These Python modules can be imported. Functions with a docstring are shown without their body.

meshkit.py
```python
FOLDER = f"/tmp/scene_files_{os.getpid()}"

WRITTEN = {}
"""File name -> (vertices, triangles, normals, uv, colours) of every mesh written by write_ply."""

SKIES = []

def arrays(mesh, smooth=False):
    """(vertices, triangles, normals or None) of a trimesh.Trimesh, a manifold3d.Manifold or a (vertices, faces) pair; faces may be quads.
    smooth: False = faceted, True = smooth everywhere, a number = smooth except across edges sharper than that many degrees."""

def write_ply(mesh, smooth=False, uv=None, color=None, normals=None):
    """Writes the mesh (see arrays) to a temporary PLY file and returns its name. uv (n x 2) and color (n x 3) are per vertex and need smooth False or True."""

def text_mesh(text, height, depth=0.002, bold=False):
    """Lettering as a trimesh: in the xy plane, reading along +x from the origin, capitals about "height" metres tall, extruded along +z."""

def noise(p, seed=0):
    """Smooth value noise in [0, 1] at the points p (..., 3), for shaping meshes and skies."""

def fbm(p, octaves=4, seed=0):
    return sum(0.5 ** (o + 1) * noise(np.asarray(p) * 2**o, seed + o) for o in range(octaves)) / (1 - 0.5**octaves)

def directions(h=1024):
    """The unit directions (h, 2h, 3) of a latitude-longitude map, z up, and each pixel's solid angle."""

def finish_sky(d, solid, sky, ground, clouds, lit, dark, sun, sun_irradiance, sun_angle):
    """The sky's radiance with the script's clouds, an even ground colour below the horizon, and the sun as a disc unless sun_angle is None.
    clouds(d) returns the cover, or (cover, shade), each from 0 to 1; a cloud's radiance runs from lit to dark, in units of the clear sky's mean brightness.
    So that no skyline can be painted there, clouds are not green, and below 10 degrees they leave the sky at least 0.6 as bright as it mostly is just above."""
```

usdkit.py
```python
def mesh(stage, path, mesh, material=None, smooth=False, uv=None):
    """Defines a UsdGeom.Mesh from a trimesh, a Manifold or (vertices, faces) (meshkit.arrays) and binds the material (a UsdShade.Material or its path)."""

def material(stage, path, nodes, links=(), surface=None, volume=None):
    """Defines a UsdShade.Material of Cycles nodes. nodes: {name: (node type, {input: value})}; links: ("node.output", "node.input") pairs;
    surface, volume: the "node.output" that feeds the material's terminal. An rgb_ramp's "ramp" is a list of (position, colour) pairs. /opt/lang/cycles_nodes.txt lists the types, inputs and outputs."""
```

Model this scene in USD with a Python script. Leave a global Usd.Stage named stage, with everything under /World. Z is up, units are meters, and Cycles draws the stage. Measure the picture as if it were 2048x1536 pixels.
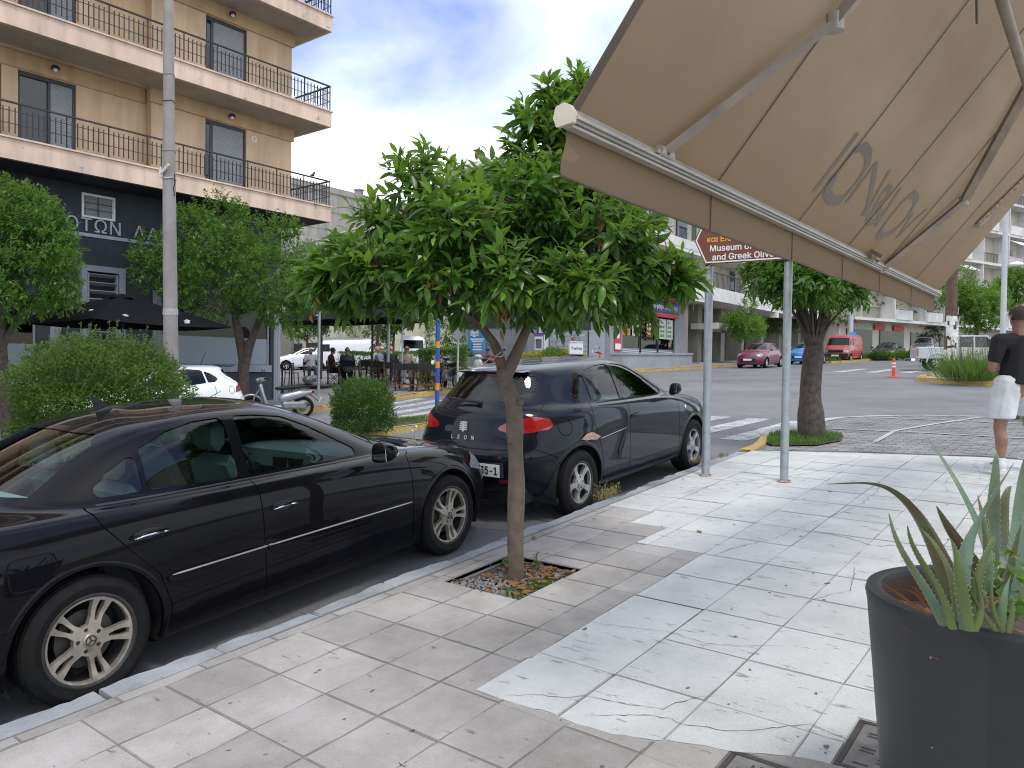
import math, random
import numpy as np, trimesh, shapely, usdkit, meshkit
from shapely import affinity
from shapely.geometry import Polygon, Point, LineString, MultiPolygon, box as sbox
from shapely.ops import unary_union
from scipy.interpolate import LinearNDInterpolator, CubicSpline
from pxr import Usd, UsdGeom, UsdLux, UsdShade, Gf, Sdf, Vt
import manifold3d as m3

stage = Usd.Stage.CreateInMemory()
UsdGeom.SetStageUpAxis(stage, UsdGeom.Tokens.z)
UsdGeom.SetStageMetersPerUnit(stage, 1.0)
UsdGeom.Xform.Define(stage, '/World')
UsdGeom.Scope.Define(stage, '/World/Looks')
# ---------------------------------------------------------------- camera, sky, sun, exposure
# world axes: x runs up the street, y across it towards the far side, z up; the camera stands at (0, 0, 1.68)
YAW, PITCH, ROLL, CZ, FPX = math.radians(38.0), math.radians(1.1), 0.0137, 1.68, 1538.0
EXPOSURE = 0.27
SUN_DIR = np.array([-0.25, -0.42, 0.95]); SUN_DIR /= np.linalg.norm(SUN_DIR)
SUN_INT, SUN_ANGLE, SKY_STRENGTH = 0.4, 14.0, 0.14

def camera():
    f0 = np.array([math.cos(YAW), math.sin(YAW), 0]); r0 = np.array([math.sin(YAW), -math.cos(YAW), 0]); z = np.array([0, 0, 1.])
    fw = f0*math.cos(PITCH)-z*math.sin(PITCH); u0 = f0*math.sin(PITCH)+z*math.cos(PITCH)
    R = r0*math.cos(ROLL)+u0*math.sin(ROLL); U = u0*math.cos(ROLL)-r0*math.sin(ROLL)
    c = UsdGeom.Camera.Define(stage, '/World/Camera')
    m = Gf.Matrix4d(*R, 0, *U, 0, *(-fw), 0, 0, 0, CZ, 1)
    c.AddTransformOp().Set(m)
    c.CreateHorizontalApertureAttr(36.0); c.CreateVerticalApertureAttr(27.0)
    c.CreateFocalLengthAttr(36.0*FPX/2048); c.CreateClippingRangeAttr(Gf.Vec2f(0.05, 2000))
    c.CreateExposureAttr(EXPOSURE)
camera()
def light():
    el = math.asin(SUN_DIR[2]); rot = math.atan2(SUN_DIR[0], SUN_DIR[1])
    usdkit.material(stage, '/World/Looks/sky', {
        's': ('sky_texture', {'sky_type': 'single_scattering', 'sun_disc': False, 'sun_elevation': el, 'sun_rotation': rot, 'altitude': 100.0, 'air_density': 1.0, 'aerosol_density': 1.0}),
        'c': ('texture_coordinate', {}), 'm': ('mapping', {'scale': (1.0, 1.0, 2.2), 'location': (3.1, 1.7, 0.4)}),
        'n': ('noise_texture', {'scale': 1.35, 'detail': 7.0, 'roughness': 0.52, 'distortion': 0.25}),
        'r': ('rgb_ramp', {'ramp': [(0.0, (0, 0, 0)), (0.37, (0.10, 0.10, 0.10)), (0.47, (0.62, 0.62, 0.62)), (0.57, (1, 1, 1)), (1.0, (1, 1, 1))]}),
        'n2': ('noise_texture', {'scale': 3.2, 'detail': 6.0, 'roughness': 0.5}),
        'cl': ('rgb_ramp', {'ramp': [(0.3, (8.2, 8.8, 9.5)), (0.65, (9.8, 10.0, 10.3))]}),
        'hv': ('hsv', {'hue': .522, 'saturation': 1.2, 'value': 1.6}), 'x': ('mix_color', {'use_clamp': False}), 'b': ('background_shader', {'strength': SKY_STRENGTH})},
        [('c.generated', 'm.vector'), ('m.vector', 'n.vector'), ('m.vector', 'n2.vector'), ('n.fac', 'r.fac'), ('n2.fac', 'cl.fac'), ('r.color', 'x.fac'),
         ('s.color', 'hv.color'), ('hv.color', 'x.a'), ('cl.color', 'x.b'), ('x.result', 'b.color')], surface='b.background')
    d = UsdLux.DomeLight.Define(stage, '/World/sky')
    UsdShade.MaterialBindingAPI.Apply(d.GetPrim()).Bind(UsdShade.Material.Get(stage, '/World/Looks/sky'))
    d.GetPrim().SetCustomDataByKey('kind', 'structure'); d.GetPrim().SetCustomDataByKey('label', 'bright sky of thin white cloud with blue patches'); d.GetPrim().SetCustomDataByKey('category', 'sky')
    s = UsdLux.DistantLight.Define(stage, '/World/sun')
    s.CreateNormalizeAttr(True); s.CreateIntensityAttr(SUN_INT); s.CreateAngleAttr(SUN_ANGLE); s.CreateColorAttr(Gf.Vec3f(1.0, 0.95, 0.88))
    zz = SUN_DIR; xx = np.cross([0, 1, 0], zz); xx /= np.linalg.norm(xx); yy = np.cross(zz, xx)
    s.AddTransformOp().Set(Gf.Matrix4d(*xx, 0, *yy, 0, *zz, 0, 0, 0, 60, 1))
light()

# ---------------------------------------------------------------- terrain height: the street climbs away from the camera
_gs = np.linspace(-120, 700, 8201)
_gk = np.interp(_gs, [-120, -60, -20, 0, 7.5, 12, 40, 90, 160, 700], [0, 0, .04, .0706, .0706, .040, .041, .041, 0, 0])
_gz = np.concatenate([[0], np.cumsum((_gk[1:]+_gk[:-1])/2*np.diff(_gs))]); _gz -= np.interp(0, _gs, _gz)
def G(s): return np.interp(s, _gs, _gz)          # pavement level at s
ROAD = -0.14
def smst(x): x = np.clip(x, 0, 1); return x*x*(3-2*x)
def H(s, t): return G(s)-.3*smst((np.asarray(t, float)-5)/10)*(1-smst((np.asarray(s, float)-12)/8))      # the far side lies lower near us
def slope(s): return float((G(s+.5)-G(s-.5)))
# ---------------------------------------------------------------- helpers
_count = {}
def numbered(parent, name):
    k = (parent, name); n = _count.get(k, 0); _count[k] = n+1
    return name if n == 0 else f'{name}_{n:03d}'
def path_of(p): return '/World' if p is None else str(p.GetPath())
def tag(prim, label=None, cat=None, group=None, kind=None):
    for k, v in (('label', label), ('category', cat), ('group', group), ('kind', kind)):
        if v: prim.SetCustomDataByKey(k, v)
    return prim
def thing(name, label, cat, loc=(0, 0, 0), rz=0., ry=0., group=None, kind=None, scale=None):
    x = UsdGeom.Xform.Define(stage, '/World/'+numbered('/World', name))
    x.AddTranslateOp().Set(Gf.Vec3d(*map(float, loc)))
    if rz: x.AddRotateZOp().Set(math.degrees(rz))
    if ry: x.AddRotateYOp().Set(math.degrees(ry))
    if scale: x.AddScaleOp().Set(Gf.Vec3f(*(scale if np.ndim(scale) else (scale,)*3)))
    return tag(x.GetPrim(), label, cat, group, kind)
def dup(src, label, loc, rz=0., ry=0., group=None, cat=None, scale=None):
    was = src.GetCustomData()
    base = src.GetName().split('_0')[0]
    r = thing(base, label, cat or was.get('category'), loc, rz, ry, group or was.get('group'), scale=scale)
    r.GetReferences().AddInternalReference(src.GetPath()); r.SetInstanceable(True)
    return r
def put(parent, name, mesh, mat, smooth=30, label=None, normals=None, **kw):
    p = f'{path_of(parent)}/{numbered(path_of(parent), name)}'
    if isinstance(mesh, (list,)): mesh = cat(*mesh)
    if smooth == 30 and normals is None and hasattr(mesh, 'faces') and len(mesh.faces) <= 12: smooth = False
    if normals is not None:
        v, f = mesh
        m = usdkit.mesh(stage, p, (v, f), MAT(mat))
        m.CreateNormalsAttr(Vt.Vec3fArray.FromNumpy(np.asarray(normals, np.float32))); m.SetNormalsInterpolation('vertex')
    else:
        m = usdkit.mesh(stage, p, mesh, MAT(mat), smooth=smooth)
    pr = m.GetPrim()
    if label or kw: tag(pr, label, **kw)
    return pr
def solo(name, mesh, mat, label, cat, group=None, kind=None, smooth=30):
    return tag(put(None, name, mesh, mat, smooth), label, cat, group, kind)
# --- shapes
def cat(*ms):
    out = []
    for m in ms:
        if m is None: continue
        if isinstance(m, (list, tuple)) and not (len(m) == 2 and isinstance(m[0], np.ndarray)): m = cat(*m)
        elif isinstance(m, tuple): m = trimesh.Trimesh(m[0], m[1], process=False)
        elif hasattr(m, 'to_mesh'): a = m.to_mesh(); m = trimesh.Trimesh(a.vert_properties[:, :3], a.tri_verts, process=False)
        out.append(m)
    vs, fs, o = [], [], 0
    for m in out:
        vs.append(np.asarray(m.vertices)); fs.append(np.asarray(m.faces)+o); o += len(m.vertices)
    return trimesh.Trimesh(np.vstack(vs), np.vstack(fs), process=False)
_BF = np.array([[0,2,1],[0,3,2],[4,5,6],[4,6,7],[0,1,5],[0,5,4],[1,2,6],[1,6,5],[2,3,7],[2,7,6],[3,0,4],[3,4,7]])
def box(x0, x1, y0, y1, z0, z1):
    v = np.array([[x0,y0,z0],[x1,y0,z0],[x1,y1,z0],[x0,y1,z0],[x0,y0,z1],[x1,y0,z1],[x1,y1,z1],[x0,y1,z1]], float)
    return trimesh.Trimesh(v, _BF.copy(), process=False)
def hull(pts): 
    a = m3.Manifold.hull_points(np.asarray(pts, float)).to_mesh()
    return trimesh.Trimesh(a.vert_properties[:, :3], a.tri_verts, process=False)
def bbox(x0, x1, y0, y1, z0, z1, b=.01):
    pts = []
    for x, sx in ((x0, 1), (x1, -1)):
        for y, sy in ((y0, 1), (y1, -1)):
            for z, sz in ((z0, 1), (z1, -1)):
                pts += [(x+sx*b, y+sy*b, z), (x+sx*b, y, z+sz*b), (x, y+sy*b, z+sz*b)]
    return hull(pts)
def move(m, t=(0, 0, 0), rz=0., rx=0., ry=0., s=1.):
    m = m.copy(); v = np.asarray(m.vertices)*s
    for a, (i, j) in ((rx, (1, 2)), (ry, (2, 0)), (rz, (0, 1))):
        if a:
            c, q = math.cos(a), math.sin(a); vi, vj = v[:, i].copy(), v[:, j].copy()
            v[:, i] = c*vi-q*vj; v[:, j] = q*vi+c*vj
    m.vertices = v+np.asarray(t, float)
    return m
def mirror_y(m):
    m = m.copy(); v = np.array(m.vertices); v[:, 1] *= -1
    return trimesh.Trimesh(v, np.asarray(m.faces)[:, ::-1], process=False)
def tube(pts, r, n=8, cap=True, flat=None):
    pts = np.asarray(pts, float); N = len(pts); r = np.broadcast_to(np.asarray(r, float), (N,))
    tg = np.gradient(pts, axis=0); tg /= np.maximum(np.linalg.norm(tg, axis=1, keepdims=True), 1e-9)
    a = np.array([0, 0, 1.]) if abs(tg[0][2]) < .9 else np.array([1., 0, 0])
    u = np.cross(tg[0], a); u /= np.linalg.norm(u); V = []
    th = np.arange(n)*2*np.pi/n
    for i in range(N):
        u = u-tg[i]*(u@tg[i]); u /= np.linalg.norm(u); w = np.cross(tg[i], u)
        V.append(pts[i]+r[i]*(np.cos(th)[:, None]*u+np.sin(th)[:, None]*w*(flat or 1)))
    V = np.vstack(V); F = []
    for i in range(N-1):
        for j in range(n):
            a_, b_, c_, d_ = i*n+j, i*n+(j+1) % n, (i+1)*n+(j+1) % n, (i+1)*n+j
            F += [(a_, b_, c_), (a_, c_, d_)]
    if cap:
        V = np.vstack([V, pts[0], pts[-1]]); 
        for j in range(n): F += [(N*n, (j+1) % n, j), (N*n+1, (N-1)*n+j, (N-1)*n+(j+1) % n)]
    return trimesh.Trimesh(V, np.array(F), process=False)
def bar(a, b, w, h=None, up=(0, 0, 1)):
    a, b = np.asarray(a, float), np.asarray(b, float); h = h or w; t = b-a; L = np.linalg.norm(t); t /= L
    up = np.asarray(up, float); s = np.cross(t, up)
    if np.linalg.norm(s) < 1e-3: s = np.cross(t, [1., 0, 0])
    s /= np.linalg.norm(s); q = np.cross(s, t)
    v = np.array([p+sx*s*w/2+sq*q*h/2 for p in (a, b) for sx, sq in ((-1, -1), (1, -1), (1, 1), (-1, 1))])
    return trimesh.Trimesh(v, _BF[:, [0, 2, 1]].copy() if np.linalg.det(np.array([s, q, t])) < 0 else _BF.copy(), process=False)
def lathe(prof, n=24, cap=True):
    prof = np.asarray(prof, float); th = np.arange(n)*2*np.pi/n; N = len(prof)
    V = np.vstack([np.c_[r*np.cos(th), r*np.sin(th), np.full(n, z)] for r, z in prof]); F = []
    for i in range(N-1):
        j = np.arange(n); k = (j+1) % n
        F.append(np.c_[i*n+j, i*n+k, (i+1)*n+k]); F.append(np.c_[i*n+j, (i+1)*n+k, (i+1)*n+j])
    return trimesh.Trimesh(V, np.vstack(F), process=False)
def prism(poly, z0, z1):
    ms = []
    for g in getattr(poly, 'geoms', [poly]):
        if g.is_empty or g.area < 1e-9 or g.geom_type != 'Polygon': continue
        m = trimesh.creation.extrude_polygon(g, z1-z0, engine='earcut'); m.apply_translation([0, 0, z0]); ms.append(m)
    return cat(*ms)
def flat(poly, z=0.):
    V, F, o = [], [], 0
    for g in getattr(poly, 'geoms', [poly]):
        if g.is_empty or g.geom_type != 'Polygon' or g.area < 1e-10: continue
        v, f = trimesh.creation.triangulate_polygon(g, engine='earcut'); V.append(np.c_[v, np.full(len(v), z)]); F.append(f+o); o += len(v)
    return trimesh.Trimesh(np.vstack(V), np.vstack(F), process=False)
def xz(m, y=0.):      # a flat drawing in (x, y) stood up: facing -y, x stays x
    v = np.asarray(m.vertices); return trimesh.Trimesh(np.c_[v[:, 0], y-v[:, 2], v[:, 1]], np.asarray(m.faces), process=False)
def ring(cx, cy, r, n=48, a0=0., a1=2*np.pi): 
    a = np.linspace(a0, a1, n); return np.c_[cx+r*np.cos(a), cy+r*np.sin(a)]
def rrect(x0, x1, y0, y1, r): return sbox(x0+r, y0+r, x1-r, y1-r).buffer(r, quad_segs=4)
def text(s, h, depth=.004, bold=False): return meshkit.text_mesh(s, h, depth, bold)
def ctext(s, h, depth=.004, bold=False, w=None):
    m = text(s, h, depth, bold); b = m.bounds; m.apply_translation([-(b[0][0]+b[1][0])/2, 0, 0])
    if w: 
        v = np.array(m.vertices); v[:, 0] *= w/(b[1][0]-b[0][0]); m.vertices = v
    return m
def blob(bones, refine=.03, it=12):
    """bones: [((p, r), (p, r)), ...] -> one smooth skin over hulls of spheres"""
    man = None
    for (p, r), (q, s) in bones:
        pts = []
        for c, rr in ((p, r), (q, s)):
            rr = np.broadcast_to(rr, 3); sp = _ICO*rr+np.asarray(c, float); pts.append(sp)
        h = m3.Manifold.hull_points(np.vstack(pts)); man = h if man is None else man+h
    man = man.refine_to_length(refine); a = man.to_mesh()
    t = trimesh.Trimesh(a.vert_properties[:, :3], a.tri_verts, process=True)
    trimesh.smoothing.filter_taubin(t, iterations=it)
    return t
_ICO = np.asarray(trimesh.creation.icosphere(subdivisions=1).vertices)
# --- materials
_mats = {}
def MAT(name): return _mats[name] if isinstance(name, str) else name
def mat(name, nodes, links, surface='p.BSDF', **kw):
    _mats[name] = usdkit.material(stage, '/World/Looks/'+name, nodes, links, surface=surface, **kw); return _mats[name]
def pm(name, col, rough=.6, var=.25, scale=6., metal=0., coat=0., bump=0., bscale=60., spec=.5, col2=None, rnd=0., detail=6., rvar=0., **extra):
    """a surface whose colour wanders with noise between col*(1-var) and col*(1+var) (or to col2), with fine relief"""
    c = np.array(col, float); lo, hi = (c*(1-var), np.minimum(c*(1+var), 1)) if col2 is None else (c, np.array(col2, float))
    nd = {'g': ('texture_coordinate', {}), 'n': ('noise_texture', {'scale': scale, 'detail': detail, 'roughness': .6}),
          'r': ('rgb_ramp', {'ramp': [(.3, tuple(lo)), (.7, tuple(hi))]}),
          'p': ('principled_bsdf', {'roughness': rough, 'metallic': metal, 'coat_weight': coat, 'specular_ior_level': spec, **extra})}
    lk = [('g.object', 'n.vector'), ('n.fac', 'r.fac')]
    src = 'r.color'
    if rnd:
        nd['o'] = ('object_info', {}); nd['h'] = ('map_range', {'from_min': 0., 'from_max': 1., 'to_min': 1-rnd, 'to_max': 1+rnd}); nd['hs'] = ('hsv', {})
        lk += [('o.random', 'h.value'), ('h.result', 'hs.value'), ('r.color', 'hs.color')]; src = 'hs.color'
    lk.append((src, 'p.base_color'))
    if rvar:
        nd['rr'] = ('map_range', {'from_min': .3, 'from_max': .7, 'to_min': max(rough-rvar, .02), 'to_max': min(rough+rvar, 1)}); lk += [('n.fac', 'rr.value'), ('rr.result', 'p.roughness')]
    if bump:
        nd['b0'] = ('noise_texture', {'scale': bscale, 'detail': 4.}); nd['b'] = ('bump', {'strength': 1., 'distance': bump})
        lk += [('g.object', 'b0.vector'), ('b0.fac', 'b.height'), ('b.normal', 'p.normal')]
    return mat(name, nd, lk)
def leafmat(name, stops, trans=.35, rough=.35, spec=.5, tcol=(.25, .42, .05)):
    """leaves: each leaf takes a tone of its own, light comes through"""
    nd = {'g': ('geometry', {}), 'r': ('rgb_ramp', {'ramp': stops}), 'p': ('principled_bsdf', {'roughness': rough, 'specular_ior_level': spec}),
          't': ('translucent_bsdf', {}), 'tc': ('mix_color', {'fac': .55, 'b': tcol}), 'm': ('mix_closure', {'fac': trans})}
    mat(name, nd, [('g.random_per_island', 'r.fac'), ('r.color', 'p.base_color'), ('r.color', 'tc.a'), ('tc.result', 't.color'), ('p.BSDF', 'm.closure1'), ('t.BSDF', 'm.closure2')], surface='m.closure')
def glassmat(name, tint, gloss_rough=.0, ior=1.45):
    mat(name, {'t': ('transparent_bsdf', {'color': tint}), 'g': ('glossy_bsdf', {'color': (1, 1, 1), 'roughness': gloss_rough}), 'f': ('fresnel', {'IOR': ior}), 'm': ('mix_closure', {})},
        [('f.fac', 'm.fac'), ('t.BSDF', 'm.closure1'), ('g.BSDF', 'm.closure2')], surface='m.closure')
# ---------------------------------------------------------------- materials
pm('paint_black', (.002, .002, .003), .4, .3, 3., coat=1., coat_roughness=.015, coat_ior=1.26, spec=.03, rvar=.06)
pm('paint_charcoal', (.004, .0055, .009), .36, .2, 3., coat=1., coat_roughness=.02, coat_ior=1.32, spec=.06)
pm('paint_white', (.75, .77, .8), .35, .05, 2., coat=1.)
pm('paint_magenta', (.10, .003, .024), .35, .1, 2., coat=1.)
pm('paint_blue', (.01, .16, .45), .35, .1, 2., coat=1.)
pm('paint_red', (.33, .035, .03), .4, .12, 2., coat=.6)
pm('paint_silver', (.40, .42, .44), .38, .06, 2., coat=.8, metal=.3)
pm('paint_dark', (.012, .015, .022), .35, .1, 2., coat=1.)
pm('paint_green', (.03, .04, .045), .35, .1, 2., coat=1.)
pm('rubber', (.008, .008, .008), .8, .4, 12., spec=.2, bump=.0006, bscale=150)
pm('alloy_dusty', (.34, .30, .25), .42, .28, 14., metal=.55, rvar=.12)
pm('alloy_grey', (.36, .36, .37), .38, .2, 10., metal=.6)
pm('alloy_plain', (.5, .5, .52), .4, .1, 10., metal=.5)
pm('rim_inner', (.02, .019, .018), .6, .4, 8.)
pm('brake', (.06, .055, .05), .5, .3, 20., metal=.5)
pm('emblem_dark', (.02, .018, .016), .4)
pm('chrome', (.75, .77, .8), .1, .04, 4., metal=1.)
pm('black_plastic', (.008, .008, .009), .6, .2, 8.)
pm('trim_rubber', (.012, .012, .014), .35, .2, 8.)
pm('interior_dark', (.02, .024, .026), .7, .2, 6.)
pm('interior_mid', (.09, .11, .115), .6, .15, 6.)
pm('interior_seat', (.17, .182, .178), .75, .15, 6.)
pm('interior_seat_dark', (.035, .037, .04), .8, .15, 6.)
glassmat('car_glass', (.62, .79, .77)); glassmat('car_glass_dark', (.12, .14, .15)); glassmat('clear_glass', (.82, .88, .87)); glassmat('lamp_clear', (.8, .84, .86))
pm('tail_red', (.26, .008, .008), .12, .5, 60., coat=1., spec=.6)
pm('tail_dark', (.12, .006, .01), .15, .25, 30., coat=1.)
pm('lamp_front', (.32, .33, .35), .1, .4, 30., coat=1., metal=.4)
pm('indicator_orange', (.75, .2, .03), .2, .1, 30., coat=1.)
pm('indicator_white', (.7, .66, .55), .2, .1, 30., coat=1.)
pm('plate_white', (.72, .73, .72), .4, .06, 20.)
pm('ink_black', (.012, .012, .014), .5, .1)
pm('ink_white', (.75, .75, .75), .5, .04)
pm('rust', (.22, .09, .05), .8, .5, 40., col2=(.45, .38, .33))
pm('trim_satin', (.42, .43, .43), .38, .15, 12., metal=.6)
pm('interior_pale', (.42, .45, .47), .7, .08, 6.)
glassmat('car_glass_light', (.78, .89, .87))
# a point of the street seen at a pixel of the 2048 x 1536 photograph: at a depth, on the ground, or on a wall y = t / x = s
_f0 = np.array([math.cos(YAW), math.sin(YAW), 0]); _r0 = np.array([math.sin(YAW), -math.cos(YAW), 0]); _z0 = np.array([0, 0, 1.])
FW = _f0*math.cos(PITCH)-_z0*math.sin(PITCH); _u0 = _f0*math.sin(PITCH)+_z0*math.cos(PITCH)
RT = _r0*math.cos(ROLL)+_u0*math.sin(ROLL); UPV = _u0*math.cos(ROLL)-_r0*math.sin(ROLL); CAM = np.array([0, 0, CZ])
def ray(px, py): return FW+RT*(px-1024)/FPX-UPV*(py-768)/FPX
def at(px, py, depth): return CAM+ray(px, py)*depth
def on_t(px, py, t): d = ray(px, py); return CAM+d*(t/d[1])
def on_s(px, py, s): d = ray(px, py); return CAM+d*(s/d[0])
def on_g(px, py, off=0.):
    d = ray(px, py); k = np.linspace(1, 150, 6000); p = CAM+k[:, None]*d; i = int(np.argmax(p[:, 2]-H(p[:, 0], p[:, 1])-off < 0)); return p[i]
# ---------------------------------------------------------------- car bodies: one smooth spline skin, cut into panels, glass and lamps
class Skin:
    def __init__(self, rings):
        self.P = np.array(rings, float); self.K, self.N = self.P.shape[:2]
    def _w(self, x, n):
        i = np.clip(np.floor(x).astype(int), 0, n-2); t = x-i
        return i, np.stack([(1-t)**3, 3*t**3-6*t**2+4, -3*t**3+3*t**2+3*t+1, t**3], -1)/6
    def at(self, u, k):
        u, k = np.asarray(u, float), np.asarray(k, float)
        my = np.array([1, -1, 1.])
        P = np.concatenate([self.P[:, 1:2]*my, self.P, self.P[:, -2:-1]*my], 1)
        P = np.concatenate([2*P[:1]-P[1:2], P, P[-2:-1]*my], 0)
        i, a = self._w(u, self.N); j, b = self._w(k, self.K); out = 0
        for p in range(4):
            for q in range(4):
                out = out+(b[..., q]*a[..., p])[..., None]*P[j+q, i+p]
        return out
    def normal(self, u, k):
        e = 2e-3; u, k = np.asarray(u, float), np.asarray(k, float)
        du = self.at(np.minimum(u+e, self.N-1), k)-self.at(np.maximum(u-e, 0), k)
        dk = self.at(u, np.minimum(k+e, self.K-1))-self.at(u, np.maximum(k-e, 0))
        n = np.cross(dk, du); l = np.linalg.norm(n, axis=-1, keepdims=True)
        n = np.where(l > 1e-12, n/np.maximum(l, 1e-12), [0, 0, 1.])
        return n
    def chart(self, ax, u0, u1, k0, k1, n=90):
        u, k = np.meshgrid(np.linspace(u0, u1, n), np.linspace(k0, k1, n)); p = self.at(u.ravel(), k.ravel())[:, list(ax)]
        f = LinearNDInterpolator(p, np.c_[u.ravel(), k.ravel()])
        from scipy.spatial import cKDTree
        tr = cKDTree(p); uk = np.c_[u.ravel(), k.ravel()]
        def g(xy):
            xy = np.asarray(xy, float); r = f(xy); bad = ~np.isfinite(r).all(1)
            if bad.any(): r[bad] = uk[tr.query(xy[bad])[1]]
            return r
        def poly(pg, pts=None):
            if pts is not None: return g(pts)
            out = []
            for q in getattr(pg, 'geoms', [pg]):
                q = shapely.segmentize(q, .02)
                out.append(Polygon(g(np.array(q.exterior.coords)), [g(np.array(h.coords)) for h in q.interiors]).buffer(0))
            return unary_union(out)
        return poly
    def mesh(self, pg, off=0., du=.1, dk=.1):
        """triangles, points and true normals of a patch of the skin (left side)"""
        V, I, F = {}, [], []
        def vid(p):
            q = (round(p[0], 5), round(p[1], 5))
            if q not in V: V[q] = len(V); I.append(q)
            return V[q]
        for g in getattr(pg, 'geoms', [pg]):
            if g.geom_type != 'Polygon' or g.area < 1e-6: continue
            x0, y0, x1, y1 = g.bounds
            us = np.arange(math.floor(x0/du), math.ceil(x1/du)); ks = np.arange(math.floor(y0/dk), math.ceil(y1/dk))
            U, K = [a.ravel() for a in np.meshgrid(us, ks)]
            cells = shapely.box(U*du, K*dk, (U+1)*du, (K+1)*dk); shapely.prepare(g)
            ins = shapely.contains_properly(g, cells); tou = shapely.intersects(g, cells) & ~ins
            for a, b in zip(U[ins], K[ins]):
                q = [vid((a*du, b*dk)), vid(((a+1)*du, b*dk)), vid(((a+1)*du, (b+1)*dk)), vid((a*du, (b+1)*dk))]
                F += [(q[0], q[1], q[2]), (q[0], q[2], q[3])]
            for c in shapely.intersection(g, cells[tou]):
                for h in getattr(c, 'geoms', [c]):
                    if h.geom_type != 'Polygon' or h.area < 1e-8: continue
                    v, f = trimesh.creation.triangulate_polygon(shapely.geometry.polygon.orient(h), engine='earcut')
                    ids = np.array([vid(p) for p in v])
                    for t in np.asarray(f):
                        t3 = ids[t]
                        if len(set(t3)) == 3:
                            A, B, Cc = (v[i] for i in t)
                            if (B[0]-A[0])*(Cc[1]-A[1])-(B[1]-A[1])*(Cc[0]-A[0]) < 0: t3 = t3[::-1]
                            F.append(tuple(t3))
        if not F: return None
        uk = np.array(I); p = self.at(uk[:, 0], uk[:, 1]); n = self.normal(uk[:, 0], uk[:, 1])
        # outward: away from the car's middle line
        c = np.stack([np.clip(p[:, 0], -1.4, 1.2)*.9, 0*p[:, 1], np.full(len(p), .7)], 1)
        if ((p-c)*n).sum() < 0: n = -n
        F = np.array(F); fn = np.cross(p[F[:, 1]]-p[F[:, 0]], p[F[:, 2]]-p[F[:, 0]])
        flip = (fn*n[F[:, 0]]).sum(1) < 0; F[flip] = F[flip][:, ::-1]
        return p+n*off, F, n
def both(m, which='both'):
    if m is None: return None
    p, f, n = m; my = np.array([1, -1, 1.])
    if which == 'left': return p, f, n
    q = (p*my, f[:, ::-1], n*my)
    if which == 'right': return q
    return np.vstack([p, q[0]]), np.vstack([f, q[1]+len(p)]), np.vstack([n, q[2]])
def putn(parent, name, m, mt, label=None): return None if m is None else put(parent, name, (m[0], m[1]), mt, normals=m[2], label=label)

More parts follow.
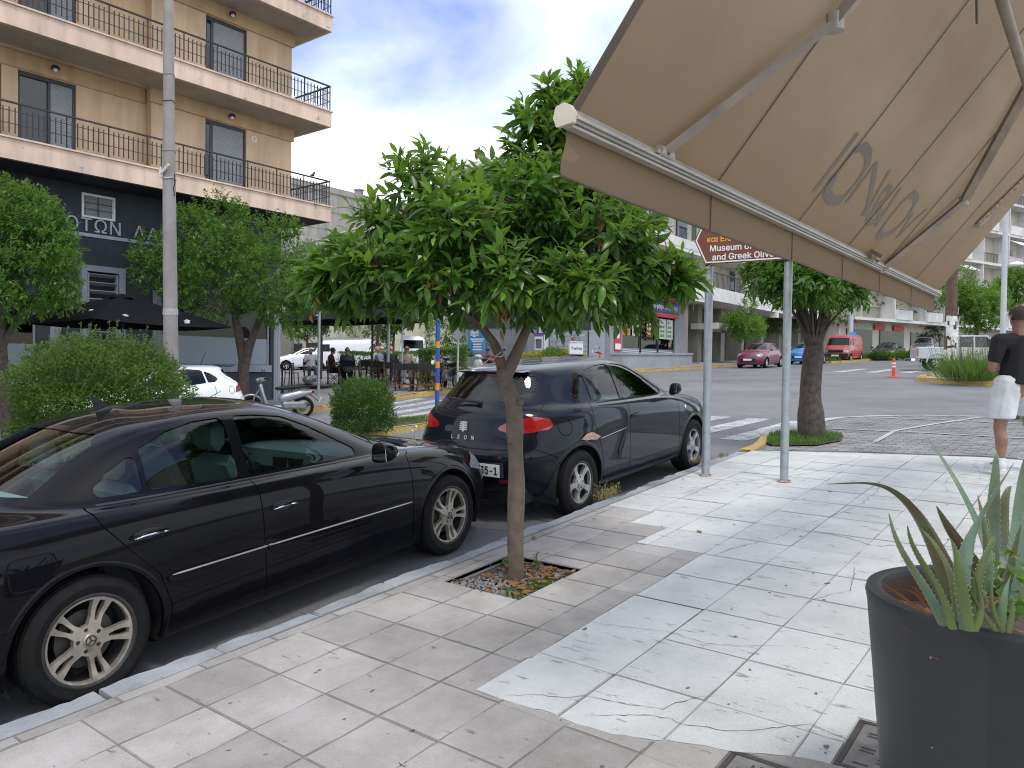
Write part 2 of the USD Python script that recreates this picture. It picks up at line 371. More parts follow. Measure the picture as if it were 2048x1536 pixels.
def tyre_mesh(R, r, w, tread=True, n=56):
    pr = [(r, -w*.42), (r+.01, -w*.47), (r+(R-r)*.5, -w*.52), (R-.018, -w*.45), (R-.004, -w*.38)]
    if tread:
        for y in (-.26, -.09, .09, .26): pr += [(R, (y-.06)*w), (R, (y+.05)*w), (R-.008, (y+.055)*w), (R-.008, (y+.085)*w)]
    pr += [(R-.004, w*.38), (R-.018, w*.45), (R-.03, w*.49), (r+(R-r)*.55, w*.525), (r+(R-r)*.5, w*.53), (r+(R-r)*.45, w*.522), (r+.012, w*.47), (r, w*.42)]
    return move(lathe(pr, n), rx=-math.pi/2)          # axle along y, outer face at +y
def disc_cells(poly, h, z, du=.02):
    return prism(poly, 0, h)
def rim_mesh(r, kind, n=5):
    """alloy face seen along its axle: rim ring, spokes, hub; outer face at z=0 before turning"""
    out = Point(0, 0).buffer(r, 48).difference(Point(0, 0).buffer(r-.026, 48))
    sp, slots, bolts = [], [], []
    for i in range(n):
        a = 2*math.pi*i/n+math.pi/2
        if kind == 'twin':
            s = Polygon([(.05, -.032), (r*.5, -.030), (r-.02, -.052), (r-.005, -.058), (r-.005, .058), (r-.02, .052), (r*.5, .030), (.05, .032)])
            t = Polygon([(r*.44, -.004), (r-.06, -.0135), (r-.035, -.010), (r-.035, .010), (r-.06, .0135), (r*.44, .004)]).buffer(.004)
            slots.append(affinity.rotate(t, a, (0, 0), use_radians=True))
        elif kind == 'five':
            s = Polygon([(.03, -.030), (r*.45, -.021), (r*.7, -.026), (r-.005, -.040), (r-.005, .040), (r*.7, .026), (r*.45, .021), (.03, .030)])
        else:
            s = Polygon([(.03, -.014), (r-.01, -.018), (r-.01, .018), (.03, .014)])
        sp.append(affinity.rotate(s, a, (0, 0), use_radians=True))
        b = a+math.pi/n
        bolts.append(Point(.056*math.cos(b), .056*math.sin(b)).buffer(.011, 6))
    face = unary_union([out, Point(0, 0).buffer(.078, 24)]+sp).buffer(.006, 4).buffer(-.006, 4)
    face = face.difference(unary_union(slots+bolts)) if slots or bolts else face
    face = shapely.segmentize(face, .02)
    # a fine grid cut by the outline, dished towards the hub
    x0, x1 = -r-.01, r+.01; g = np.arange(x0, x1, .028); U, K = [a.ravel() for a in np.meshgrid(g, g)]
    cells = shapely.box(U, K, U+.028, K+.028); T = []
    for c in shapely.intersection(face, cells):
        for h in getattr(c, 'geoms', [c]):
            if h.geom_type == 'Polygon' and h.area > 1e-9: T.append(h)
    m = flat(MultiPolygon(T)); v = np.array(m.vertices); rad = np.hypot(v[:, 0], v[:, 1])
    dish = np.interp(rad, [0, .08, r*.6, r*.9, r], [-.014, -.014, -.020, -.006, -.002])
    v[:, 2] = dish; f = np.asarray(m.faces)
    fn = np.cross(v[f[:, 1]]-v[f[:, 0]], v[f[:, 2]]-v[f[:, 0]])[:, 2] < 0; f = np.array(f); f[fn] = f[fn][:, ::-1]
    t = trimesh.Trimesh(v, f, process=True); t.merge_vertices(digits_vertex=5)
    # side walls
    e = t.edges_unique[np.bincount(t.edges_unique_inverse) == 1] if False else t.edges[trimesh.grouping.group_rows(np.sort(t.edges, 1), require_count=1)]
    A, B = t.vertices[e[:, 0]], t.vertices[e[:, 1]]; d = np.array([0, 0, -.032])
    W = np.stack([A, B, B+d, A+d], 1).reshape(-1, 3); k = np.arange(len(e))*4
    wall = trimesh.Trimesh(W, np.vstack([np.c_[k, k+2, k+1], np.c_[k, k+3, k+2]]), process=False)
    barrel = lathe([(r+.006, .004), (r-.004, .006), (r-.014, -.002), (r-.022, -.05), (r-.03, -.13), (r, -.16)], 40)
    return move(cat(t, wall), rx=-math.pi/2), move(barrel, rx=-math.pi/2)
_WC, _CC = {}, {}
def wheel(parent, x, y, z, R, r, w, kind, n, rim_mat, face, cap=None, detail=True, spin=0.):
    """a wheel as a part with tyre, rim, brake disc and hub cap; face = +1 left side, -1 right side"""
    p = path_of(parent); nm = numbered(p, 'wheel')
    X = UsdGeom.Xform.Define(stage, f'{p}/{nm}'); X.AddTranslateOp().Set(Gf.Vec3d(x, y, z))
    X.AddRotateZOp().Set(0. if face > 0 else 180.)
    if spin: X.AddRotateYOp().Set(spin)
    o = X.GetPrim()
    off = w*.44; key = (R, r, w, kind, n, detail)
    if key not in _WC:
        f, b = rim_mesh(r, kind, n); _WC[key] = [meshkit.arrays(m, a) for m, a in ((tyre_mesh(R, r, w, detail, 56 if detail else 28), 40), (move(f, (0, off, 0)), 30), (move(b, (0, off, 0)), 40))]
    for nm_, m, mt in zip(('tyre', 'rim', 'rim_barrel'), _WC[key], ('rubber', rim_mat, 'rim_inner')): putn(o, nm_, m, mt)
    put(o, 'brake_disc', move(lathe([(.0, .0), (.145, .0), (.145, .02), (.0, .02)], 24), (0, off-.09, 0), rx=-math.pi/2), 'brake', 30)
    put(o, 'hub_cap', move(lathe([(.034, -.02), (.034, .004), (.03, .008), (0.0001, .010)], 20), (0, off-.012, 0), rx=-math.pi/2), cap or rim_mat, 40)
    if detail and kind == 'twin':
        st = [bar((0, 0, 0), (.024*math.sin(a), 0, .024*math.cos(a)), .005, .003, (0, 1, 0)) for a in (0, 2*math.pi/3, -2*math.pi/3)]
        st.append(tube([(.025*math.cos(a), 0, .025*math.sin(a)) for a in np.linspace(0, 2*math.pi, 21)], .0025, 5, False))
        put(o, 'hub_emblem', move(cat(*st), (0, off+.0005, 0)), 'emblem_dark', 30)
    return o

_putn, _put = putn, put
def car(name, label, cat_, loc, rz, ry, D, group=None):
    """D: rings, wheel data, polygons of windows in side view (x, z), shut lines, lamps; the skin is cut by them"""
    t = thing(name, label, cat_, loc, rz, ry, group, scale=D.get('scale'))
    key = D.get('key')
    if key in _CC:
        for nm_, m, mt in _CC[key]: (_put(t, nm_, m, mt, False) if hasattr(m, 'faces') else _putn(t, nm_, m, D['paint'] if mt == 'PAINT' else mt))
        wheels_of(t, D); return t, None
    rec = []
    def putn(t, nm_, m, mt, lb=None):
        rec.append((nm_, m, 'PAINT' if mt == D['paint'] else mt)); return _putn(t, nm_, m, mt, lb)
    def put(t, nm_, m, mt, sm=30):
        rec.append((nm_, m, mt)); return _put(t, nm_, m, mt, sm)
    S = Skin(D['rings']); K, N = S.K-1, S.N-1; du = D.get('step', .1); bk = D['belt']      # belt = first ring of the glass
    side = S.chart((0, 2), 2.0, N-2.0, 0., K-1.2); sideF = S.chart((0, 2), .8, N-.8, 0., bk-.3)
    front = S.chart((1, 2), 0, 3.2, bk-.2, K); rear = S.chart((1, 2), N-3.2, N, 0., K); top = S.chart((0, 1), 0, N, bk-1.7, K)
    frontlow = S.chart((1, 2), 0, 2.6, 0., bk)
    full = sbox(0, 0, N, K); holes = []; gl = []
    for q in D['side_glass']:
        pq = side(Polygon(q).buffer(-.03).buffer(.03)); gl.append(pq)
    for q in gl: holes.append(q.buffer(.002))
    ws = front(Polygon(D['windscreen'])).intersection(sbox(0, bk-.05, 3.3, K)); ws = unary_union([ws, sbox(0, ws.bounds[1], .05, ws.bounds[3])]); rw = None
    holes.append(ws)
    if 'rear_glass' in D:
        rw = rear(Polygon(D['rear_glass'])).intersection(sbox(N-3.3, bk-.05, N, K)); rw = unary_union([rw, sbox(N-.05, rw.bounds[1], N, rw.bounds[3])]); holes.append(rw)
    arch = [sideF(Point(ax, D['R']-.01).buffer(ar, 24).union(sbox(ax-ar, -.2, ax+ar, D['R']-.01))) for ax, ar in D['arches']]
    holes += arch
    ch = {'side': side, 'sideF': sideF, 'rear': rear, 'top': top, 'front': front, 'frontlow': frontlow}
    lamps = []
    for nm_, c, q, mt, lb in D.get('lamps', []):
        pq = ch[c](Polygon(q).buffer(-.02).buffer(.02) if Polygon(q).area > .012 else Polygon(q)); lamps.append((nm_, pq, mt, lb)); holes.append(pq.buffer(.001))
    lines = []
    for c, q in D['lines']:
        a = ch[c](None, np.array(shapely.segmentize(LineString(q), .04).coords)); m = (a[1:]+a[:-1])/2
        su = np.linalg.norm(S.at(m[:, 0]+.02, m[:, 1])-S.at(m[:, 0]-.02, m[:, 1]), axis=1)/.04; sk = np.linalg.norm(S.at(m[:, 0], m[:, 1]+.02)-S.at(m[:, 0], m[:, 1]-.02), axis=1)/.04
        for i in range(len(m)):
            k_ = np.array([max(su[i], .05), max(sk[i], .03)]); lines.append(affinity.scale(LineString([a[i]*k_, a[i+1]*k_]).buffer(.0036 if D.get('detail') else .006, 3), 1/k_[0], 1/k_[1], origin=(0, 0)))
    pan = full.difference(unary_union(holes+lines))
    if 'cut' in D: pan = D['cut'](pan)
    pieces = [g for g in getattr(pan, 'geoms', [pan]) if g.area > .004]
    paint = D['paint']
    sides = ('left', 'right')
    for g in pieces:
        cx, cy = g.representative_point().coords[0]; p = S.at(cx, cy); b = g.bounds
        ms = S.mesh(g, 0., du, du)
        if ms is None: continue
        central = b[0] < .02 or b[2] > N-.02 or b[3] > K-.02
        x, z = ms[0][:, 0].mean(), ms[0][:, 2].mean(); big = np.ptp(ms[0][:, 0])
        if central: nm_ = 'body_shell' if big > 2.6 else ('bonnet' if x > .8 else ('tailgate' if x < -1.2 else 'roof'))
        elif z > 1.15: nm_ = 'window_frame'
        elif big < .28: nm_ = 'fuel_flap' if x < -1 else 'body_panel'
        else: nm_ = 'front_wing' if x > 1.05 else ('front_door' if x > -.15 else ('rear_door' if x > -1.05 else 'rear_wing'))
        if central: putn(t, nm_, both(ms), paint)
        else:
            for s_ in sides: putn(t, nm_, both(ms, s_), paint)
    for i, q in enumerate(gl):
        ms = S.mesh(q, -.006, .2, .2)
        for s_ in sides: putn(t, 'side_window', both(ms, s_), D.get('glass', 'car_glass'))
    putn(t, 'windscreen', both(S.mesh(ws, -.004, .2, .2)), D.get('glass', 'car_glass'))
    if rw is not None: putn(t, 'rear_window', both(S.mesh(rw, -.004, .2, .2)), D.get('glass', 'car_glass'))
    for nm_, q, mt, lb in lamps:
        ms = S.mesh(q, .004, .1, .1)
        for s_ in sides: putn(t, nm_, both(ms, s_), mt, lb)
    # dark shell just under the skin (what the gaps show), with the same openings
    und = full.difference(unary_union([h.buffer(.01) for h in holes if h not in [l[1] for l in lamps]]+[q.buffer(.02) for q in gl]))
    putn(t, 'inner_shell', both(S.mesh(und, -.014, .2, .2)), 'black_plastic')
    # wheel housings
    for ax, ar in D['arches']:
        for sg in (-1, 1):
            hs = []
            a = np.linspace(-.35, math.pi+.35, 22); yo, yi = sg*(D['W']-.045), sg*(D['W']-.30)
            P0 = np.c_[ax+(ar+.012)*np.cos(a), np.full(22, yo), D['R']-.01+(ar+.012)*np.sin(a)]; P1 = P0.copy(); P1[:, 1] = yi
            V = np.vstack([P0, P1]); F = [f for i in range(21) for f in ((i, i+1, 22+i+1), (i, 22+i+1, 22+i))]
            hs.append(trimesh.Trimesh(V, np.array(F), process=False))
            hs.append(box(ax-ar, ax+ar, yi-.01, yi+.01, .12, D['R']+ar*.9)); put(t, 'wheel_housing', cat(*hs), 'black_plastic', False)
    put(t, 'underbody', box(D['arches'][1][0]-.6, D['arches'][0][0]+.55, -.62, .62, .2, .34), 'black_plastic', False)
    if key: _CC[key] = rec
    wheels_of(t, D)
    if D.get('interior', True): interior(t, D)
    return t, S
def wheels_of(t, D):
    for ax, ar in D['arches'][:2]:
        for sg in (1, -1):
            wheel(t, ax, sg*(D['track']), D['R'], D['R'], D['r'], D['w'], D['rim'], D['spokes'], D['rim_mat'], sg, D.get('cap'), D.get('detail', False), D.get('spin', 0.))
def interior(t, D):
    x0, x1, w, fl = D['cabin']       # rear and front of the cabin, half width, seat-base height
    put(t, 'cabin_floor', cat(box(x0, x1, -w, w, .3, .36), box(x0-.02, x0, -w, w, .3, .85), box(x1, x1+.02, -w, w, .3, .8), *[box(x0, x1, s*w-.012, s*w+.012, .3, .86) for s in (-1, 1)]), 'interior_dark', False)
    put(t, 'parcel_shelf', bbox(x0-.45, x0+.05, -w*.85, w*.85, .86, .89, .01), D.get('shelf', 'interior_dark'))
    put(t, 'dashboard', cat(hull([(x1-.12, s*w, .62) for s in (-1, 1)]+[(x1-.22, s*w, .78) for s in (-1, 1)]+[(x1-.18, s*w, .90) for s in (-1, 1)]+[(x1+.3, s*w*.9, .93) for s in (-1, 1)]+[(x1+.3, s*w*.9, .6) for s in (-1, 1)]),
        bbox(x1-.55, x1-.15, -.11, .11, .36, .66, .03)), D.get('dash', 'interior_mid'))
    put(t, 'dashboard_vents', cat(*[box(x1-.23, x1-.2, y-.07, y+.07, .79, .86) for y in (-.09, .09, -.55, .55)]), 'black_plastic')
    sm = D.get('seat', 'interior_seat')
    for sx, h in ((x1-.95, 1.), (x0+.42, .94)):
        for sy in (-1, 1):
            put(t, 'seat', cat(hull([(sx+a, sy*.36+b, c*h) for a, b, c in [(.48, -.25, .46), (.48, .25, .46), (.46, -.24, .58), (.46, .24, .58), (0, -.25, .42), (0, .25, .42), (0, -.25, .54), (0, .25, .54)]]),
                hull([(sx+a, sy*.36+b, c*h) for a, b, c in [(.08, -.25, .5), (.08, .25, .5), (-.06, -.25, .5), (-.06, .25, .5), (-.12, -.2, 1.0), (-.12, .2, 1.0), (-.2, -.19, 1.0), (-.2, .19, 1.0), (-.13, -.14, 1.05), (-.13, .14, 1.05)]])), sm)
            put(t, 'head_rest', move(bbox(-.05, .05, -.14, .14, .0, .19, .045), (sx-.18, sy*.36, 1.08*h)), sm)
    put(t, 'steering_wheel', cat(move(tube([(0, .19*math.cos(a), .19*math.sin(a)) for a in np.linspace(0, 2*math.pi, 25)], .015, 8, False), (x1-.42, .36, .83), ry=-.35),
        move(bbox(-.03, .02, -.07, .07, -.06, .06, .02), (x1-.42, .36, .83), ry=-.35), bar((x1-.42, .18, .83), (x1-.42, .54, .83), .035, .015), bar((x1-.42, .36, .83), (x1-.1, .36, .72), .06)), 'interior_dark')
    put(t, 'rear_mirror', bbox(x1-.62, x1-.58, -.12, .12, 1.27, 1.33, .015), 'black_plastic')
# ---------------------------------------------------------------- the setting: road, pavements, kerbs, median, markings
R_ = random.Random(4); NR = np.random.default_rng(7)
def noise_ramp(name, nodes, links): return mat(name, nodes, links)
mat('asphalt', {'g': ('geometry', {}), 'n': ('noise_texture', {'scale': .35, 'detail': 8., 'roughness': .65}), 'r': ('rgb_ramp', {'ramp': [(.3, (.125, .125, .13)), (.55, (.18, .18, .184)), (.75, (.225, .223, .22))]}),
   'f': ('noise_texture', {'scale': 130., 'detail': 3.}), 'fr': ('rgb_ramp', {'ramp': [(.3, (.6, .6, .6)), (.7, (1.25, 1.25, 1.25))]}), 'mx': ('mix_color', {'blend_type': 'multiply', 'fac': .8}),
   'w': ('noise_texture', {'scale': 1.3, 'detail': 3., 'distortion': .6}), 'v': ('voronoi_texture', {'feature': 'distance_to_edge', 'scale': .55}), 'va': ('vector_math', {'math_type': 'add'}), 'vr': ('rgb_ramp', {'ramp': [(0, (.35, .35, .35)), (.006, (1, 1, 1)), (1, (1, 1, 1))]}),
   'm2': ('mix_color', {'blend_type': 'multiply', 'fac': .75}), 'b': ('bump', {'distance': .004}), 'p': ('principled_bsdf', {'roughness': .75, 'specular_ior_level': .35})},
   [('g.position', 'n.vector'), ('n.fac', 'r.fac'), ('g.position', 'f.vector'), ('f.fac', 'fr.fac'), ('r.color', 'mx.a'), ('fr.color', 'mx.b'), ('g.position', 'w.vector'), ('g.position', 'va.vector1'), ('w.color', 'va.vector2'), ('va.vector', 'v.vector'), ('v.distance', 'vr.fac'),
    ('mx.result', 'm2.a'), ('vr.color', 'm2.b'), ('m2.result', 'p.base_color'), ('f.fac', 'b.height'), ('b.normal', 'p.normal')])
def worn(name, lo, mid, hi, under, wear, rnd=.07, tint=(1, 1, 1), rough=.75, bump=.0012, sc=1.):
    """paint or concrete with stains in several sizes and patches worn down to what lies under"""
    mat(name, {'g': ('geometry', {}), 'n': ('noise_texture', {'scale': 1.6*sc, 'detail': 9., 'roughness': .68}), 'r': ('rgb_ramp', {'ramp': [(.28, lo), (.5, mid), (.72, hi)]}),
      'm': ('mapping', {'scale': (9., 2.2, 4.), 'rotation': (0, 0, .5)}), 'n2': ('noise_texture', {'scale': 2.4*sc, 'detail': 10., 'roughness': .72}), 'k': ('rgb_ramp', {'ramp': [(0, (1, 1, 1)), (wear, (1, 1, 1)), (wear+.025, (0, 0, 0)), (1, (0, 0, 0))]}),
      'x': ('mix_color', {'b': under}), 'f': ('noise_texture', {'scale': 160., 'detail': 3.}), 'fr': ('rgb_ramp', {'ramp': [(.3, (.86, .86, .86)), (.7, (1.1, 1.1, 1.1))]}), 'mx': ('mix_color', {'blend_type': 'multiply', 'fac': 1.}),
      'o': ('object_info', {}), 'h': ('map_range', {'from_min': 0., 'from_max': 1., 'to_min': 1-rnd, 'to_max': 1+rnd}), 'hs': ('hsv', {}),
      'b': ('bump', {'distance': bump}), 'p': ('principled_bsdf', {'roughness': rough, 'specular_ior_level': .35})},
      [('g.position', 'n.vector'), ('n.fac', 'r.fac'), ('g.position', 'm.vector'), ('m.vector', 'n2.vector'), ('n2.fac', 'k.fac'), ('k.color', 'x.fac'), ('r.color', 'x.a'), ('g.position', 'f.vector'), ('f.fac', 'fr.fac'), ('x.result', 'mx.a'), ('fr.color', 'mx.b'),
       ('mx.result', 'hs.color'), ('o.random', 'h.value'), ('h.result', 'hs.value'), ('hs.color', 'p.base_color'), ('n2.fac', 'b.height'), ('b.normal', 'p.normal')])
worn('tile_grey', (.205, .190, .172), (.305, .287, .266), (.40, .38, .356), (.15, .14, .13), .35, .13)
worn('tile_white', (.37, .38, .365), (.465, .475, .455), (.545, .553, .53), (.24, .24, .23), .375, .05)
worn('kerb_stone', (.15, .16, .17), (.27, .285, .30), (.38, .395, .41), (.14, .14, .14), .34)
worn('kerb_yellow', (.30, .20, .06), (.44, .30, .075), (.52, .38, .13), (.26, .24, .20), .43)
worn('road_paint', (.36, .37, .37), (.48, .49, .49), (.56, .56, .56), (.15, .15, .15), .46)
worn('paver_grey', (.13, .13, .13), (.20, .20, .20), (.27, .265, .26), (.11, .11, .11), .3, .16)
worn('paver_white', (.32, .32, .31), (.42, .42, .41), (.50, .50, .49), (.22, .22, .22), .40, .06)
worn('concrete', (.22, .21, .20), (.33, .32, .305), (.42, .41, .39), (.18, .17, .16), .3, .04)
worn('pavement_far', (.17, .165, .16), (.24, .235, .23), (.31, .305, .30), (.15, .15, .15), .3)
pm('joint_dirt', (.16, .15, .138), .9, .35, 9.); pm('crack_dark', (.085, .08, .075), .9, .3, 20.); pm('gum', (.10, .098, .095), .7, .4, 30.)
pm('soil', (.07, .052, .038), .95, .4, 14., bump=.004, bscale=40); pm('gravel', (.22, .21, .20), .85, .35, 3., rnd=.3); pm('iron', (.055, .05, .045), .6, .3, 16., metal=.4, bump=.001)
leafmat('litter', [(0, (.20, .085, .03)), (.35, (.34, .17, .075)), (.7, (.42, .25, .13)), (1, (.28, .12, .05))], .12, .6)
leafmat('grass', [(0, (.05, .10, .012)), (.5, (.10, .17, .025)), (.85, (.17, .20, .05)), (1, (.28, .24, .10))], .3)
leafmat('dry_grass', [(0, (.30, .22, .10)), (.6, (.42, .32, .17)), (1, (.20, .19, .07))], .25)

def sheet(x0, x1, y0, y1, dx, dy, off, fn=H):
    xs = np.linspace(x0, x1, int(round((x1-x0)/dx))+1); ys = np.linspace(y0, y1, int(round((y1-y0)/dy))+1); X, Y = np.meshgrid(xs, ys, indexing='ij')
    V = np.c_[X.ravel(), Y.ravel(), (fn(X, Y)+off).ravel()]; n = len(ys); F = [f for i in range(len(xs)-1) for j in range(n-1) for f in ((i*n+j, (i+1)*n+j, (i+1)*n+j+1), (i*n+j, (i+1)*n+j+1, i*n+j+1))]
    return V, np.array(F)
solo('road', sheet(-30, 110, -40, 60, 1., 1., ROAD), 'asphalt', 'grey cracked asphalt street climbing to the right', 'road', kind='structure', smooth=True)
solo('ground', sheet(-420, 620, -520, 520, 20., 20., ROAD-.35, lambda a, b: G(a)), pm('earth', (.16, .15, .13), .9, .3, .1), 'bare ground spreading to the horizon behind the buildings', 'ground', kind='structure', smooth=True)

def slab(poly, top, depth, ch=.004, seg=None, jit=0.):
    """a flat stone with chamfered upper edge, its top lying on the terrain"""
    ms = []
    for g in getattr(poly, 'geoms', [poly]):
        if g.geom_type != 'Polygon' or g.area < 4e-4: continue
        g = shapely.geometry.polygon.orient(g); gi = g.buffer(-ch, join_style=2)
        if seg: g, gi = shapely.segmentize(g, seg), shapely.segmentize(gi, seg)
        if gi.is_empty or gi.geom_type != 'Polygon': gi = g
        t = flat(gi); v = np.array(t.vertices); v[:, 2] = H(v[:, 0], v[:, 1])+top; f = np.asarray(t.faces)
        up = np.cross(v[f[:, 1]]-v[f[:, 0]], v[f[:, 2]]-v[f[:, 0]])[:, 2] < 0; f = np.array(f); f[up] = f[up][:, ::-1]; ms.append(trimesh.Trimesh(v, f, process=False))
        a = np.array(gi.exterior.coords)[:-1]; b = np.array(g.exterior.coords)[:-1]
        if len(a) != len(b):
            b = np.array([g.exterior.interpolate(g.exterior.project(Point(p))).coords[0] for p in a])
        n = len(a); za = H(a[:, 0], a[:, 1])+top; zb = H(b[:, 0], b[:, 1])+top-ch; zc = H(b[:, 0], b[:, 1])+top-depth
        V = np.vstack([np.c_[a, za], np.c_[b, zb], np.c_[b, zc]]); k = np.arange(n); l = (k+1) % n
        ms.append(trimesh.Trimesh(V, np.vstack([np.c_[k, k+n, l+n], np.c_[k, l+n, l], np.c_[k+n, k+2*n, l+2*n], np.c_[k+n, l+2*n, l+n]]), process=False))
    return cat(*ms) if ms else None
def struct(name, label, cat_): return thing(name, label, cat_, kind='structure')
# --- near pavement: grey and white-painted tiles
PIT = sbox(3.74, 2.85, 4.45, 3.47)
WHITE = Polygon([(2.69, 2.30), (5.20, 2.30), (5.20, 2.85), (5.72, 2.85), (5.72, 3.18), (6.15, 3.18), (6.15, 3.66), (9.75, 3.66), (10.25, 2.4), (10.6, 1.2), (10.6, -5), (3.7, -5), (3.05, .70), (2.72, 1.6)])
_w = shapely.segmentize(WHITE, .05); _c = np.array(_w.exterior.coords); _m = (_c[:, 0] < 3.75) & (_c[:, 1] < 2.31); _c[:, :2] += np.where(_m[:, None], .045*(meshkit.fbm(np.c_[_c[:, :2]*14, _c[:, :1]*0], 3, 8)-.5)[:, None], 0); WHITE = Polygon(_c).buffer(0)
EDGE = Polygon([(-3, -5), (-3, 3.655), (9.75, 3.655), (10.25, 2.4), (10.6, 1.2), (10.6, -5)])
pav = struct('pavement', 'tiled pavement with worn grey tiles and white painted ones', 'pavement')
bedp = EDGE.buffer(.01).difference(PIT); bed = flat(shapely.segmentize(bedp, .3)); 
def drape(poly, off, step=.5):
    x0, y0, x1, y1 = poly.bounds; U, K = [a.ravel() for a in np.meshgrid(np.arange(math.floor(x0/step), math.ceil(x1/step)), np.arange(math.floor(y0/step), math.ceil(y1/step)))]
    T = [h for c in shapely.intersection(poly, shapely.box(U*step, K*step, (U+1)*step, (K+1)*step)) for h in getattr(c, 'geoms', [c]) if h.geom_type == 'Polygon' and h.area > 1e-7]
    m = flat(MultiPolygon(T)); v = np.array(m.vertices); v[:, 2] = H(v[:, 0], v[:, 1])+off; f = np.array(m.faces)
    up = np.cross(v[f[:, 1]]-v[f[:, 0]], v[f[:, 2]]-v[f[:, 0]])[:, 2] < 0; f[up] = f[up][:, ::-1]
    return trimesh.Trimesh(v, f, process=False)
put(pav, 'joint_bed', drape(bedp, -.005), 'joint_dirt', True)
grey = EDGE.difference(WHITE).difference(PIT)
COVER = [(3.42, .62), (3.06, .60), (2.92, .93), (3.30, .95)]
covers = [affinity.rotate(sbox(3.02, .28, 3.42, .80), 0, origin='center'), sbox(2.42, .62, 2.90, 1.14)]
hole = unary_union(covers).buffer(.004, join_style=2)
def lay(name, region, s0, ds, t0, dt, n0, n1, m0, m1, m_, gap, jog=0):
    for i in range(n0, n1):
        for j in range(m0, m1):
            a = s0+ds*i+R_.uniform(-.003, .003); b = t0-dt*j+R_.uniform(-.003, .003)
            q = sbox(a+gap/2, b-dt+gap/2, a+ds-gap/2, b-gap/2).intersection(region)
            if q.area < .004: continue
            m = slab(q, R_.uniform(-.0016, .0016), .03, .0035)
            if m is not None: put(pav, name, m, 'tile_grey' if name == 'paving_tile' else 'tile_white', False)
lay('paving_tile', grey.difference(hole), 2.27, .39, 3.562, .357, -8, 11, 0, 12, 0, .0055)
lay('painted_tile', WHITE.difference(hole).intersection(EDGE), 2.69-.505*0, .505, 3.66-.0, .4535, 0, 16, 0, 15, 0, .0036)
lay('paving_tile', grey.difference(hole), 2.1, .42, 3.652, .086, -11, 19, 0, 1, 0, .006)
# --- kerb of the near pavement
for i, a in enumerate(np.arange(-2.6, 9.6, .61)):
    b = min(a+.604, 9.7); n = 16; xs = np.linspace(a, b, n); o = 3.80+.05*(meshkit.fbm(np.c_[xs*3.1, xs*0, xs*0+2], 3, 5)-.5)*2
    pg = Polygon(list(zip(xs, np.full(n, 3.662)))+list(zip(xs[::-1], o[::-1]))); m = slab(pg, .0+R_.uniform(-.004, .003), .16, .012, None)
    v = np.array(m.vertices); v[:, 2] += .022*(meshkit.fbm(v*[9, 22, 9], 3, 3)-.5); v[:, 1] += np.where(v[:, 1] > 3.72, .04*(meshkit.fbm(v*[12, 1, 30], 3, 9)-.5), 0); m.vertices = v
    put(pav, 'kerb_stone', m, 'kerb_stone', 25)
put(pav, 'kerb_stone', slab(Polygon([(9.70, 3.66), (9.70, 3.82), (10.2, 3.84), (10.75, 3.95), (11.4, 4.15), (11.4, 4.0), (10.8, 3.80), (10.25, 3.68)]), .01, .16, .012), 'kerb_yellow', label='yellow painted end of the kerb')
# chewing gum, cracks
def spot(x, y, r, off=.0022):
    a = np.sort(NR.uniform(0, 6.28, 9)); rr = r*NR.uniform(.6, 1.15, 9); p = np.c_[x+rr*np.cos(a)*1.25, y+rr*np.sin(a)*.8]; m = flat(Polygon(p).buffer(0)); v = np.array(m.vertices); v[:, 2] = H(v[:, 0], v[:, 1])+off; f = np.array(m.faces); return trimesh.Trimesh(v, f, process=False)
sp = [spot(NR.uniform(1.3, 10), NR.uniform(-1, 3.6), NR.choice([.007, .011, .016, .022], p=[.45, .33, .16, .06])) for _ in range(150)]
put(pav, 'gum_spots', cat(*[m for m in sp if not PIT.contains(Point(m.vertices[0][:2]))]), 'gum', False, kind='stuff')
def crack(pts, w, seed):
    rg = np.random.default_rng(seed); P = np.array(shapely.segmentize(LineString(pts), .035).coords); n = len(P); nz = np.cumsum(rg.normal(0, .006, (n, 2)), 0); nz -= np.linspace(0, 1, n)[:, None]*nz[-1]; P = P+nz+rg.normal(0, .004, (n, 2))
    tg = np.gradient(P, axis=0); nn = np.c_[-tg[:, 1], tg[:, 0]]; nn /= np.linalg.norm(nn, axis=1, keepdims=True)+1e-9; ww = (w*.55*rg.uniform(.15, 1.2, n)*np.minimum(1, np.minimum(np.arange(n), n-1-np.arange(n))/4+.15))[:, None]
    V = np.vstack([P+nn*ww, P-nn*ww]); V = np.c_[V, H(V[:, 0], V[:, 1])+.0026]; k = np.arange(n-1)
    return trimesh.Trimesh(V, np.vstack([np.c_[k, k+1+n, k+1], np.c_[k, k+n, k+1+n]]), process=False)
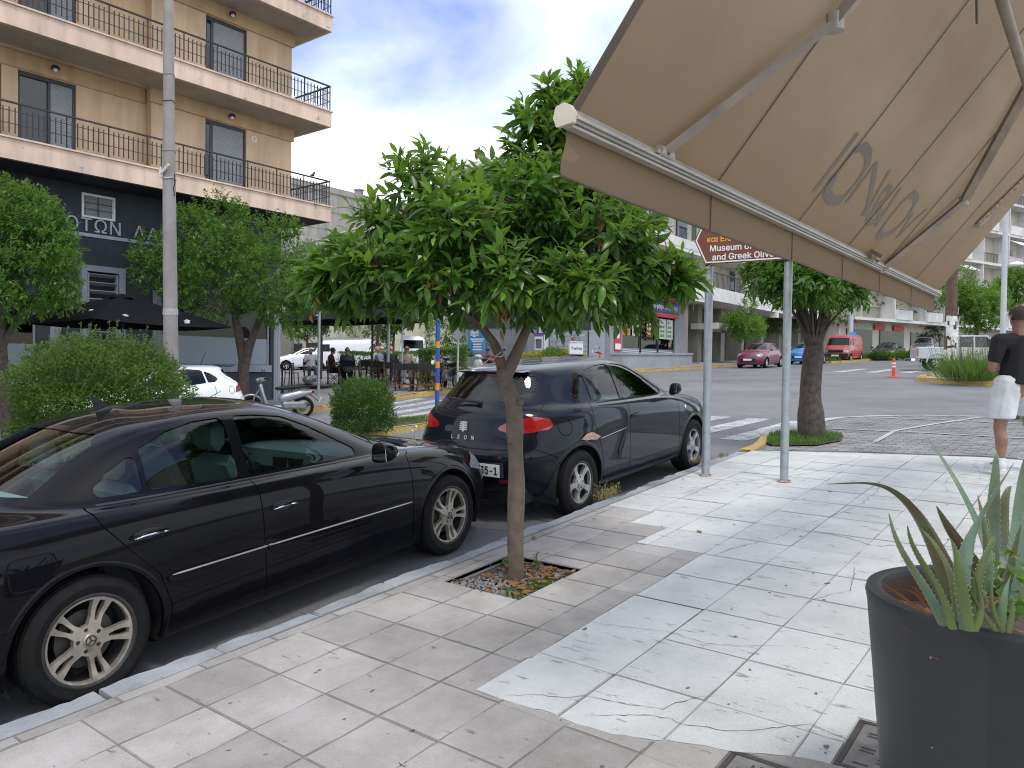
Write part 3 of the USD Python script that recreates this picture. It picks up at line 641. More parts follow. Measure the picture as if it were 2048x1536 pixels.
for i, (pts, w) in enumerate([([(2.72,2.15),(2.95,1.85),(3.05,1.5),(3.3,1.35)], .004), ([(2.78,1.75),(2.95,1.5),(3.0,1.2),(3.25,.95),(3.2,.75)], .004), ([(3.68,2.25),(3.78,1.9),(3.75,1.65),(3.95,1.3)], .0035),
    ([(6.15,2.0),(6.2,1.7),(6.05,1.35),(6.5,.6),(6.75,.3)], .006), ([(6.2,1.95),(7.4,1.75),(8.3,1.78)], .003), ([(6.75,.35),(7.6,.28),(8.4,.25),(8.9,.4)], .006), ([(7.0,3.4),(8.4,2.6),(9.2,2.45),(10.1,2.4)], .004),
    ([(4.6,1.42),(5.0,1.25),(5.5,1.35)], .004), ([(5.2,2.25),(5.9,2.0),(6.3,1.95)], .004), ([(8.2,1.2),(9.0,1.3),(9.6,1.1),(10.2,1.2)], .004), ([(4.4,.9),(4.9,.8),(5.3,.9)], .003), ([(6.7,3.6),(6.9,3.3),(7.5,3.2)], .004)]):
    put(pav, 'crack', crack(pts, w, i), 'crack_dark', False)
# drain covers beside the planter
for ci, (cv, lb) in enumerate(zip(covers, ['rusty iron drain cover with a key pattern beside the planter', 'iron drain cover cut off by the bottom edge of the view'])):
    dc = thing('drain_cover', lb, 'drain cover')
    x0, y0, x1, y1 = cv.bounds
    put(dc, 'frame', cat(*[slab(sbox(*q), -.002, .03, .003) for q in ((x0, y0, x0+.025, y1), (x1-.025, y0, x1, y1), (x0+.025, y0, x1-.025, y0+.025), (x0+.025, y1-.025, x1-.025, y1))]), 'iron', False)
    put(dc, 'lid', slab(sbox(x0+.028, y0+.028, x1-.028, y1-.028), -.008, .02, .003), 'iron', False)
    rb = []
    nx, ny = 5, 6; cx, cy = (x1-x0-.09)/nx, (y1-y0-.09)/ny
    for i in range(nx):
        for j in range(ny):
            a, b = x0+.045+i*cx, y0+.045+j*cy; w = .009
            L_ = [(a+.008, b+.008, a+cx-.012, b+.008+w), (a+.008, b+.008, a+.008+w, b+cy-.012), (a+.008, b+cy-.012-w, a+cx*.62, b+cy-.012), (a+cx*.62-w, b+cy*.45, a+cx*.62, b+cy-.012)]
            rb += [slab(sbox(*(q if (i+j) % 2 else (2*a+cx-q[2], q[1], 2*a+cx-q[0], q[3]))), -.003, .008, .001) for q in L_]
    put(dc, 'pattern', cat(*rb), 'iron', False, kind='stuff')
# --- tree pit
pit = struct('tree_pit', 'square soil pit with gravel and dead leaves round the orange tree', 'tree pit')
put(pit, 'soil', drape(PIT.buffer(.03), -.045, .06), 'soil', True)
put(pit, 'pit_edge', cat(*[slab(sbox(*q), -.004, .12, .003) for q in ((3.715, 2.83, 3.74, 3.49), (4.45, 2.83, 4.475, 3.49), (3.74, 2.825, 4.45, 2.85), (3.74, 3.47, 4.45, 3.495))]), 'concrete', False)
st = []
for _ in range(900):
    x, y = NR.uniform(3.75, 4.44), NR.uniform(2.86, 3.46)
    if (x-3.74)+(3.47-y)*-1 > .05+.25*NR.random() and NR.random() > .06: continue
    q = _ICO[NR.choice(42, 14, replace=False)]*NR.uniform(.006, .015, 3)+[x, y, H(x, y)-.035+NR.uniform(0, .01)]; st.append(hull(q))
put(pit, 'gravel', cat(*st), 'gravel', False, kind='stuff')
def curl_leaf(x, y, z, L, w, a, rg):
    u = np.linspace(-1, 1, 5); ca, sa = math.cos(a), math.sin(a); tilt = rg.uniform(-.5, .5); V = []
    for i, t in enumerate(u):
        ww = w*(1-t*t)**.7+.001; zz = .35*L*(t*t)*rg.uniform(.2, .7)
        for s in (-1, 0, 1): V.append((t*L/2, s*ww/2, zz+abs(s)*ww*.35*rg.uniform(.2, 1)))
    V = np.array(V); V[:, 2] += V[:, 1]*tilt; V = np.c_[V[:, 0]*ca-V[:, 1]*sa+x, V[:, 0]*sa+V[:, 1]*ca+y, V[:, 2]+z]; F = [f for i in range(4) for s in range(2) for f in ((i*3+s, (i+1)*3+s, (i+1)*3+s+1), (i*3+s, (i+1)*3+s+1, i*3+s+1))]
    return trimesh.Trimesh(V, np.array(F), process=False)
lv = []
for _ in range(420):
    x, y = NR.uniform(3.77, 4.43), NR.uniform(2.88, 3.45)
    if y-x < -1.1+.25*NR.random() or NR.random() < .18: lv.append(curl_leaf(x, y, H(x, y)-.038+NR.uniform(0, .03), NR.uniform(.04, .085), NR.uniform(.015, .03), NR.uniform(0, 6.28), NR))
put(pit, 'leaf_litter', cat(*lv), 'litter', True, kind='stuff')
def tufts(poly, n, h, mname, name, parent, dens=None, off=0., lean=.5, w=.004, rg=NR, label=None):
    x0, y0, x1, y1 = poly.bounds; V, F = [], []; o = 0; shapely.prepare(poly)
    P = np.c_[rg.uniform(x0, x1, n*3), rg.uniform(y0, y1, n*3)]; P = P[shapely.contains_xy(poly, P[:, 0], P[:, 1])]
    P = P[meshkit.fbm(np.c_[P*2.2, P[:, :1]*0], 3, 11) > rg.uniform(.25, .62, len(P))][:n]
    for x, y in P:
        a = rg.uniform(0, 6.28); hh = h*rg.uniform(.4, 1.2); l = hh*lean*rg.uniform(.1, 1.1); z = H(x, y)+off; d = np.array([math.cos(a), math.sin(a)]); s = np.array([-d[1], d[0]])*w*rg.uniform(.7, 1.5)
        V += [(x-s[0], y-s[1], z), (x+s[0], y+s[1], z), (x+d[0]*l*.35-s[0]*.7, y+d[1]*l*.35-s[1]*.7, z+hh*.6), (x+d[0]*l*.35+s[0]*.7, y+d[1]*l*.35+s[1]*.7, z+hh*.6), (x+d[0]*l, y+d[1]*l, z+hh)]
        F += [(o, o+1, o+3), (o, o+3, o+2), (o+2, o+3, o+4)]; o += 5
    if parent is None: return solo(name, (np.array(V), np.array(F)), mname, label, 'grass', kind='stuff', smooth=True)
    return put(parent, name, (np.array(V), np.array(F)), mname, True, kind='stuff')
tufts(Polygon([(3.76,2.86),(4.2,2.86),(4.25,2.98),(3.95,3.0),(3.8,3.12)]), 900, .035, 'grass', 'grass', pit, off=-.035, w=.003)
tufts(Point(4.38, 3.40).buffer(.07), 120, .05, 'grass', 'grass', pit, off=-.035, w=.004)
# --- paver square beyond the tiles
PAVER = Polygon([(9.78,3.67),(10.27,2.42),(10.62,1.2),(10.62,-9),(16.3,-9),(16.25,1.6),(15.95,2.7),(15.4,3.45),(14.6,4.0),(13.6,4.28),(12.2,4.30),(11.4,4.17),(10.8,3.82),(10.25,3.68)])
GRASSP = Polygon([(10.25,3.55),(10.5,3.75),(11.2,3.98),(11.9,4.0),(12.1,3.6),(11.9,3.1),(11.2,2.95),(10.6,3.1)])
pq = struct('paver_square', 'grey brick paver square at the street corner', 'pavement')
put(pq, 'paver_bed', drape(PAVER, -.02), 'joint_dirt', True)
cnt, rest = 0, []
inner = PAVER.buffer(-.10).difference(GRASSP); shapely.prepare(inner)
for i, s in enumerate(np.arange(9.8, 16.3, .12)):
    for j, t in enumerate(np.arange(-9+.12*(i % 2), 4.3, .24)):
        q = sbox(s+.004, t+.004, s+.116, t+.236)
        if not inner.intersects(q): continue
        if not inner.contains_properly(q): q = q.intersection(inner)
        if q.area < .002: continue
        m = slab(q, R_.uniform(-.006, 0.), .03, .004)
        if m is None: continue
        if cnt < 300 and t > -1.0 and s < 14.: put(pq, 'paver', m, 'paver_grey', False); cnt += 1
        else: rest.append(m)
put(pq, 'pavers', cat(*rest), 'paver_grey', False, kind='stuff')
lip = PAVER.buffer(-.005).difference(PAVER.buffer(-.095)).intersection(sbox(10.9, -9, 17, 4.4)); 
for q in np.arange(-9, 4.4, .8):
    for g in getattr(lip.intersection(sbox(10, q+.004, 17, q+.796)), 'geoms', [lip.intersection(sbox(10, q+.004, 17, q+.796))]):
        if g.geom_type == 'Polygon' and g.area > .005: put(pq, 'edge_stone', slab(g, .006, .14, .006, .2), 'paver_white', False)
for pts in ([(11.35,2.55),(12.9,2.62),(14.3,2.3),(15.95,1.85)], [(12.7,3.5),(12.85,2.4),(12.85,1.0),(12.9,-4)], [(15.0,3.4),(15.1,1.0),(15.1,-6)]):
    put(pq, 'white_line', drape(LineString(pts).buffer(.035, cap_style=2), .006, .3), 'paver_white', False)
put(pq, 'tactile_strip', cat(*[slab(sbox(13.3+.14*i, -.6, 13.38+.14*i, .9), .006, .02, .004) for i in range(9)]), 'paver_white', False, kind='stuff')
gp = struct('verge', 'small grassy patch round the foot of the street corner tree', 'verge')
put(gp, 'soil', drape(GRASSP, .012, .2), 'soil', True); tufts(GRASSP.buffer(-.02), 3800, .07, 'grass', 'grass', gp, off=.01)
# --- kerbed islands with yellow stones
def kerbline(parent, pts, width=.16, h=.0, depth=.2, step=.85, mt='kerb_yellow', skip=()):
    L = LineString(pts); n = int(L.length/step)
    for i in range(n):
        if i in skip: continue
        a, b = i*L.length/n, (i+1)*L.length/n-.012
        seg = shapely.ops.substring(L, a, b); q = seg.buffer(width/2, cap_style=2)
        m = slab(q, h+R_.uniform(-.005, .005), depth, .018, .4)
        if m is not None: put(parent, 'kerb_stone', m, mt, 35)
med = struct('median', 'long grassy median with yellow kerb between the two carriageways', 'median')
MED = Polygon([(-30,11.15),(11.7,11.15),(12.3,11.35),(12.65,11.75),(12.6,12.2),(12.2,12.6),(11.5,12.75),(-30,12.75)])
put(med, 'soil', drape(MED.intersection(sbox(-12, 0, 20, 20)), -.02), 'soil', True); kerbline(med, list(MED.intersection(sbox(-8, 10, 20, 20)).buffer(-.02).exterior.coords)[:])
tufts(MED.intersection(sbox(3, 10, 14, 14)).buffer(-.12), 9000, .09, 'grass', 'grass', med, w=.006)
med2 = struct('median', 'planted median with yellow kerb and a lamp post up the street', 'median')
MED2 = Polygon([(54.5,15.2),(55.2,14.7),(75,14.2),(75,17.2),(55.5,16.6),(54.7,16.0)])
put(med2, 'soil', drape(MED2, -.01, 1.), 'soil', True); kerbline(med2, list(MED2.buffer(-.05).exterior.coords), .3, .02, .2, 1.4); tufts(MED2.buffer(-.3), 3000, .35, 'grass', 'grass', med2, w=.02)
isl = struct('island', 'rounded traffic island with pale yellow kerb round the wooden pole', 'traffic island')
ISL = Polygon([(33.4,5.9),(31.8,5.7),(30.2,4.6),(29.3,3.2),(29.0,1.5),(29.3,-1),(30.4,-2.5),(37,-2.5),(37,4.5),(36,5.6)]).buffer(.4).buffer(-.4)
put(isl, 'soil', drape(ISL, -.01, 1.), 'concrete', True); kerbline(isl, list(ISL.buffer(-.08).exterior.coords), .3, .03, .2, .9)
# --- far pavement with its yellow kerb bending into the side street
FK = [(-30,17.45),(13.0,17.45),(15.5,17.45),(17.5,17.15),(19.2,17.3),(21.0,18.2),(22.2,20.0),(22.6,23.0),(22.6,45)]
FARP = Polygon(FK+[(-30,45)])
fp = struct('pavement', 'far pavement with yellow kerb along the dark cafe front and terrace', 'pavement')
put(fp, 'paving', drape(FARP.buffer(-.1), .0, 1.), 'pavement_far', True); kerbline(fp, [p for p in FK if p[0] > -6 or p[0] == 0] if False else [(-6,17.45)]+FK[1:8], .2, .005)
SP = [(110,18.9),(47,18.9),(38,19.3),(36.2,19.6),(35.2,20.3),(34.8,21.5),(34.6,45)]
sp_ = struct('pavement', 'pavement in front of the grey supermarket', 'pavement')
put(sp_, 'paving', drape(Polygon(SP+[(110,45)]).buffer(-.1), .0, 1.), 'pavement_far', True); kerbline(sp_, SP[1:6], .22, .005)
kerbline(sp_, [(110,18.9),(47,18.9)], .2, .005, mt='kerb_stone', step=2.5)
# --- road markings
zb = struct('zebra_crossing', 'worn white zebra stripes across the street at the corner', 'road marking')
for t in np.arange(4.45, 17.2, .86):
    if 10.9 < t < 12.9: continue
    o = .16*(t-4.5); put(zb, 'stripe', drape(Polygon([(11.6+o,t),(15.0+o,t),(15.0+o,t+.43),(11.6+o,t+.43)]), ROAD+.004, .5), 'road_paint', True)
mk = struct('zebra_crossing', 'white stripes on the road near the orange delineator post', 'road marking')
for i, t in enumerate((7.4, 8.9, 10.4)): put(mk, 'stripe', drape(Polygon([(39.5,t),(44.5,t),(44.5,t+.5),(39.5,t+.5)]), ROAD+.004, 1.), 'road_paint', True)
# ---------------------------------------------------------------- the black saloon and the charcoal hatchback at the kerb
def ringset(rows): return [[(x, y, z) for x, y, z in r] for r in rows]
def rz_(pairs, z):   # ring of constant or listed heights
    return [(x, y, (z if np.ndim(z) == 0 else z[i])) for i, (x, y) in enumerate(pairs)]
SALOON = [
 rz_([(2.10,0),(2.06,.4),(1.95,.62),(1.43,.66),(.75,.68),(0,.68),(-.75,.68),(-1.43,.66),(-2.1,.62),(-2.3,.4),(-2.35,0)], .2),
 rz_([(2.24,0),(2.18,.45),(2.03,.76),(1.43,.86),(.75,.85),(0,.85),(-.75,.85),(-1.43,.86),(-2.28,.80),(-2.45,.45),(-2.49,0)], [.2,.2,.2,.19,.19,.19,.19,.19,.24,.26,.26]),
 rz_([(2.32,0),(2.26,.5),(2.08,.83),(1.43,.905),(.75,.895),(0,.895),(-.75,.895),(-1.43,.905),(-2.34,.86),(-2.53,.5),(-2.57,0)], [.34,.34,.33,.32,.31,.31,.31,.32,.36,.38,.38]),
 rz_([(2.34,0),(2.28,.5),(2.08,.86),(1.43,.925),(.75,.92),(0,.92),(-.75,.92),(-1.43,.925),(-2.36,.88),(-2.56,.5),(-2.60,0)], [.54,.54,.55,.55,.55,.55,.56,.57,.59,.6,.6]),
 rz_([(2.30,0),(2.22,.5),(2.0,.82),(1.43,.905),(.75,.915),(0,.92),(-.75,.92),(-1.43,.905),(-2.30,.85),(-2.53,.5),(-2.56,0)], [.70,.71,.73,.77,.80,.82,.84,.86,.87,.87,.87]),
 rz_([(2.22,0),(2.12,.46),(1.88,.73),(1.42,.83),(.78,.865),(0,.88),(-.75,.88),(-1.42,.855),(-2.16,.76),(-2.42,.46),(-2.47,0)], [.80,.81,.845,.885,.915,.935,.95,.965,.985,.99,.99]),
 rz_([(1.72,0),(1.68,.42),(1.52,.66),(1.22,.775),(.76,.82),(0,.835),(-.75,.835),(-1.36,.80),(-1.95,.65),(-2.15,.42),(-2.22,0)], [.93,.92,.915,.93,.945,.955,.968,.985,1.005,1.015,1.02]),
 rz_([(1.16,0),(1.12,.40),(1.02,.62),(.92,.735),(.72,.79),(0,.805),(-.75,.805),(-1.32,.77),(-1.64,.60),(-1.80,.38),(-1.84,0)], [.985,.975,.96,.955,.955,.965,.98,.998,1.012,1.03,1.035]),
 rz_([(1.02,0),(.99,.39),(.90,.60),(.80,.71),(.62,.77),(0,.785),(-.75,.785),(-1.26,.75),(-1.56,.585),(-1.70,.37),(-1.74,0)], [1.045,1.035,1.01,.995,.99,.995,1.01,1.03,1.05,1.075,1.08]),
 rz_([(.55,0),(.53,.34),(.47,.53),(.39,.62),(.25,.675),(-.05,.70),(-.72,.705),(-1.06,.67),(-1.27,.52),(-1.37,.33),(-1.40,0)], [1.27,1.262,1.245,1.23,1.225,1.23,1.235,1.24,1.25,1.265,1.27]),
 rz_([(.17,0),(.15,.30),(.11,.47),(.05,.555),(-.07,.60),(-.27,.615),(-.62,.615),(-.86,.59),(-1.0,.48),(-1.06,.30),(-1.08,0)], [1.42,1.413,1.395,1.38,1.385,1.395,1.395,1.38,1.38,1.39,1.395]),
 rz_([(-.02,0),(-.03,.26),(-.06,.39),(-.1,.44),(-.2,.47),(-.36,.48),(-.56,.475),(-.73,.45),(-.83,.38),(-.88,.25),(-.90,0)], [1.458,1.452,1.442,1.436,1.438,1.442,1.44,1.43,1.427,1.437,1.44]),
 rz_([(-.2,0),(-.2,.0),(-.21,0),(-.23,0),(-.28,0),(-.38,0),(-.5,0),(-.6,0),(-.66,0),(-.69,0),(-.7,0)], [1.472]*4+[1.474]*3+[1.468]*4),
]
SALOON = [[(x, y, z-.04-.03*smst((z-1.0)/.4)) for x, y, z in r] for r in SALOON]
_lz = lambda q: [(x, z-.04-.03*float(smst((z-1.0)/.4))) for x, z in q]
D1 = D = dict(rings=SALOON, belt=8, R=.322, r=.230, w=.235, W=.91, track=.785, arches=[(1.427, .385), (-1.427, .385)], paint='paint_black', detail=True, step=.08,
  rim='twin', spokes=5, rim_mat='alloy_dusty', spin=14, shelf='interior_pale', cabin=(-1.25, .78, .70, .5), glass='car_glass',
  side_glass=[[(.70,.985),(.20,1.25),(.02,1.34),(-.20,1.375),(-.345,1.385),(-.375,1.0)], [(-.455,1.003),(-.43,1.385),(-.62,1.38),(-.80,1.345),(-.985,1.265),(-1.005,1.03)], [(-1.035,1.03),(-1.015,1.25),(-1.18,1.155),(-1.285,1.065),(-1.26,1.032)]],
  windscreen=[(-.1,1.0),(.40,1.0),(.69,.985),(.535,1.34),(.40,1.38),(-.1,1.40)],
  rear_glass=[(-.1,1.06),(.36,1.055),(.56,1.06),(.485,1.30),(.40,1.355),(-.1,1.375)],
  lamps=[('headlight','sideF',[(1.72,.70),(2.10,.60),(2.16,.66),(2.08,.76),(1.90,.79)],'lamp_front',None), ('tail_light','sideF',[(-2.20,.72),(-2.45,.70),(-2.50,.84),(-2.25,.90)],'tail_red',None)],
  lines=[('sideF',[(.98,.95),(.97,.80),(.965,.50),(.97,.30),(.96,.26)]), ('sideF',[(-.39,.99),(-.385,.6),(-.37,.26)]), ('sideF',[(-1.0,.27),(-1.0,.42),(-1.06,.60),(-1.22,.78),(-1.33,.92),(-1.345,1.0)]), ('sideF',[(-1.0,.285),(.96,.285)]),
    ('top',[(2.02,.0),(2.0,.45),(1.86,.69),(1.3,.775),(1.0,.775),(.93,.70)]), ('top',[(-1.90,.0),(-1.88,.4),(-1.74,.60),(-1.9,.69),(-2.3,.66),(-2.46,.62)]),
    ('sideF',[(-1.80,.53),(-2.3,.56),(-2.5,.57)]), ('sideF',[(1.82,.53),(2.0,.55),(2.3,.56)]),
    ('sideF',[tuple(p) for p in np.array(rrect(-1.77,-1.565,.70,.85,.035).exterior.coords)])])
D['side_glass'] = [_lz(q) if i else _lz([(.62,.985)]+q[1:]) for i, q in enumerate(D['side_glass'])]; D['windscreen'] = _lz(D['windscreen']); D['rear_glass'] = _lz(D['rear_glass']); D['lines'] = [(c, q if c == 'top' else _lz(q)) for c, q in D['lines']]; D['lamps'] = [(n, c, _lz(q), m, l) for n, c, q, m, l in D['lamps']]
CY1 = 4.965; s1 = 3.10
merc, SK = car('saloon_car', 'black four door saloon car with dusty twin-spoke wheels parked at the kerb', 'car', (s1, CY1, float(G(s1))+ROAD), .069, -math.atan(slope(s1)), D)
def on(S, ch, pts, off=0.):      # points on the skin from its side view
    uk = []
    f = S._cache.setdefault(ch, None) if hasattr(S, '_cache') else None
    return None
def skin_y(S, x, z, k0=1., k1=8.):
    """half width of the skin at x, z"""
    if not hasattr(S, '_yt'):
        u, k = np.meshgrid(np.linspace(2, S.N-3, 160), np.linspace(k0, k1, 160)); p = S.at(u.ravel(), k.ravel()); S._yt = LinearNDInterpolator(p[:, [0, 2]], p[:, 1])
    y = S._yt(x, z); return np.nan_to_num(y, nan=.85)
def side_strip(S, p0, p1, h, th, n=24, taper=True):
    """a bar lying along the flank, following the skin"""
    x = np.linspace(p0[0], p1[0], n); zc = np.linspace(p0[1], p1[1], n); hh = h*np.ones(n)
    if taper: hh[0] *= .3; hh[-1] *= .3; hh[1] *= .8; hh[-2] *= .8
    R = []
    for dz, o in ((-.5, 0.), (-.42, .8), (0, 1.), (.42, .8), (.5, 0.)):
        z = zc+dz*hh; R.append(np.c_[x, skin_y(S, x, z)+o*th-.002, z])
    V = np.vstack(R); F = [f for j in range(4) for i in range(n-1) for f in ((j*n+i, j*n+i+1, (j+1)*n+i+1), (j*n+i, (j+1)*n+i+1, (j+1)*n+i))]
    return trimesh.Trimesh(V, np.array(F)[:, ::-1], process=False)
def pair(t, name, m, mt, smooth=40, label=None):
    put(t, name, m, mt, smooth, label); put(t, name, mirror_y(m), mt, smooth, label)
def handle(t, S, x, z, chrome):
    y = float(skin_y(S, x, z))
    rec = move(trimesh.creation.icosphere(subdivisions=2), (0, 0, 0)); rec.apply_scale([.088, .006, .032]); rec.apply_translation([x, y-.002, z]); pair(t, 'handle_recess', rec, 'black_plastic')
    g = tube([(x-.105+.21*q, y+.004+.034*math.sin(math.pi*min(max(q, .0), 1))**.5, z+.012*math.sin(math.pi*q)) for q in np.linspace(0, 1, 13)], [.006]+[.0115]*11+[.006], 8)
    pair(t, 'door_handle', g, 'paint_black' if chrome else D2['paint'])
    if chrome: pair(t, 'handle_chrome', tube([(x-.10+.2*q, y+.013+.034*math.sin(math.pi*q)**.5, z+.012*math.sin(math.pi*q)-.001) for q in np.linspace(0.03, .97, 13)], .0055, 6), 'chrome')
def door_mirror(t, S, x, z, paint, glass='mirror_glass', w=.2):
    y = float(skin_y(S, x-.05, z-.04, ))
    m = hull([(x+.05, y-.02, z+.02), (x+.06, y+.02, z-.03), (x+.10, y+.08, z+.0), (x+.10, y+.08, z+.10), (x+.085, y+w, z+.02), (x+.085, y+w, z+.10), (x+.02, y+w+.025, z+.01), (x+.02, y+w+.025, z+.10),
              (x-.075, y+w+.015, z+.0), (x-.075, y+w+.015, z+.12), (x+.02, y+.06, z-.02), (x+.02, y+.06, z+.13), (x+.04, y+.07, z+.145), (x+.04, y+w-.02, z+.14)])
    mm = trimesh.Trimesh(m.vertices, m.faces, process=True); mm = mm.subdivide_loop(2) if hasattr(mm, 'subdivide_loop') else mm
    pair(t, 'door_mirror', mm, paint)
    g = hull([(x+a+d, y+b, z+c) for d in (0, .004) for a, b, c in ((.006, .085, .01), (.006, .085, .105), (-.062, w, .015), (-.062, w, .105))]); pair(t, 'mirror_pane', g, 'chrome', False)
    pair(t, 'mirror_indicator', hull([(x+.092, y+.09, z+.045), (x+.092, y+.09, z+.055), (x+.082, y+w-.01, z+.04), (x+.082, y+w-.01, z+.055), (x+.03, y+w+.02, z+.045), (x+.03, y+w+.02, z+.052), (x+.06, y+.1, z+.05)]), 'indicator_white')
def arch_lip(S, ax, ar, R, th=.012, wd=.03):
    a = np.linspace(-.28, math.pi+.28, 40); out = []
    for rr, o in ((ar-.006, -.018), (ar-.003, .004), (ar+wd*.5, .008), (ar+wd, .0)):
        x = ax+rr*np.cos(a); z = R-.01+rr*np.sin(a); out.append(np.c_[x, skin_y(S, x, np.maximum(z, .22))+o-.001, z])
    V = np.vstack(out); n = 40; F = [f for j in range(3) for i in range(n-1) for f in ((j*n+i, j*n+i+1, (j+1)*n+i+1), (j*n+i, (j+1)*n+i+1, (j+1)*n+i))]
    return trimesh.Trimesh(V, np.array(F), process=False)
D2 = None
for x, z in ((-.60, .80), (-1.02+.0, .825)): pass
handle(merc, SK, -.23, .755, True); handle(merc, SK, -1.10, .785, True)
pair(merc, 'side_moulding', side_strip(SK, (-1.02, .522), (-.375, .522), .066, .016), 'paint_black')
pair(merc, 'side_moulding', side_strip(SK, (-.365, .522), (.955, .517), .066, .016, 40), 'paint_black')
pair(merc, 'trim_strip', side_strip(SK, (-1.0, .54), (-.375, .54), .012, .022), 'trim_satin'); pair(merc, 'trim_strip', side_strip(SK, (-.365, .54), (.94, .536), .012, .022, 40), 'trim_satin')
pair(merc, 'waist_strip', side_strip(SK, (-1.29, .962), (.70, .920), .010, .006, 50, False), 'trim_rubber')
door_mirror(merc, SK, .52, .915, 'paint_black', w=.27)
for ax in (1.427, -1.427): pair(merc, 'wheel_arch_lip', arch_lip(SK, ax, .385, .322, wd=.028), 'paint_black')
put(merc, 'roof_antenna', move(cat(hull([(-.93, 0, 1.425), (-.78, .028, 1.448), (-.78, -.028, 1.448), (-.68, 0, 1.455), (-.86, .02, 1.437), (-.86, -.02, 1.437), (-.80, .012, 1.468), (-.80, -.012, 1.468)]), hull([(-.87, .008, 1.45), (-.87, -.008, 1.45), (-.76, .004, 1.46), (-.76, -.004, 1.46), (-.90, 0, 1.535), (-.885, 0, 1.54)])), (0, 0, -.07)), 'black_plastic')
sb = cat(tube([(0, .03*math.cos(a), .03*math.sin(a)) for a in np.linspace(0, 2*math.pi, 25)], .0028, 6, False), *[bar((0, 0, 0), (0, .028*math.sin(a), .028*math.cos(a)), .004) for a in (0, 2.094, -2.094)])
put(merc, 'bonnet_emblem', cat(move(sb, (2.04, 0, .895)), tube([(2.04, 0, .80), (2.04, 0, .865)], .005, 8)), 'chrome')
put(merc, 'wiper', cat(bar((1.10, -.05, .96), (1.02, -.62, .945), .012, .01), bar((1.1, .45, .96), (1.02, -.1, .98), .012, .01)), 'black_plastic')
put(merc, 'bonnet_vents', cat(*[bar((1.16+.03*i, -.62+.05*i*0, .922), (1.20+.03*i, -.30, .935), .008, .01) for i in range(4)]), 'black_plastic')
HATCH = [
 rz_([(2.0,0),(1.95,.4),(1.85,.62),(1.29,.66),(.75,.68),(0,.68),(-.7,.68),(-1.29,.66),(-1.8,.62),(-1.95,.4),(-2.0,0)], .2),
 rz_([(2.10,0),(2.05,.45),(1.9,.74),(1.29,.83),(.75,.83),(0,.83),(-.7,.83),(-1.29,.84),(-1.92,.74),(-2.08,.45),(-2.11,0)], [.2,.2,.2,.19,.19,.19,.19,.2,.27,.29,.29]),
 rz_([(2.20,0),(2.14,.48),(1.95,.80),(1.29,.885),(.75,.87),(0,.865),(-.7,.87),(-1.29,.895),(-1.97,.82),(-2.15,.5),(-2.18,0)], [.34,.34,.33,.32,.31,.31,.32,.33,.38,.40,.40]),
 rz_([(2.22,0),(2.15,.5),(1.95,.83),(1.29,.90),(.75,.89),(0,.885),(-.7,.89),(-1.29,.915),(-1.99,.85),(-2.18,.5),(-2.22,0)], [.54,.54,.55,.55,.55,.55,.56,.57,.58,.58,.58]),
 rz_([(2.19,0),(2.12,.49),(1.90,.81),(1.29,.895),(.75,.89),(0,.888),(-.7,.893),(-1.29,.91),(-1.985,.84),(-2.165,.5),(-2.20,0)], [.65,.66,.67,.70,.71,.71,.72,.70,.665,.655,.655]),
 rz_([(2.16,0),(2.08,.48),(1.86,.79),(1.29,.885),(.75,.89),(0,.89),(-.7,.895),(-1.29,.895),(-1.93,.815),(-2.09,.5),(-2.12,0)], [.73,.74,.77,.80,.82,.83,.85,.84,.77,.74,.735]),
 rz_([(2.08,0),(2.0,.46),(1.76,.72),(1.26,.82),(.78,.855),(0,.868),(-.7,.872),(-1.27,.86),(-1.885,.765),(-2.05,.46),(-2.085,0)], [.80,.81,.86,.905,.945,.965,.985,.985,.965,.95,.945]),
 rz_([(1.62,0),(1.58,.42),(1.44,.64),(1.15,.75),(.76,.81),(0,.83),(-.7,.835),(-1.22,.81),(-1.82,.71),(-2.0,.45),(-2.04,0)], [.93,.925,.93,.95,.975,.995,1.015,1.035,1.04,1.03,1.03]),
 rz_([(1.20,0),(1.17,.40),(1.07,.62),(.94,.73),(.73,.785),(0,.805),(-.7,.81),(-1.18,.785),(-1.75,.665),(-1.94,.43),(-1.99,0)], [1.0,.995,.98,.98,.985,1.005,1.03,1.055,1.075,1.065,1.065]),
 rz_([(1.06,0),(1.03,.39),(.95,.60),(.83,.70),(.64,.765),(0,.785),(-.7,.79),(-1.14,.765),(-1.68,.645),(-1.88,.42),(-1.93,0)], [1.06,1.05,1.035,1.02,1.02,1.04,1.06,1.09,1.11,1.105,1.105]),
 rz_([(.62,0),(.60,.34),(.54,.53),(.45,.62),(.30,.67),(-.05,.70),(-.66,.705),(-1.05,.685),(-1.50,.575),(-1.70,.38),(-1.75,0)], [1.28,1.27,1.255,1.24,1.235,1.245,1.25,1.255,1.26,1.26,1.265]),
 rz_([(.22,0),(.20,.30),(.15,.46),(.09,.55),(-.05,.595),(-.27,.615),(-.65,.615),(-.98,.595),(-1.45,.52),(-1.64,.34),(-1.69,0)], [1.42,1.415,1.40,1.385,1.395,1.405,1.40,1.39,1.37,1.365,1.37]),
 rz_([(0,0),(0,.26),(-.04,.40),(-.1,.45),(-.2,.48),(-.38,.49),(-.66,.48),(-.95,.47),(-1.40,.43),(-1.60,.29),(-1.65,0)], [1.46,1.455,1.447,1.442,1.447,1.452,1.45,1.44,1.415,1.408,1.412]),
 rz_([(-.2,0),(-.2,0),(-.22,0),(-.25,0),(-.32,0),(-.45,0),(-.62,0),(-.8,0),(-1.0,0),(-1.1,0),(-1.12,0)], [1.476]*4+[1.478]*2+[1.474,1.468,1.46,1.457,1.456]),
]
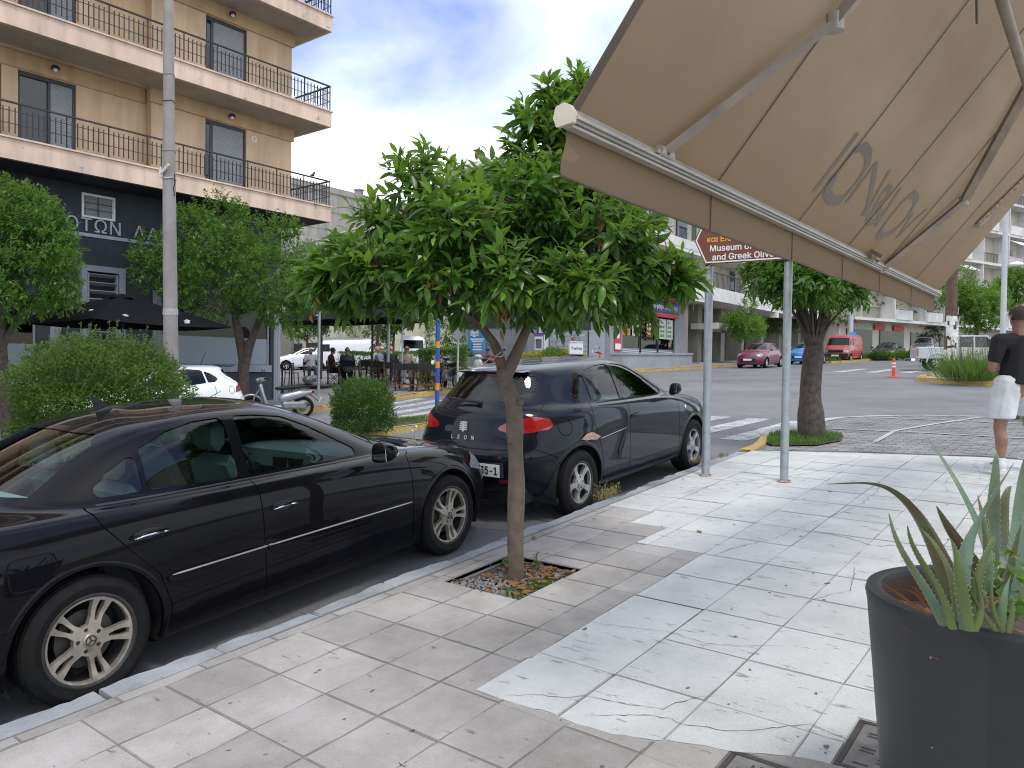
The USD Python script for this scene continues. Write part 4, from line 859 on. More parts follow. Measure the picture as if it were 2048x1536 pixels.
for r_ in HATCH:
    for i_ in (8, 9, 10):
        x, y, z = r_[i_]; r_[i_] = (-1.29+(x+1.29)*.79 if x < -1.29 else x, y*{8: .915, 9: .91, 10: 1}[i_], z)
D2 = dict(rings=HATCH, belt=9, R=.315, r=.205, w=.215, W=.885, track=.775, arches=[(1.289, .375), (-1.289, .375)], paint='paint_charcoal', detail=True, step=.08,
  rim='five', spokes=5, rim_mat='alloy_grey', spin=-10, cabin=(-1.2, .8, .68, .5), glass='car_glass_light', seat='interior_mid', shelf='interior_pale',
  side_glass=[[(.72,1.01),(.28,1.25),(.08,1.345),(-.13,1.385),(-.255,1.395),(-.30,1.03)], [(-.375,1.035),(-.335,1.395),(-.58,1.388),(-.80,1.355),(-.85,1.345),(-.87,1.065)], [(-.915,1.07),(-.885,1.33),(-1.04,1.27),(-1.17,1.18),(-1.19,1.125),(-1.09,1.075)]],
  windscreen=[(-.1,1.02),(.40,1.02),(.68,1.0),(.545,1.34),(.40,1.385),(-.1,1.40)],
  rear_glass=[(-.1,1.10),(.34,1.10),(.49,1.12),(.54,1.17),(.52,1.27),(.46,1.335),(-.1,1.345)],
  lamps=[('tail_light','rear',[(.33,.875),(.42,.925),(.55,.97),(.66,.98),(.735,.955),(.765,.90),(.755,.865),(.64,.84),(.45,.845)],'tail_red',None),
         ('headlight','sideF',[(1.62,.74),(1.95,.66),(2.05,.70),(1.98,.80),(1.74,.85)],'lamp_front',None),
         ('reflector','rear',[(.40,.385),(.62,.395),(.62,.43),(.40,.42)],'tail_dark',None),
         ('side_repeater','sideF',[(1.02,.80),(1.06,.80),(1.06,.83),(1.02,.83)],'indicator_white',None)],
  lines=[('sideF',[(.88,.97),(.86,.80),(.855,.5),(.87,.32),(.86,.27)]), ('sideF',[(-.335,1.02),(-.33,.6),(-.32,.27)]), ('sideF',[(-.86,.28),(-.88,.40),(-.93,.58),(-.99,.72),(-1.04,.86),(-1.03,.98),(-.98,1.05)]), ('sideF',[(-.86,.29),(.86,.29)]),
    ('top',[(1.90,.0),(1.87,.45),(1.66,.68),(1.2,.755),(1.0,.755),(.95,.70)]),
    ('rear',[(0.,.69),(.53,.69),(.63,.73),(.665,.79),(.66,.84)]), ('rear',[(.675,.98),(.64,1.06),(.605,1.14),(.57,1.25)]),
    ('sideF',[(-1.60,.60),(-1.80,.70),(-1.93,.81)]), ('sideF',[(1.67,.55),(1.9,.6)]),
    ('sideF',[tuple(p) for p in ring(-1.46,.87,.082,28)])])
s2 = 7.44; CY2 = 4.845
leon, SL = car('hatchback_car', 'charcoal five door hatchback with red tail lights and scraped rear wheel arch', 'car', (s2, CY2, float(G(s2))+ROAD), .017, -math.atan(slope(s2)), D2)
handle(leon, SL, -.20, .845, False)
put(leon, 'door_handle', cat(mirror_y(tube([(-.98+.0*q, .86, 1.1+.0*q) for q in (0, 1)], .001))), 'paint_charcoal') if False else None
door_mirror(leon, SL, .60, 1.0, 'paint_charcoal', w=.17)
for ax in (1.289, -1.289): pair(leon, 'wheel_arch_lip', arch_lip(SL, ax, .375, .315, wd=.035), 'paint_charcoal')
def rear_x(S, y, z):
    if not hasattr(S, '_xt'):
        u, k = np.meshgrid(np.linspace(S.N-3, S.N-1, 120), np.linspace(0, S.K-2, 160)); p = S.at(u.ravel(), k.ravel()); S._xt = LinearNDInterpolator(p[:, [1, 2]], p[:, 0])
    return float(S._xt(abs(y), z))
def on_rear(S, m, y0, z0, off=.002):
    """a flat drawing (x across, y up, z out) laid on the tail, reading from behind"""
    v = np.array(m.vertices); out = [(rear_x(S, y0-q[0], z0+q[1])-off-q[2], y0-q[0], z0+q[1]) for q in v]
    f = np.asarray(m.faces); return trimesh.Trimesh(np.array(out), f, process=False)
for i, ch in enumerate('LEON'): put(leon, 'badge_letter', on_rear(SL, ctext(ch, .036, .004, True), .165-i*.085, .765), 'trim_satin')
bd = unary_union([sbox(-.045, .0+.017*i, .045, .0+.017*i+.012) for i in range(5)]+[sbox(-.012, -.02, .012, .08)]).intersection(rrect(-.045, .045, -.012, .082, .02))
put(leon, 'tailgate_badge', on_rear(SL, cat(prism(bd, .002, .012)), 0.03, .85), 'trim_satin')
put(leon, 'plate_holder', box(rear_x(SL, .0, .5)-.012, rear_x(SL, .0, .5)+.03, -.47, .07, .445, .575), 'black_plastic', False)
xp = rear_x(SL, 0, .5)-.014
put(leon, 'number_plate', bbox(xp-.004, xp, -.46, .06, .452, .568, .0015), 'plate_white', False)
pt = ctext('335-1', .068, .002, True, .25); put(leon, 'plate_number', trimesh.Trimesh(np.c_[xp-.0045-pt.vertices[:, 2], -pt.vertices[:, 0]-.31, pt.vertices[:, 1]+.476], pt.faces, process=False), 'ink_black', False)
put(leon, 'roof_antenna', cat(tube([(-1.30, 0, 1.425), (-1.36, 0, 1.445)], [.022, .012], 10), tube([(-1.34, 0, 1.44), (-1.56, 0, 1.66)], [.005, .003], 6)), 'black_plastic')
put(leon, 'rear_wiper', cat(bar((rear_x(SL, .0, 1.10)-.025, .30, 1.135), (rear_x(SL, 0, 1.10)-.03, -.08, 1.105), .022, .02), tube([(rear_x(SL, 0, 1.09)+.02, -.08, 1.10), (rear_x(SL, 0, 1.09)-.04, -.08, 1.10)], .02, 10)), 'black_plastic')
put(leon, 'high_brake_light', hull([(rear_x(SL, 0, 1.385)-.012, y, z) for y in (-.12, .12) for z in (1.372, 1.392)]+[(rear_x(SL, 0, 1.385)+.05, y, 1.385) for y in (-.12, .12)]), 'tail_red')
put(leon, 'roof_spoiler', hull([(-1.57, .43, 1.377), (-1.57, -.43, 1.377), (-1.60, .36, 1.384), (-1.60, -.36, 1.384), (-1.612, 0, 1.388), (-1.45, .44, 1.385), (-1.45, -.44, 1.385), (-1.45, .3, 1.40), (-1.45, -.3, 1.40), (-1.57, .3, 1.365), (-1.57, -.3, 1.365)]), 'paint_charcoal')
# the scrape: torn metal over the rear arch, near side, and scratches on the door
def patch_side(S, pts, off, n=1):
    v, f = trimesh.creation.triangulate_polygon(shapely.segmentize(Polygon(pts), .03), engine='earcut')
    return mirror_y(trimesh.Trimesh(np.c_[v[:, 0], skin_y(S, v[:, 0], v[:, 1])+off, v[:, 1]], f[:, ::-1], process=False))
put(leon, 'scraped_metal', patch_side(SL, [(-1.22,.715),(-1.30,.735),(-1.20,.78),(-1.12,.785),(-1.05,.76),(-.97,.72),(-1.05,.70),(-1.14,.715)], .012), 'rust', label='scraped rusty patch over the rear arch')
put(leon, 'scratch', mirror_y(side_strip(SL, (-.95, .70), (-.42, .74), .007, .003)), 'alloy_plain')
put(leon, 'dent_crease', mirror_y(side_strip(SL, (-.44, .73), (-.60, .50), .05, .012)), 'paint_charcoal')
# ---------------------------------------------------------------- trees, bushes, hedges
leafmat('leaf_orange', [(0, (.045, .115, .015)), (.35, (.078, .18, .022)), (.7, (.12, .245, .03)), (.93, (.18, .31, .04)), (1, (.27, .34, .06))], .42, .30, .5)
leafmat('leaf_young', [(0, (.14, .26, .025)), (.5, (.21, .34, .04)), (1, (.30, .40, .06))], .42, .34, .45)
leafmat('leaf_tree', [(0, (.055, .13, .016)), (.4, (.105, .21, .023)), (.75, (.165, .28, .032)), (.96, (.25, .34, .05)), (1, (.28, .17, .04))], .38, .35)
leafmat('leaf_pale', [(0, (.09, .18, .015)), (.4, (.15, .26, .025)), (.8, (.24, .34, .035)), (1, (.32, .38, .06))], .4, .4)
leafmat('leaf_privet', [(0, (.07, .12, .025)), (.3, (.15, .22, .045)), (.7, (.27, .345, .085)), (1, (.42, .46, .17))], .4, .42)
leafmat('leaf_dark', [(0, (.024, .07, .010)), (.5, (.05, .125, .016)), (.9, (.085, .18, .024)), (1, (.14, .25, .04))], .3, .35)
leafmat('leaf_yellow', [(0, (.26, .27, .03)), (.4, (.48, .43, .06)), (1, (.65, .56, .12))], .3, .45, tcol=(.55, .45, .08))
mat('leaf_single', {'o': ('object_info', {}), 'r': ('rgb_ramp', {'ramp': [(0, (.045, .115, .015)), (.35, (.075, .175, .022)), (.7, (.115, .235, .03)), (1, (.18, .30, .04))]}), 'p': ('principled_bsdf', {'roughness': .28}),
   't': ('translucent_bsdf', {}), 'tc': ('mix_color', {'fac': .55, 'b': (.25, .42, .05)}), 'm': ('mix_closure', {'fac': .3})},
   [('o.random', 'r.fac'), ('r.color', 'p.base_color'), ('r.color', 'tc.a'), ('tc.result', 't.color'), ('p.BSDF', 'm.closure1'), ('t.BSDF', 'm.closure2')], surface='m.closure')
pm('bark', (.085, .062, .045), .85, .4, 14., bump=.006, bscale=26., col2=(.15, .115, .085)); pm('bark_dark', (.035, .026, .021), .9, .4, 14., bump=.008, bscale=20., col2=(.10, .08, .065))
_LT = {'fine': ([0, .22, .5, .78, 1], [.06, .82, 1, .62, .0]), 'mid': ([0, .4, 1], [.1, 1, 0]), 'coarse': ([0, .45, 1], [.15, 1, 0])}
def leaves(P, D, L, W, kind, rg, droop=.35, fold=.16, curl=.25):
    """many leaf blades: base points, directions, lengths and widths"""
    N = len(P); xs, ws = _LT[kind]; D = D/np.maximum(np.linalg.norm(D, axis=1, keepdims=True), 1e-9)
    up = np.array([0, 0, 1.])+rg.normal(0, .45, (N, 3)); n = up-(up*D).sum(1, keepdims=True)*D; n /= np.maximum(np.linalg.norm(n, axis=1, keepdims=True), 1e-6); s = np.cross(D, n)
    L = np.broadcast_to(np.asarray(L, float), (N,))[:, None]; W = np.broadcast_to(np.asarray(W, float), (N,))[:, None]; dr = droop*rg.uniform(.2, 1.6, (N, 1)); V = []
    if kind == 'coarse':          # four corners, folded along the rib
        V = [P, P+D*L*.45-s*W*.5+n*W*fold, P+D*L+(-n*dr*L*.6), P+D*L*.45+s*W*.5+n*W*fold]; V = np.stack(V, 1); F = np.array([[0, 1, 2], [0, 2, 3]])[:, ::-1]
    else:
        for x, w in zip(xs, ws):
            c = P+D*L*x-n*dr*L*x*x
            for q in (-1, 0, 1): V.append(c+s*q*w*W*.5+n*abs(q)*w*W*fold)
        V = np.stack(V, 1); m = len(xs); F = np.array([f for i in range(m-1) for q in range(2) for f in ((i*3+q, i*3+q+1, (i+1)*3+q+1), (i*3+q, (i+1)*3+q+1, (i+1)*3+q))])
        F = F[[k for k in range(len(F)) if not (k >= len(F)-4 and False)]]
    nv = V.shape[1]; return V, F, nv
def leafmesh(V, F, nv): return V.reshape(-1, 3), (F[None]+np.arange(len(V))[:, None, None]*nv).reshape(-1, 3)
def crown(lobes, n_tw, per, L, W, kind, rg, up=.55, droopdir=-.45, spread=.55, tw=.16, inner=.55, keep=1.0):
    """lobes: [(centre, radius)] -> leaves set in whorls at twig ends spread over the lobes; returns leaves and twig ends"""
    C = np.array([l[0] for l in lobes]); Rr = np.array([np.broadcast_to(l[1], 3) for l in lobes], float); vol = Rr.prod(1)**(2/3)
    i = rg.choice(len(C), n_tw, p=vol/vol.sum()); d = rg.normal(0, 1, (n_tw, 3)); d /= np.linalg.norm(d, axis=1, keepdims=True)
    rad = 1-np.abs(rg.normal(0, .22, n_tw)); T = C[i]+d*Rr[i]*np.maximum(rad, .15)[:, None]
    q = np.linalg.norm((T[:, None]-C[None])/Rr[None], axis=2).min(1); ok = q > inner*rg.uniform(.5, 1, n_tw); T, d, i = T[ok], d[ok], i[ok]
    cc = C.mean(0); out = d+.35*(T-cc)/np.linalg.norm(T-cc, axis=1, keepdims=True); out /= np.linalg.norm(out, axis=1, keepdims=True)
    ax = out.copy(); ax[:, 2] += np.where(out[:, 2] > -.15, up, droopdir)*rg.uniform(.4, 1.2, len(T)); ax /= np.linalg.norm(ax, axis=1, keepdims=True)
    n = len(T); k = np.tile(np.arange(per), n); b = np.repeat(T, per, 0); a = np.repeat(ax, per, 0); f = (k+rg.uniform(0, 1, n*per))/per
    ang = k*2.4+np.repeat(rg.uniform(0, 6.28, n), per); e = np.cross(a, [0, 0, 1.])+1e-3; e /= np.linalg.norm(e, axis=1, keepdims=True); g = np.cross(a, e)
    rd = e*np.cos(ang)[:, None]+g*np.sin(ang)[:, None]; P = b-a*(1-f)[:, None]*tw+rd*.004
    op = (1.15-.75*f)[:, None]; D = a*(1-.55*op)+rd*op*spread/.55+rg.normal(0, .22, (len(P), 3)); D[:, 2] -= .22*(1-f)*np.where(a[:, 2] > .3, .6, 1.3)
    s = rg.uniform(.4, 1.25, len(P))*(1-.25*(f > .85)); V, F, nv = leaves(P, D, L*s, W*s*rg.uniform(.85, 1.15, len(P)), kind, rg)
    return V, F, nv, T, i
def limb(pts, r0, r1, n=9, knob=.08, seed=0, m=8):
    c = CubicSpline(np.linspace(0, 1, len(pts)), np.array(pts, float)); u = np.linspace(0, 1, 6*len(pts)); p = c(u); rr = np.interp(u, [0, 1], [r0, r1])*(1+knob*(meshkit.noise(np.c_[u*7+seed*3, u*0, u*0])-.5)*2)
    t = tube(p, rr, n); v = np.array(t.vertices); v += (meshkit.noise(v*14)-.5)[:, None]*.25*r0*.3; t.vertices = v; return t
def twigs(ends, idx, lobes, r=.006, every=2, rg=None):
    return cat(*[tube([lobes[i][0]+(e-lobes[i][0])*.15, lobes[i][0]+(e-lobes[i][0])*.6+[0, 0, .02], e], [r*1.6, r, r*.5], 4, False) for e, i in list(zip(ends, idx))[::every]])

# --- the orange tree in the pavement, nearest the camera
rg = np.random.default_rng(21)
t0 = thing('orange_tree', 'slender orange tree with long glossy leaves growing from the pavement pit', 'tree')
base = on_g(1035, 1150); dz = 5.15
fork = at(1008, 742, dz)
put(t0, 'trunk', limb([base-[0, 0, .08], at(1031, 1050, dz), at(1033, 960, dz), at(1030, 880, dz), at(1027, 815, dz), at(1014, 775, dz), fork-[0, 0, -.02]], .060, .052, 14, .12, 1), 'bark', True)
for x, y, r in ((1041, 805, .022), (1020, 882, .02), (1012, 780, .026), (1042, 760, .018)): put(t0, 'knot', move(trimesh.creation.icosphere(subdivisions=2), at(x, y, dz-.04), s=r), 'bark', True)
limbs = [([fork+[0, 0, -.05], at(990, 690, dz), at(960, 650, dz-.05), at(900, 560, dz-.1), at(850, 450, dz-.1)], .040, .012), ([fork+[0, 0, -.05], at(1040, 690, dz), at(1065, 630, dz), at(1110, 540, dz+.05), at(1180, 430, dz)], .045, .013),
         ([at(1062, 640, dz), at(1070, 520, dz), at(1080, 400, dz), at(1110, 250, dz)], .028, .008), ([at(955, 645, dz-.05), at(860, 600, dz-.25), at(740, 560, dz-.3), at(660, 545, dz-.3)], .024, .007), ([at(1110, 540, dz+.05), at(1200, 540, dz+.1), at(1300, 540, dz), at(1360, 545, dz)], .022, .006),
         ([at(900, 560, dz-.1), at(930, 470, dz+.2), at(960, 380, dz+.3)], .02, .008), ([at(1065, 630, dz), at(1000, 560, dz-.4), at(960, 520, dz-.7)], .018, .006), ([at(1110, 540, dz), at(1150, 560, dz-.5), at(1200, 560, dz-.7)], .018, .006), ([at(850, 450, dz-.1), at(800, 420, dz), at(770, 400, dz)], .012, .006)]
for pts, a, b in limbs: put(t0, 'limb', limb(pts, a, b, 9, .1, a*1000), 'bark', True)
LB = [(640,565,5.0,.20),(690,540,4.9,.27),(760,540,4.8,.30),(770,450,5.2,.30),(850,380,5.1,.34),(845,330,5.15,.16),(900,450,4.7,.36),(890,560,4.7,.30),(940,380,5.5,.34),(980,470,5.2,.42),(1000,560,4.6,.30),(1060,420,5.0,.40),(1080,330,5.3,.36),(1085,240,5.2,.24),(1095,185,5.2,.13),(1140,250,5.3,.30),(1150,190,5.3,.2),(1160,160,5.35,.12),
      (1150,420,5.3,.40),(1190,480,4.9,.36),(1160,570,4.6,.28),(1250,510,5.0,.34),(1310,540,5.1,.28),(1360,560,5.0,.18),(1280,590,5.3,.26),(1100,570,5.4,.36),(970,560,5.6,.36),(860,480,5.7,.34),(760,570,5.3,.24),(1200,400,5.5,.3),(1250,460,5.3,.28),(690,590,5.1,.18),(1215,610,5.0,.2),(1120,600,4.95,.2),(830,600,4.9,.2),(1030,600,5.0,.2)]
LB = [(at(x, y, d), r) for x, y, d, r in LB]
V, F, nv, T, ti = crown(LB, 1500, 10, .12, .043, 'fine', rg, tw=.19, spread=.62)
dcam = np.linalg.norm(V[:, 4]-CAM, axis=1); order = np.argsort(dcam-.5*(rg.random(len(V)) < .5)); near = order[:300]
for k in near: put(t0, 'leaf', (V[k], F), 'leaf_single', True)
rest_ = np.setdiff1d(np.arange(len(V)), near); tone = meshkit.noise(np.c_[np.arange(len(V))//10*7.3, np.zeros(len(V)), np.zeros(len(V))]); rise = V[:, -2, 2]-V[:, 0, 2]; yng = (tone[rest_] > .52) & (rise[rest_] > .02) & (V[rest_, 0, 2] > CZ+.35)
put(t0, 'foliage', leafmesh(V[rest_[~yng]], F, nv), 'leaf_orange', True, kind='stuff'); put(t0, 'young_foliage', leafmesh(V[rest_[yng]], F, nv), 'leaf_young', True, kind='stuff')
put(t0, 'twigs', twigs(T, ti, LB, .005), 'bark', True, kind='stuff')
dead = []
for cx, cy, n, dd in ((992, 605, 16, 4.55), (1000, 620, 10, 4.56), (860, 560, 9, 4.6), (1215, 470, 5, 4.75), (640, 600, 3, 4.9)):
    c = at(cx, cy, dd); P = c+rg.normal(0, .035, (n, 3))*[1, 1, 1.2]; dv = rg.normal(0, .25, (n, 3)); dv[:, 2] -= 1; Vd, Fd, nd = leaves(P, dv, .085*rg.uniform(.6, 1.1, n), .022, 'fine', rg, .2, .5); dead.append(leafmesh(Vd, Fd, nd))
put(t0, 'dead_leaves', cat(*[(a, b) for a, b in dead]), 'litter', True, kind='stuff')
rb = thing('ribbon', 'red and white ribbon tied round a limb of the near orange tree', 'ribbon', at(985, 715, dz))
pm('ribbon_red', (.45, .05, .04), .5, .1); pm('ribbon_white', (.7, .68, .64), .5, .1)
lr = np.array([RT*math.cos(a)*.05+np.cross(RT, UPV)*math.sin(a)*.05 for a in np.linspace(0, 2*math.pi, 17)])
put(rb, 'band', tube(lr, .009, 6, False, flat=.4), 'ribbon_red', True)
for sg in (-1, 1):
    put(rb, 'bow', tube([RT*.01*sg-FW*.05, RT*.06*sg+UPV*.035-FW*.06, RT*.075*sg+UPV*.01-FW*.06, RT*.015*sg-FW*.055], [.004, .010, .010, .004], 5, flat=.3), 'ribbon_red' if sg < 0 else 'ribbon_white', True)
    put(rb, 'tail', tube([RT*.01*sg-FW*.05, RT*.04*sg-UPV*.03-FW*.06, RT*.07*sg-UPV*.045-FW*.06], [.006, .008, .008], 5, flat=.25), 'ribbon_white' if sg < 0 else 'ribbon_red', True)

# --- the other street trees
def lobes_px(rows): return [(at(x, y, d), r) for x, y, d, r in rows]
def tree(name, label, trunk_pts, r0, lobes, n_tw, per, L, W, kind, lm, seed, group=None, r1=None, bark='bark_dark', inner=.5, **kw):
    rg = np.random.default_rng(seed); t = thing(name, label, 'tree', group=group)
    for i, (pts, a, b) in enumerate(trunk_pts): put(t, 'trunk' if i == 0 else 'limb', limb(pts, a, b, 10, .14, seed+i), bark, True)
    V, F, nv, T, ti = crown(lobes, n_tw, per, L, W, kind, rg, inner=inner, **kw)
    put(t, 'crown', leafmesh(V, F, nv), lm, True, kind='stuff')
    top = trunk_pts[0][0][-1]
    put(t, 'branches', cat(*[tube([np.asarray(top), (np.asarray(top)+c)/2+[0, 0, .05], c], [.024, .016, .007], 5, False) for c, r in lobes]), bark, True, kind='stuff')
    return t
d2 = 19.0; b2 = on_g(487, 770); b2[2] = H(b2[0], b2[1]); b2 = on_t(487, 770, 17.75); b2[2] = H(b2[0], b2[1]); dB = float((b2-CAM)@FW)
tree('orange_tree', 'broad orange tree with a split trunk standing before the dark cafe', [([b2, at(487, 740, dB), at(487, 715, dB), at(478, 670, dB), at(470, 630, dB)], .17, .10), ([at(489, 735, dB), at(500, 690, dB), at(515, 650, dB), at(530, 610, dB)], .13, .08), ([at(486, 740, dB-.05), at(494, 700, dB-.1), at(497, 680, dB-.1)], .09, .07)], .2,
   lobes_px([(310,535,dB-.4,.75),(300,500,dB,.6),(390,470,dB,.95),(440,430,dB+.3,.75),(450,520,dB-.6,1.1),(520,470,dB+.2,.85),(540,560,dB-.3,1.1),(600,560,dB,.8),(430,580,dB-.2,1.0),(560,610,dB-.2,.75),(350,580,dB-.5,.55),(610,520,dB+.2,.6),(500,540,dB+1.2,1.3),(400,520,dB+1.2,1.0),(575,455,dB+.2,.45),(470,415,dB+.3,.35),(380,430,dB+.3,.45),(620,600,dB,.55)]), 3000, 9, .105, .052, 'coarse', 'leaf_tree', 31, tw=.2)
b1 = on_t(30, 700, 15.6); b1[2] = H(b1[0], 15.6); b1 = on_t(20, 700, 17.7); b1[2] = H(b1[0], 17.7); dA = 15.3
tree('orange_tree', 'dense orange tree cut off by the left edge beside the cafe', [([b1, at(0, 700, dA), at(10, 600, dA)], .15, .1), ([at(0, 700, dA), at(60, 600, dA)], .08, .05)], .2,
   lobes_px([(-30,470,dA,1.0),(40,430,dA,.75),(20,390,dA+.2,.5),(75,430,dA-.1,.6),(90,500,dA-.2,.75),(60,560,dA-.3,.8),(130,540,dA-.2,.45),(130,590,dA-.2,.42),(0,600,dA-.2,.7),(-60,560,dA,.8),(60,395,dA+.2,.35),(95,610,dA-.1,.35),(40,500,dA+.8,1.2),(110,470,dA,.5)]), 2800, 9, .10, .046, 'mid', 'leaf_tree', 33, tw=.18)
b3 = on_g(1625, 876); dC = float((b3-CAM)@FW)
tree('orange_tree', 'gnarled orange tree with a forked trunk behind the two sign posts', [([b3-[0, 0, .05], at(1622, 840, dC), at(1621, 780, dC), at(1625, 730, dC), at(1628, 690, dC)], .18, .145), ([at(1627, 700, dC), at(1608, 640, dC), at(1600, 600, dC), at(1590, 520, dC)], .105, .07), ([at(1630, 700, dC), at(1648, 640, dC), at(1665, 590, dC), at(1680, 520, dC)], .10, .065)], .2,
   lobes_px([(1530,545,dC-.3,.40),(1580,560,dC-.5,.45),(1620,560,dC-.7,.42),(1560,500,dC,.55),(1640,500,dC,.7),(1650,590,dC-.5,.3),(1690,570,dC-.2,.38),(1700,520,dC,.5),(1600,440,dC+.2,.7),(1680,440,dC+.2,.7),(1620,380,dC+.2,.6),(1585,590,dC-.3,.28),(1510,520,dC-.1,.25),(1715,590,dC-.3,.25)]), 1500, 10, .125, .055, 'mid', 'leaf_tree', 35, tw=.2)
def streettree(label, px, py, d, h, w, lm, seed, group=None, trunk=.1, n=420, base=None, L=.16):
    """a street tree further off: px, py the middle of its crown, d its depth, h and w the crown's half height and half width in metres"""
    c = at(px, py, d); rg = np.random.default_rng(seed); b = np.array([c[0], c[1], H(c[0], c[1])-.05]); tp = c-[0, 0, h*.55]
    lob = [(c+rg.normal(0, 1, 3)*[w*.5, w*.5, h*.42], w*rg.uniform(.38, .62)) for _ in range(11)]+[(c, (w*.8, w*.8, h*.7))]
    return tree('street_tree', label, [([b, (b+tp)/2+rg.normal(0, .06, 3), tp], trunk, trunk*.6), ([tp-[0, 0, .3], tp+rg.normal(0, .3, 3)*[1, 1, 0]+[0, 0, .5]], trunk*.6, trunk*.4)], .1, lob, int(n*1.8), 9, L, L*.5, 'coarse', lm, seed, group, tw=.3)
streettree('small round light green tree by the entrance steps up the street', 1492, 645, 51, 1.55, 1.45, 'leaf_pale', 41, n=520)
streettree('bushy green tree behind the red van', 1655, 625, 72, 3.3, 3.0, 'leaf_tree', 42, n=700, L=.22)
streettree('tall dark green tree behind the black saloon up the street', 1770, 605, 76, 4.0, 4.2, 'leaf_dark', 43, n=1000, L=.22)
streettree('green tree left of the lamp post up the street', 1570, 635, 66, 2.4, 2.1, 'leaf_tree', 44, n=600, L=.2)
streettree('dark tree behind the parked jeep', 1830, 632, 78, 2.9, 2.8, 'leaf_dark', 45, n=650, L=.2)
streettree('yellowish tree left of the wooden pole', 1868, 605, 80, 2.2, 2.0, 'leaf_pale', 46, n=600, L=.22)
streettree('wide fresh green tree right of the wooden pole', 1955, 600, 43, 1.75, 1.75, 'leaf_pale', 47, n=1100, L=.15, trunk=.14)
streettree('fresh green tree behind the man in the black shirt', 2045, 590, 46, 2.0, 1.7, 'leaf_pale', 48, n=900, L=.15)
streettree('dark tree shading the cafe terrace', 640, 600, 33, 1.6, 1.9, 'leaf_dark', 49, n=700, L=.15)
streettree('small tree with bare stems beside the white vans', 790, 620, 44, 1.8, 1.5, 'leaf_tree', 51, n=520, L=.17)
streettree('light green tree beyond the terrace on the side street', 615, 640, 55, 2.3, 2.0, 'leaf_pale', 52, n=520, L=.18)
streettree('dark tree rising behind the parasols of the terrace', 760, 560, 36, 2.1, 1.9, 'leaf_dark', 53, n=700, L=.16)

# --- bushes and hedges
def bush(name, label, c, r, n, L, W, lm, seed, shoots=0, group=None, kind='coarse', sh=.35, per=1, cat_='bush'):
    rg = np.random.default_rng(seed); t = thing(name, label, cat_, (c[0], c[1], H(c[0], c[1])), group=group); r = np.broadcast_to(np.asarray(r, float), 3)
    d = rg.normal(0, 1, (n, 3)); d /= np.linalg.norm(d, axis=1, keepdims=True); zc = r[2]*.92
    lump = .66+.68*meshkit.fbm(d*2.6+seed, 4, seed); rad = lump*np.where(rg.random(n) < .45, rg.uniform(.35, .92, n), 1-np.abs(rg.normal(0, .15, n))); q_ = np.where(d[:, 2] < 0, np.minimum(1/np.sqrt(np.maximum(1-d[:, 2]**2, .15)), 1.7)*.96, 1.)[:, None]; P = d*np.c_[q_, q_, np.ones(n)]*r*rad[:, None]+[0, 0, zc]; P = P[P[:, 2] > .03]; d = d[:len(P)]; d = (P-[0, 0, zc])/r
    D = d+rg.normal(0, .55, P.shape)+[0, 0, .35]; s = rg.uniform(.7, 1.25, len(P)); V, F, nv = leaves(P, D, L*s, W*s, kind, rg, .2); ms = [leafmesh(V, F, nv)]
    st = []
    if shoots:
        e = rg.normal(0, 1, (shoots, 3)); e[:, 2] = np.abs(e[:, 2])+.1; e /= np.linalg.norm(e, axis=1, keepdims=True)
        for q in e:
            p0 = q*r*.85+[0, 0, zc]; a = q*.5+np.array([0, 0, .9])+rg.normal(0, .2, 3); a /= np.linalg.norm(a); l = sh*rg.uniform(.4, 1.2); st.append(tube([p0, p0+a*l*.5, p0+a*l], [.004, .003, .002], 4, False))
            m = int(26*l/sh); f = rg.uniform(0, 1, m); Pp = p0+a*l*f[:, None]; Dd = a*.7+rg.normal(0, .7, (m, 3)); V, F, nv = leaves(Pp, Dd, L*rg.uniform(.6, 1.1, m), W, kind, rg, .2); ms.append(leafmesh(V, F, nv))
    put(t, 'foliage', cat(*ms), lm, True, kind='stuff')
    put(t, 'stems', cat(*([tube([(0, 0, 0), q*r*.4+[0, 0, zc*.6], q*r*.75+[0, 0, zc]], [.02, .014, .006], 5, False) for q in rg.normal(0, .6, (14, 3))]+st)), 'bark', True, kind='stuff')
    return t
bb = on_t(205, 800, 12.0); bush('privet_bush', 'big ragged yellow green bush on the median behind the black saloon', bb, (1.30, .85, 1.02), 42000, .048, .030, 'leaf_privet', 61, 200, sh=.36)
bush('round_bush', 'trimmed round dark green bush on the grassy median', on_g(725, 866), (.60, .60, .52), 15000, .042, .025, 'leaf_dark', 62, 60, sh=.24)
for i, (px, py, r, lm, lb) in enumerate([(1077, 728, (.8, .8, .55), 'leaf_yellow', 'small round yellow bush left of the green one by the supermarket'), (1105, 724, (.8, .8, .65), 'leaf_tree', 'round green bush between two yellow ones by the supermarket'), (1143, 728, (1.05, .8, .58), 'leaf_yellow', 'wide yellow bush beside the red delivery moped'), (1045, 730, (.6, .6, .5), 'leaf_yellow', 'yellow bush behind the ribbon of the near tree')]):
    c = at(px, py, 36.5); bush('low_bush', lb, c, r, 3000, .10, .06, lm, 63+i)
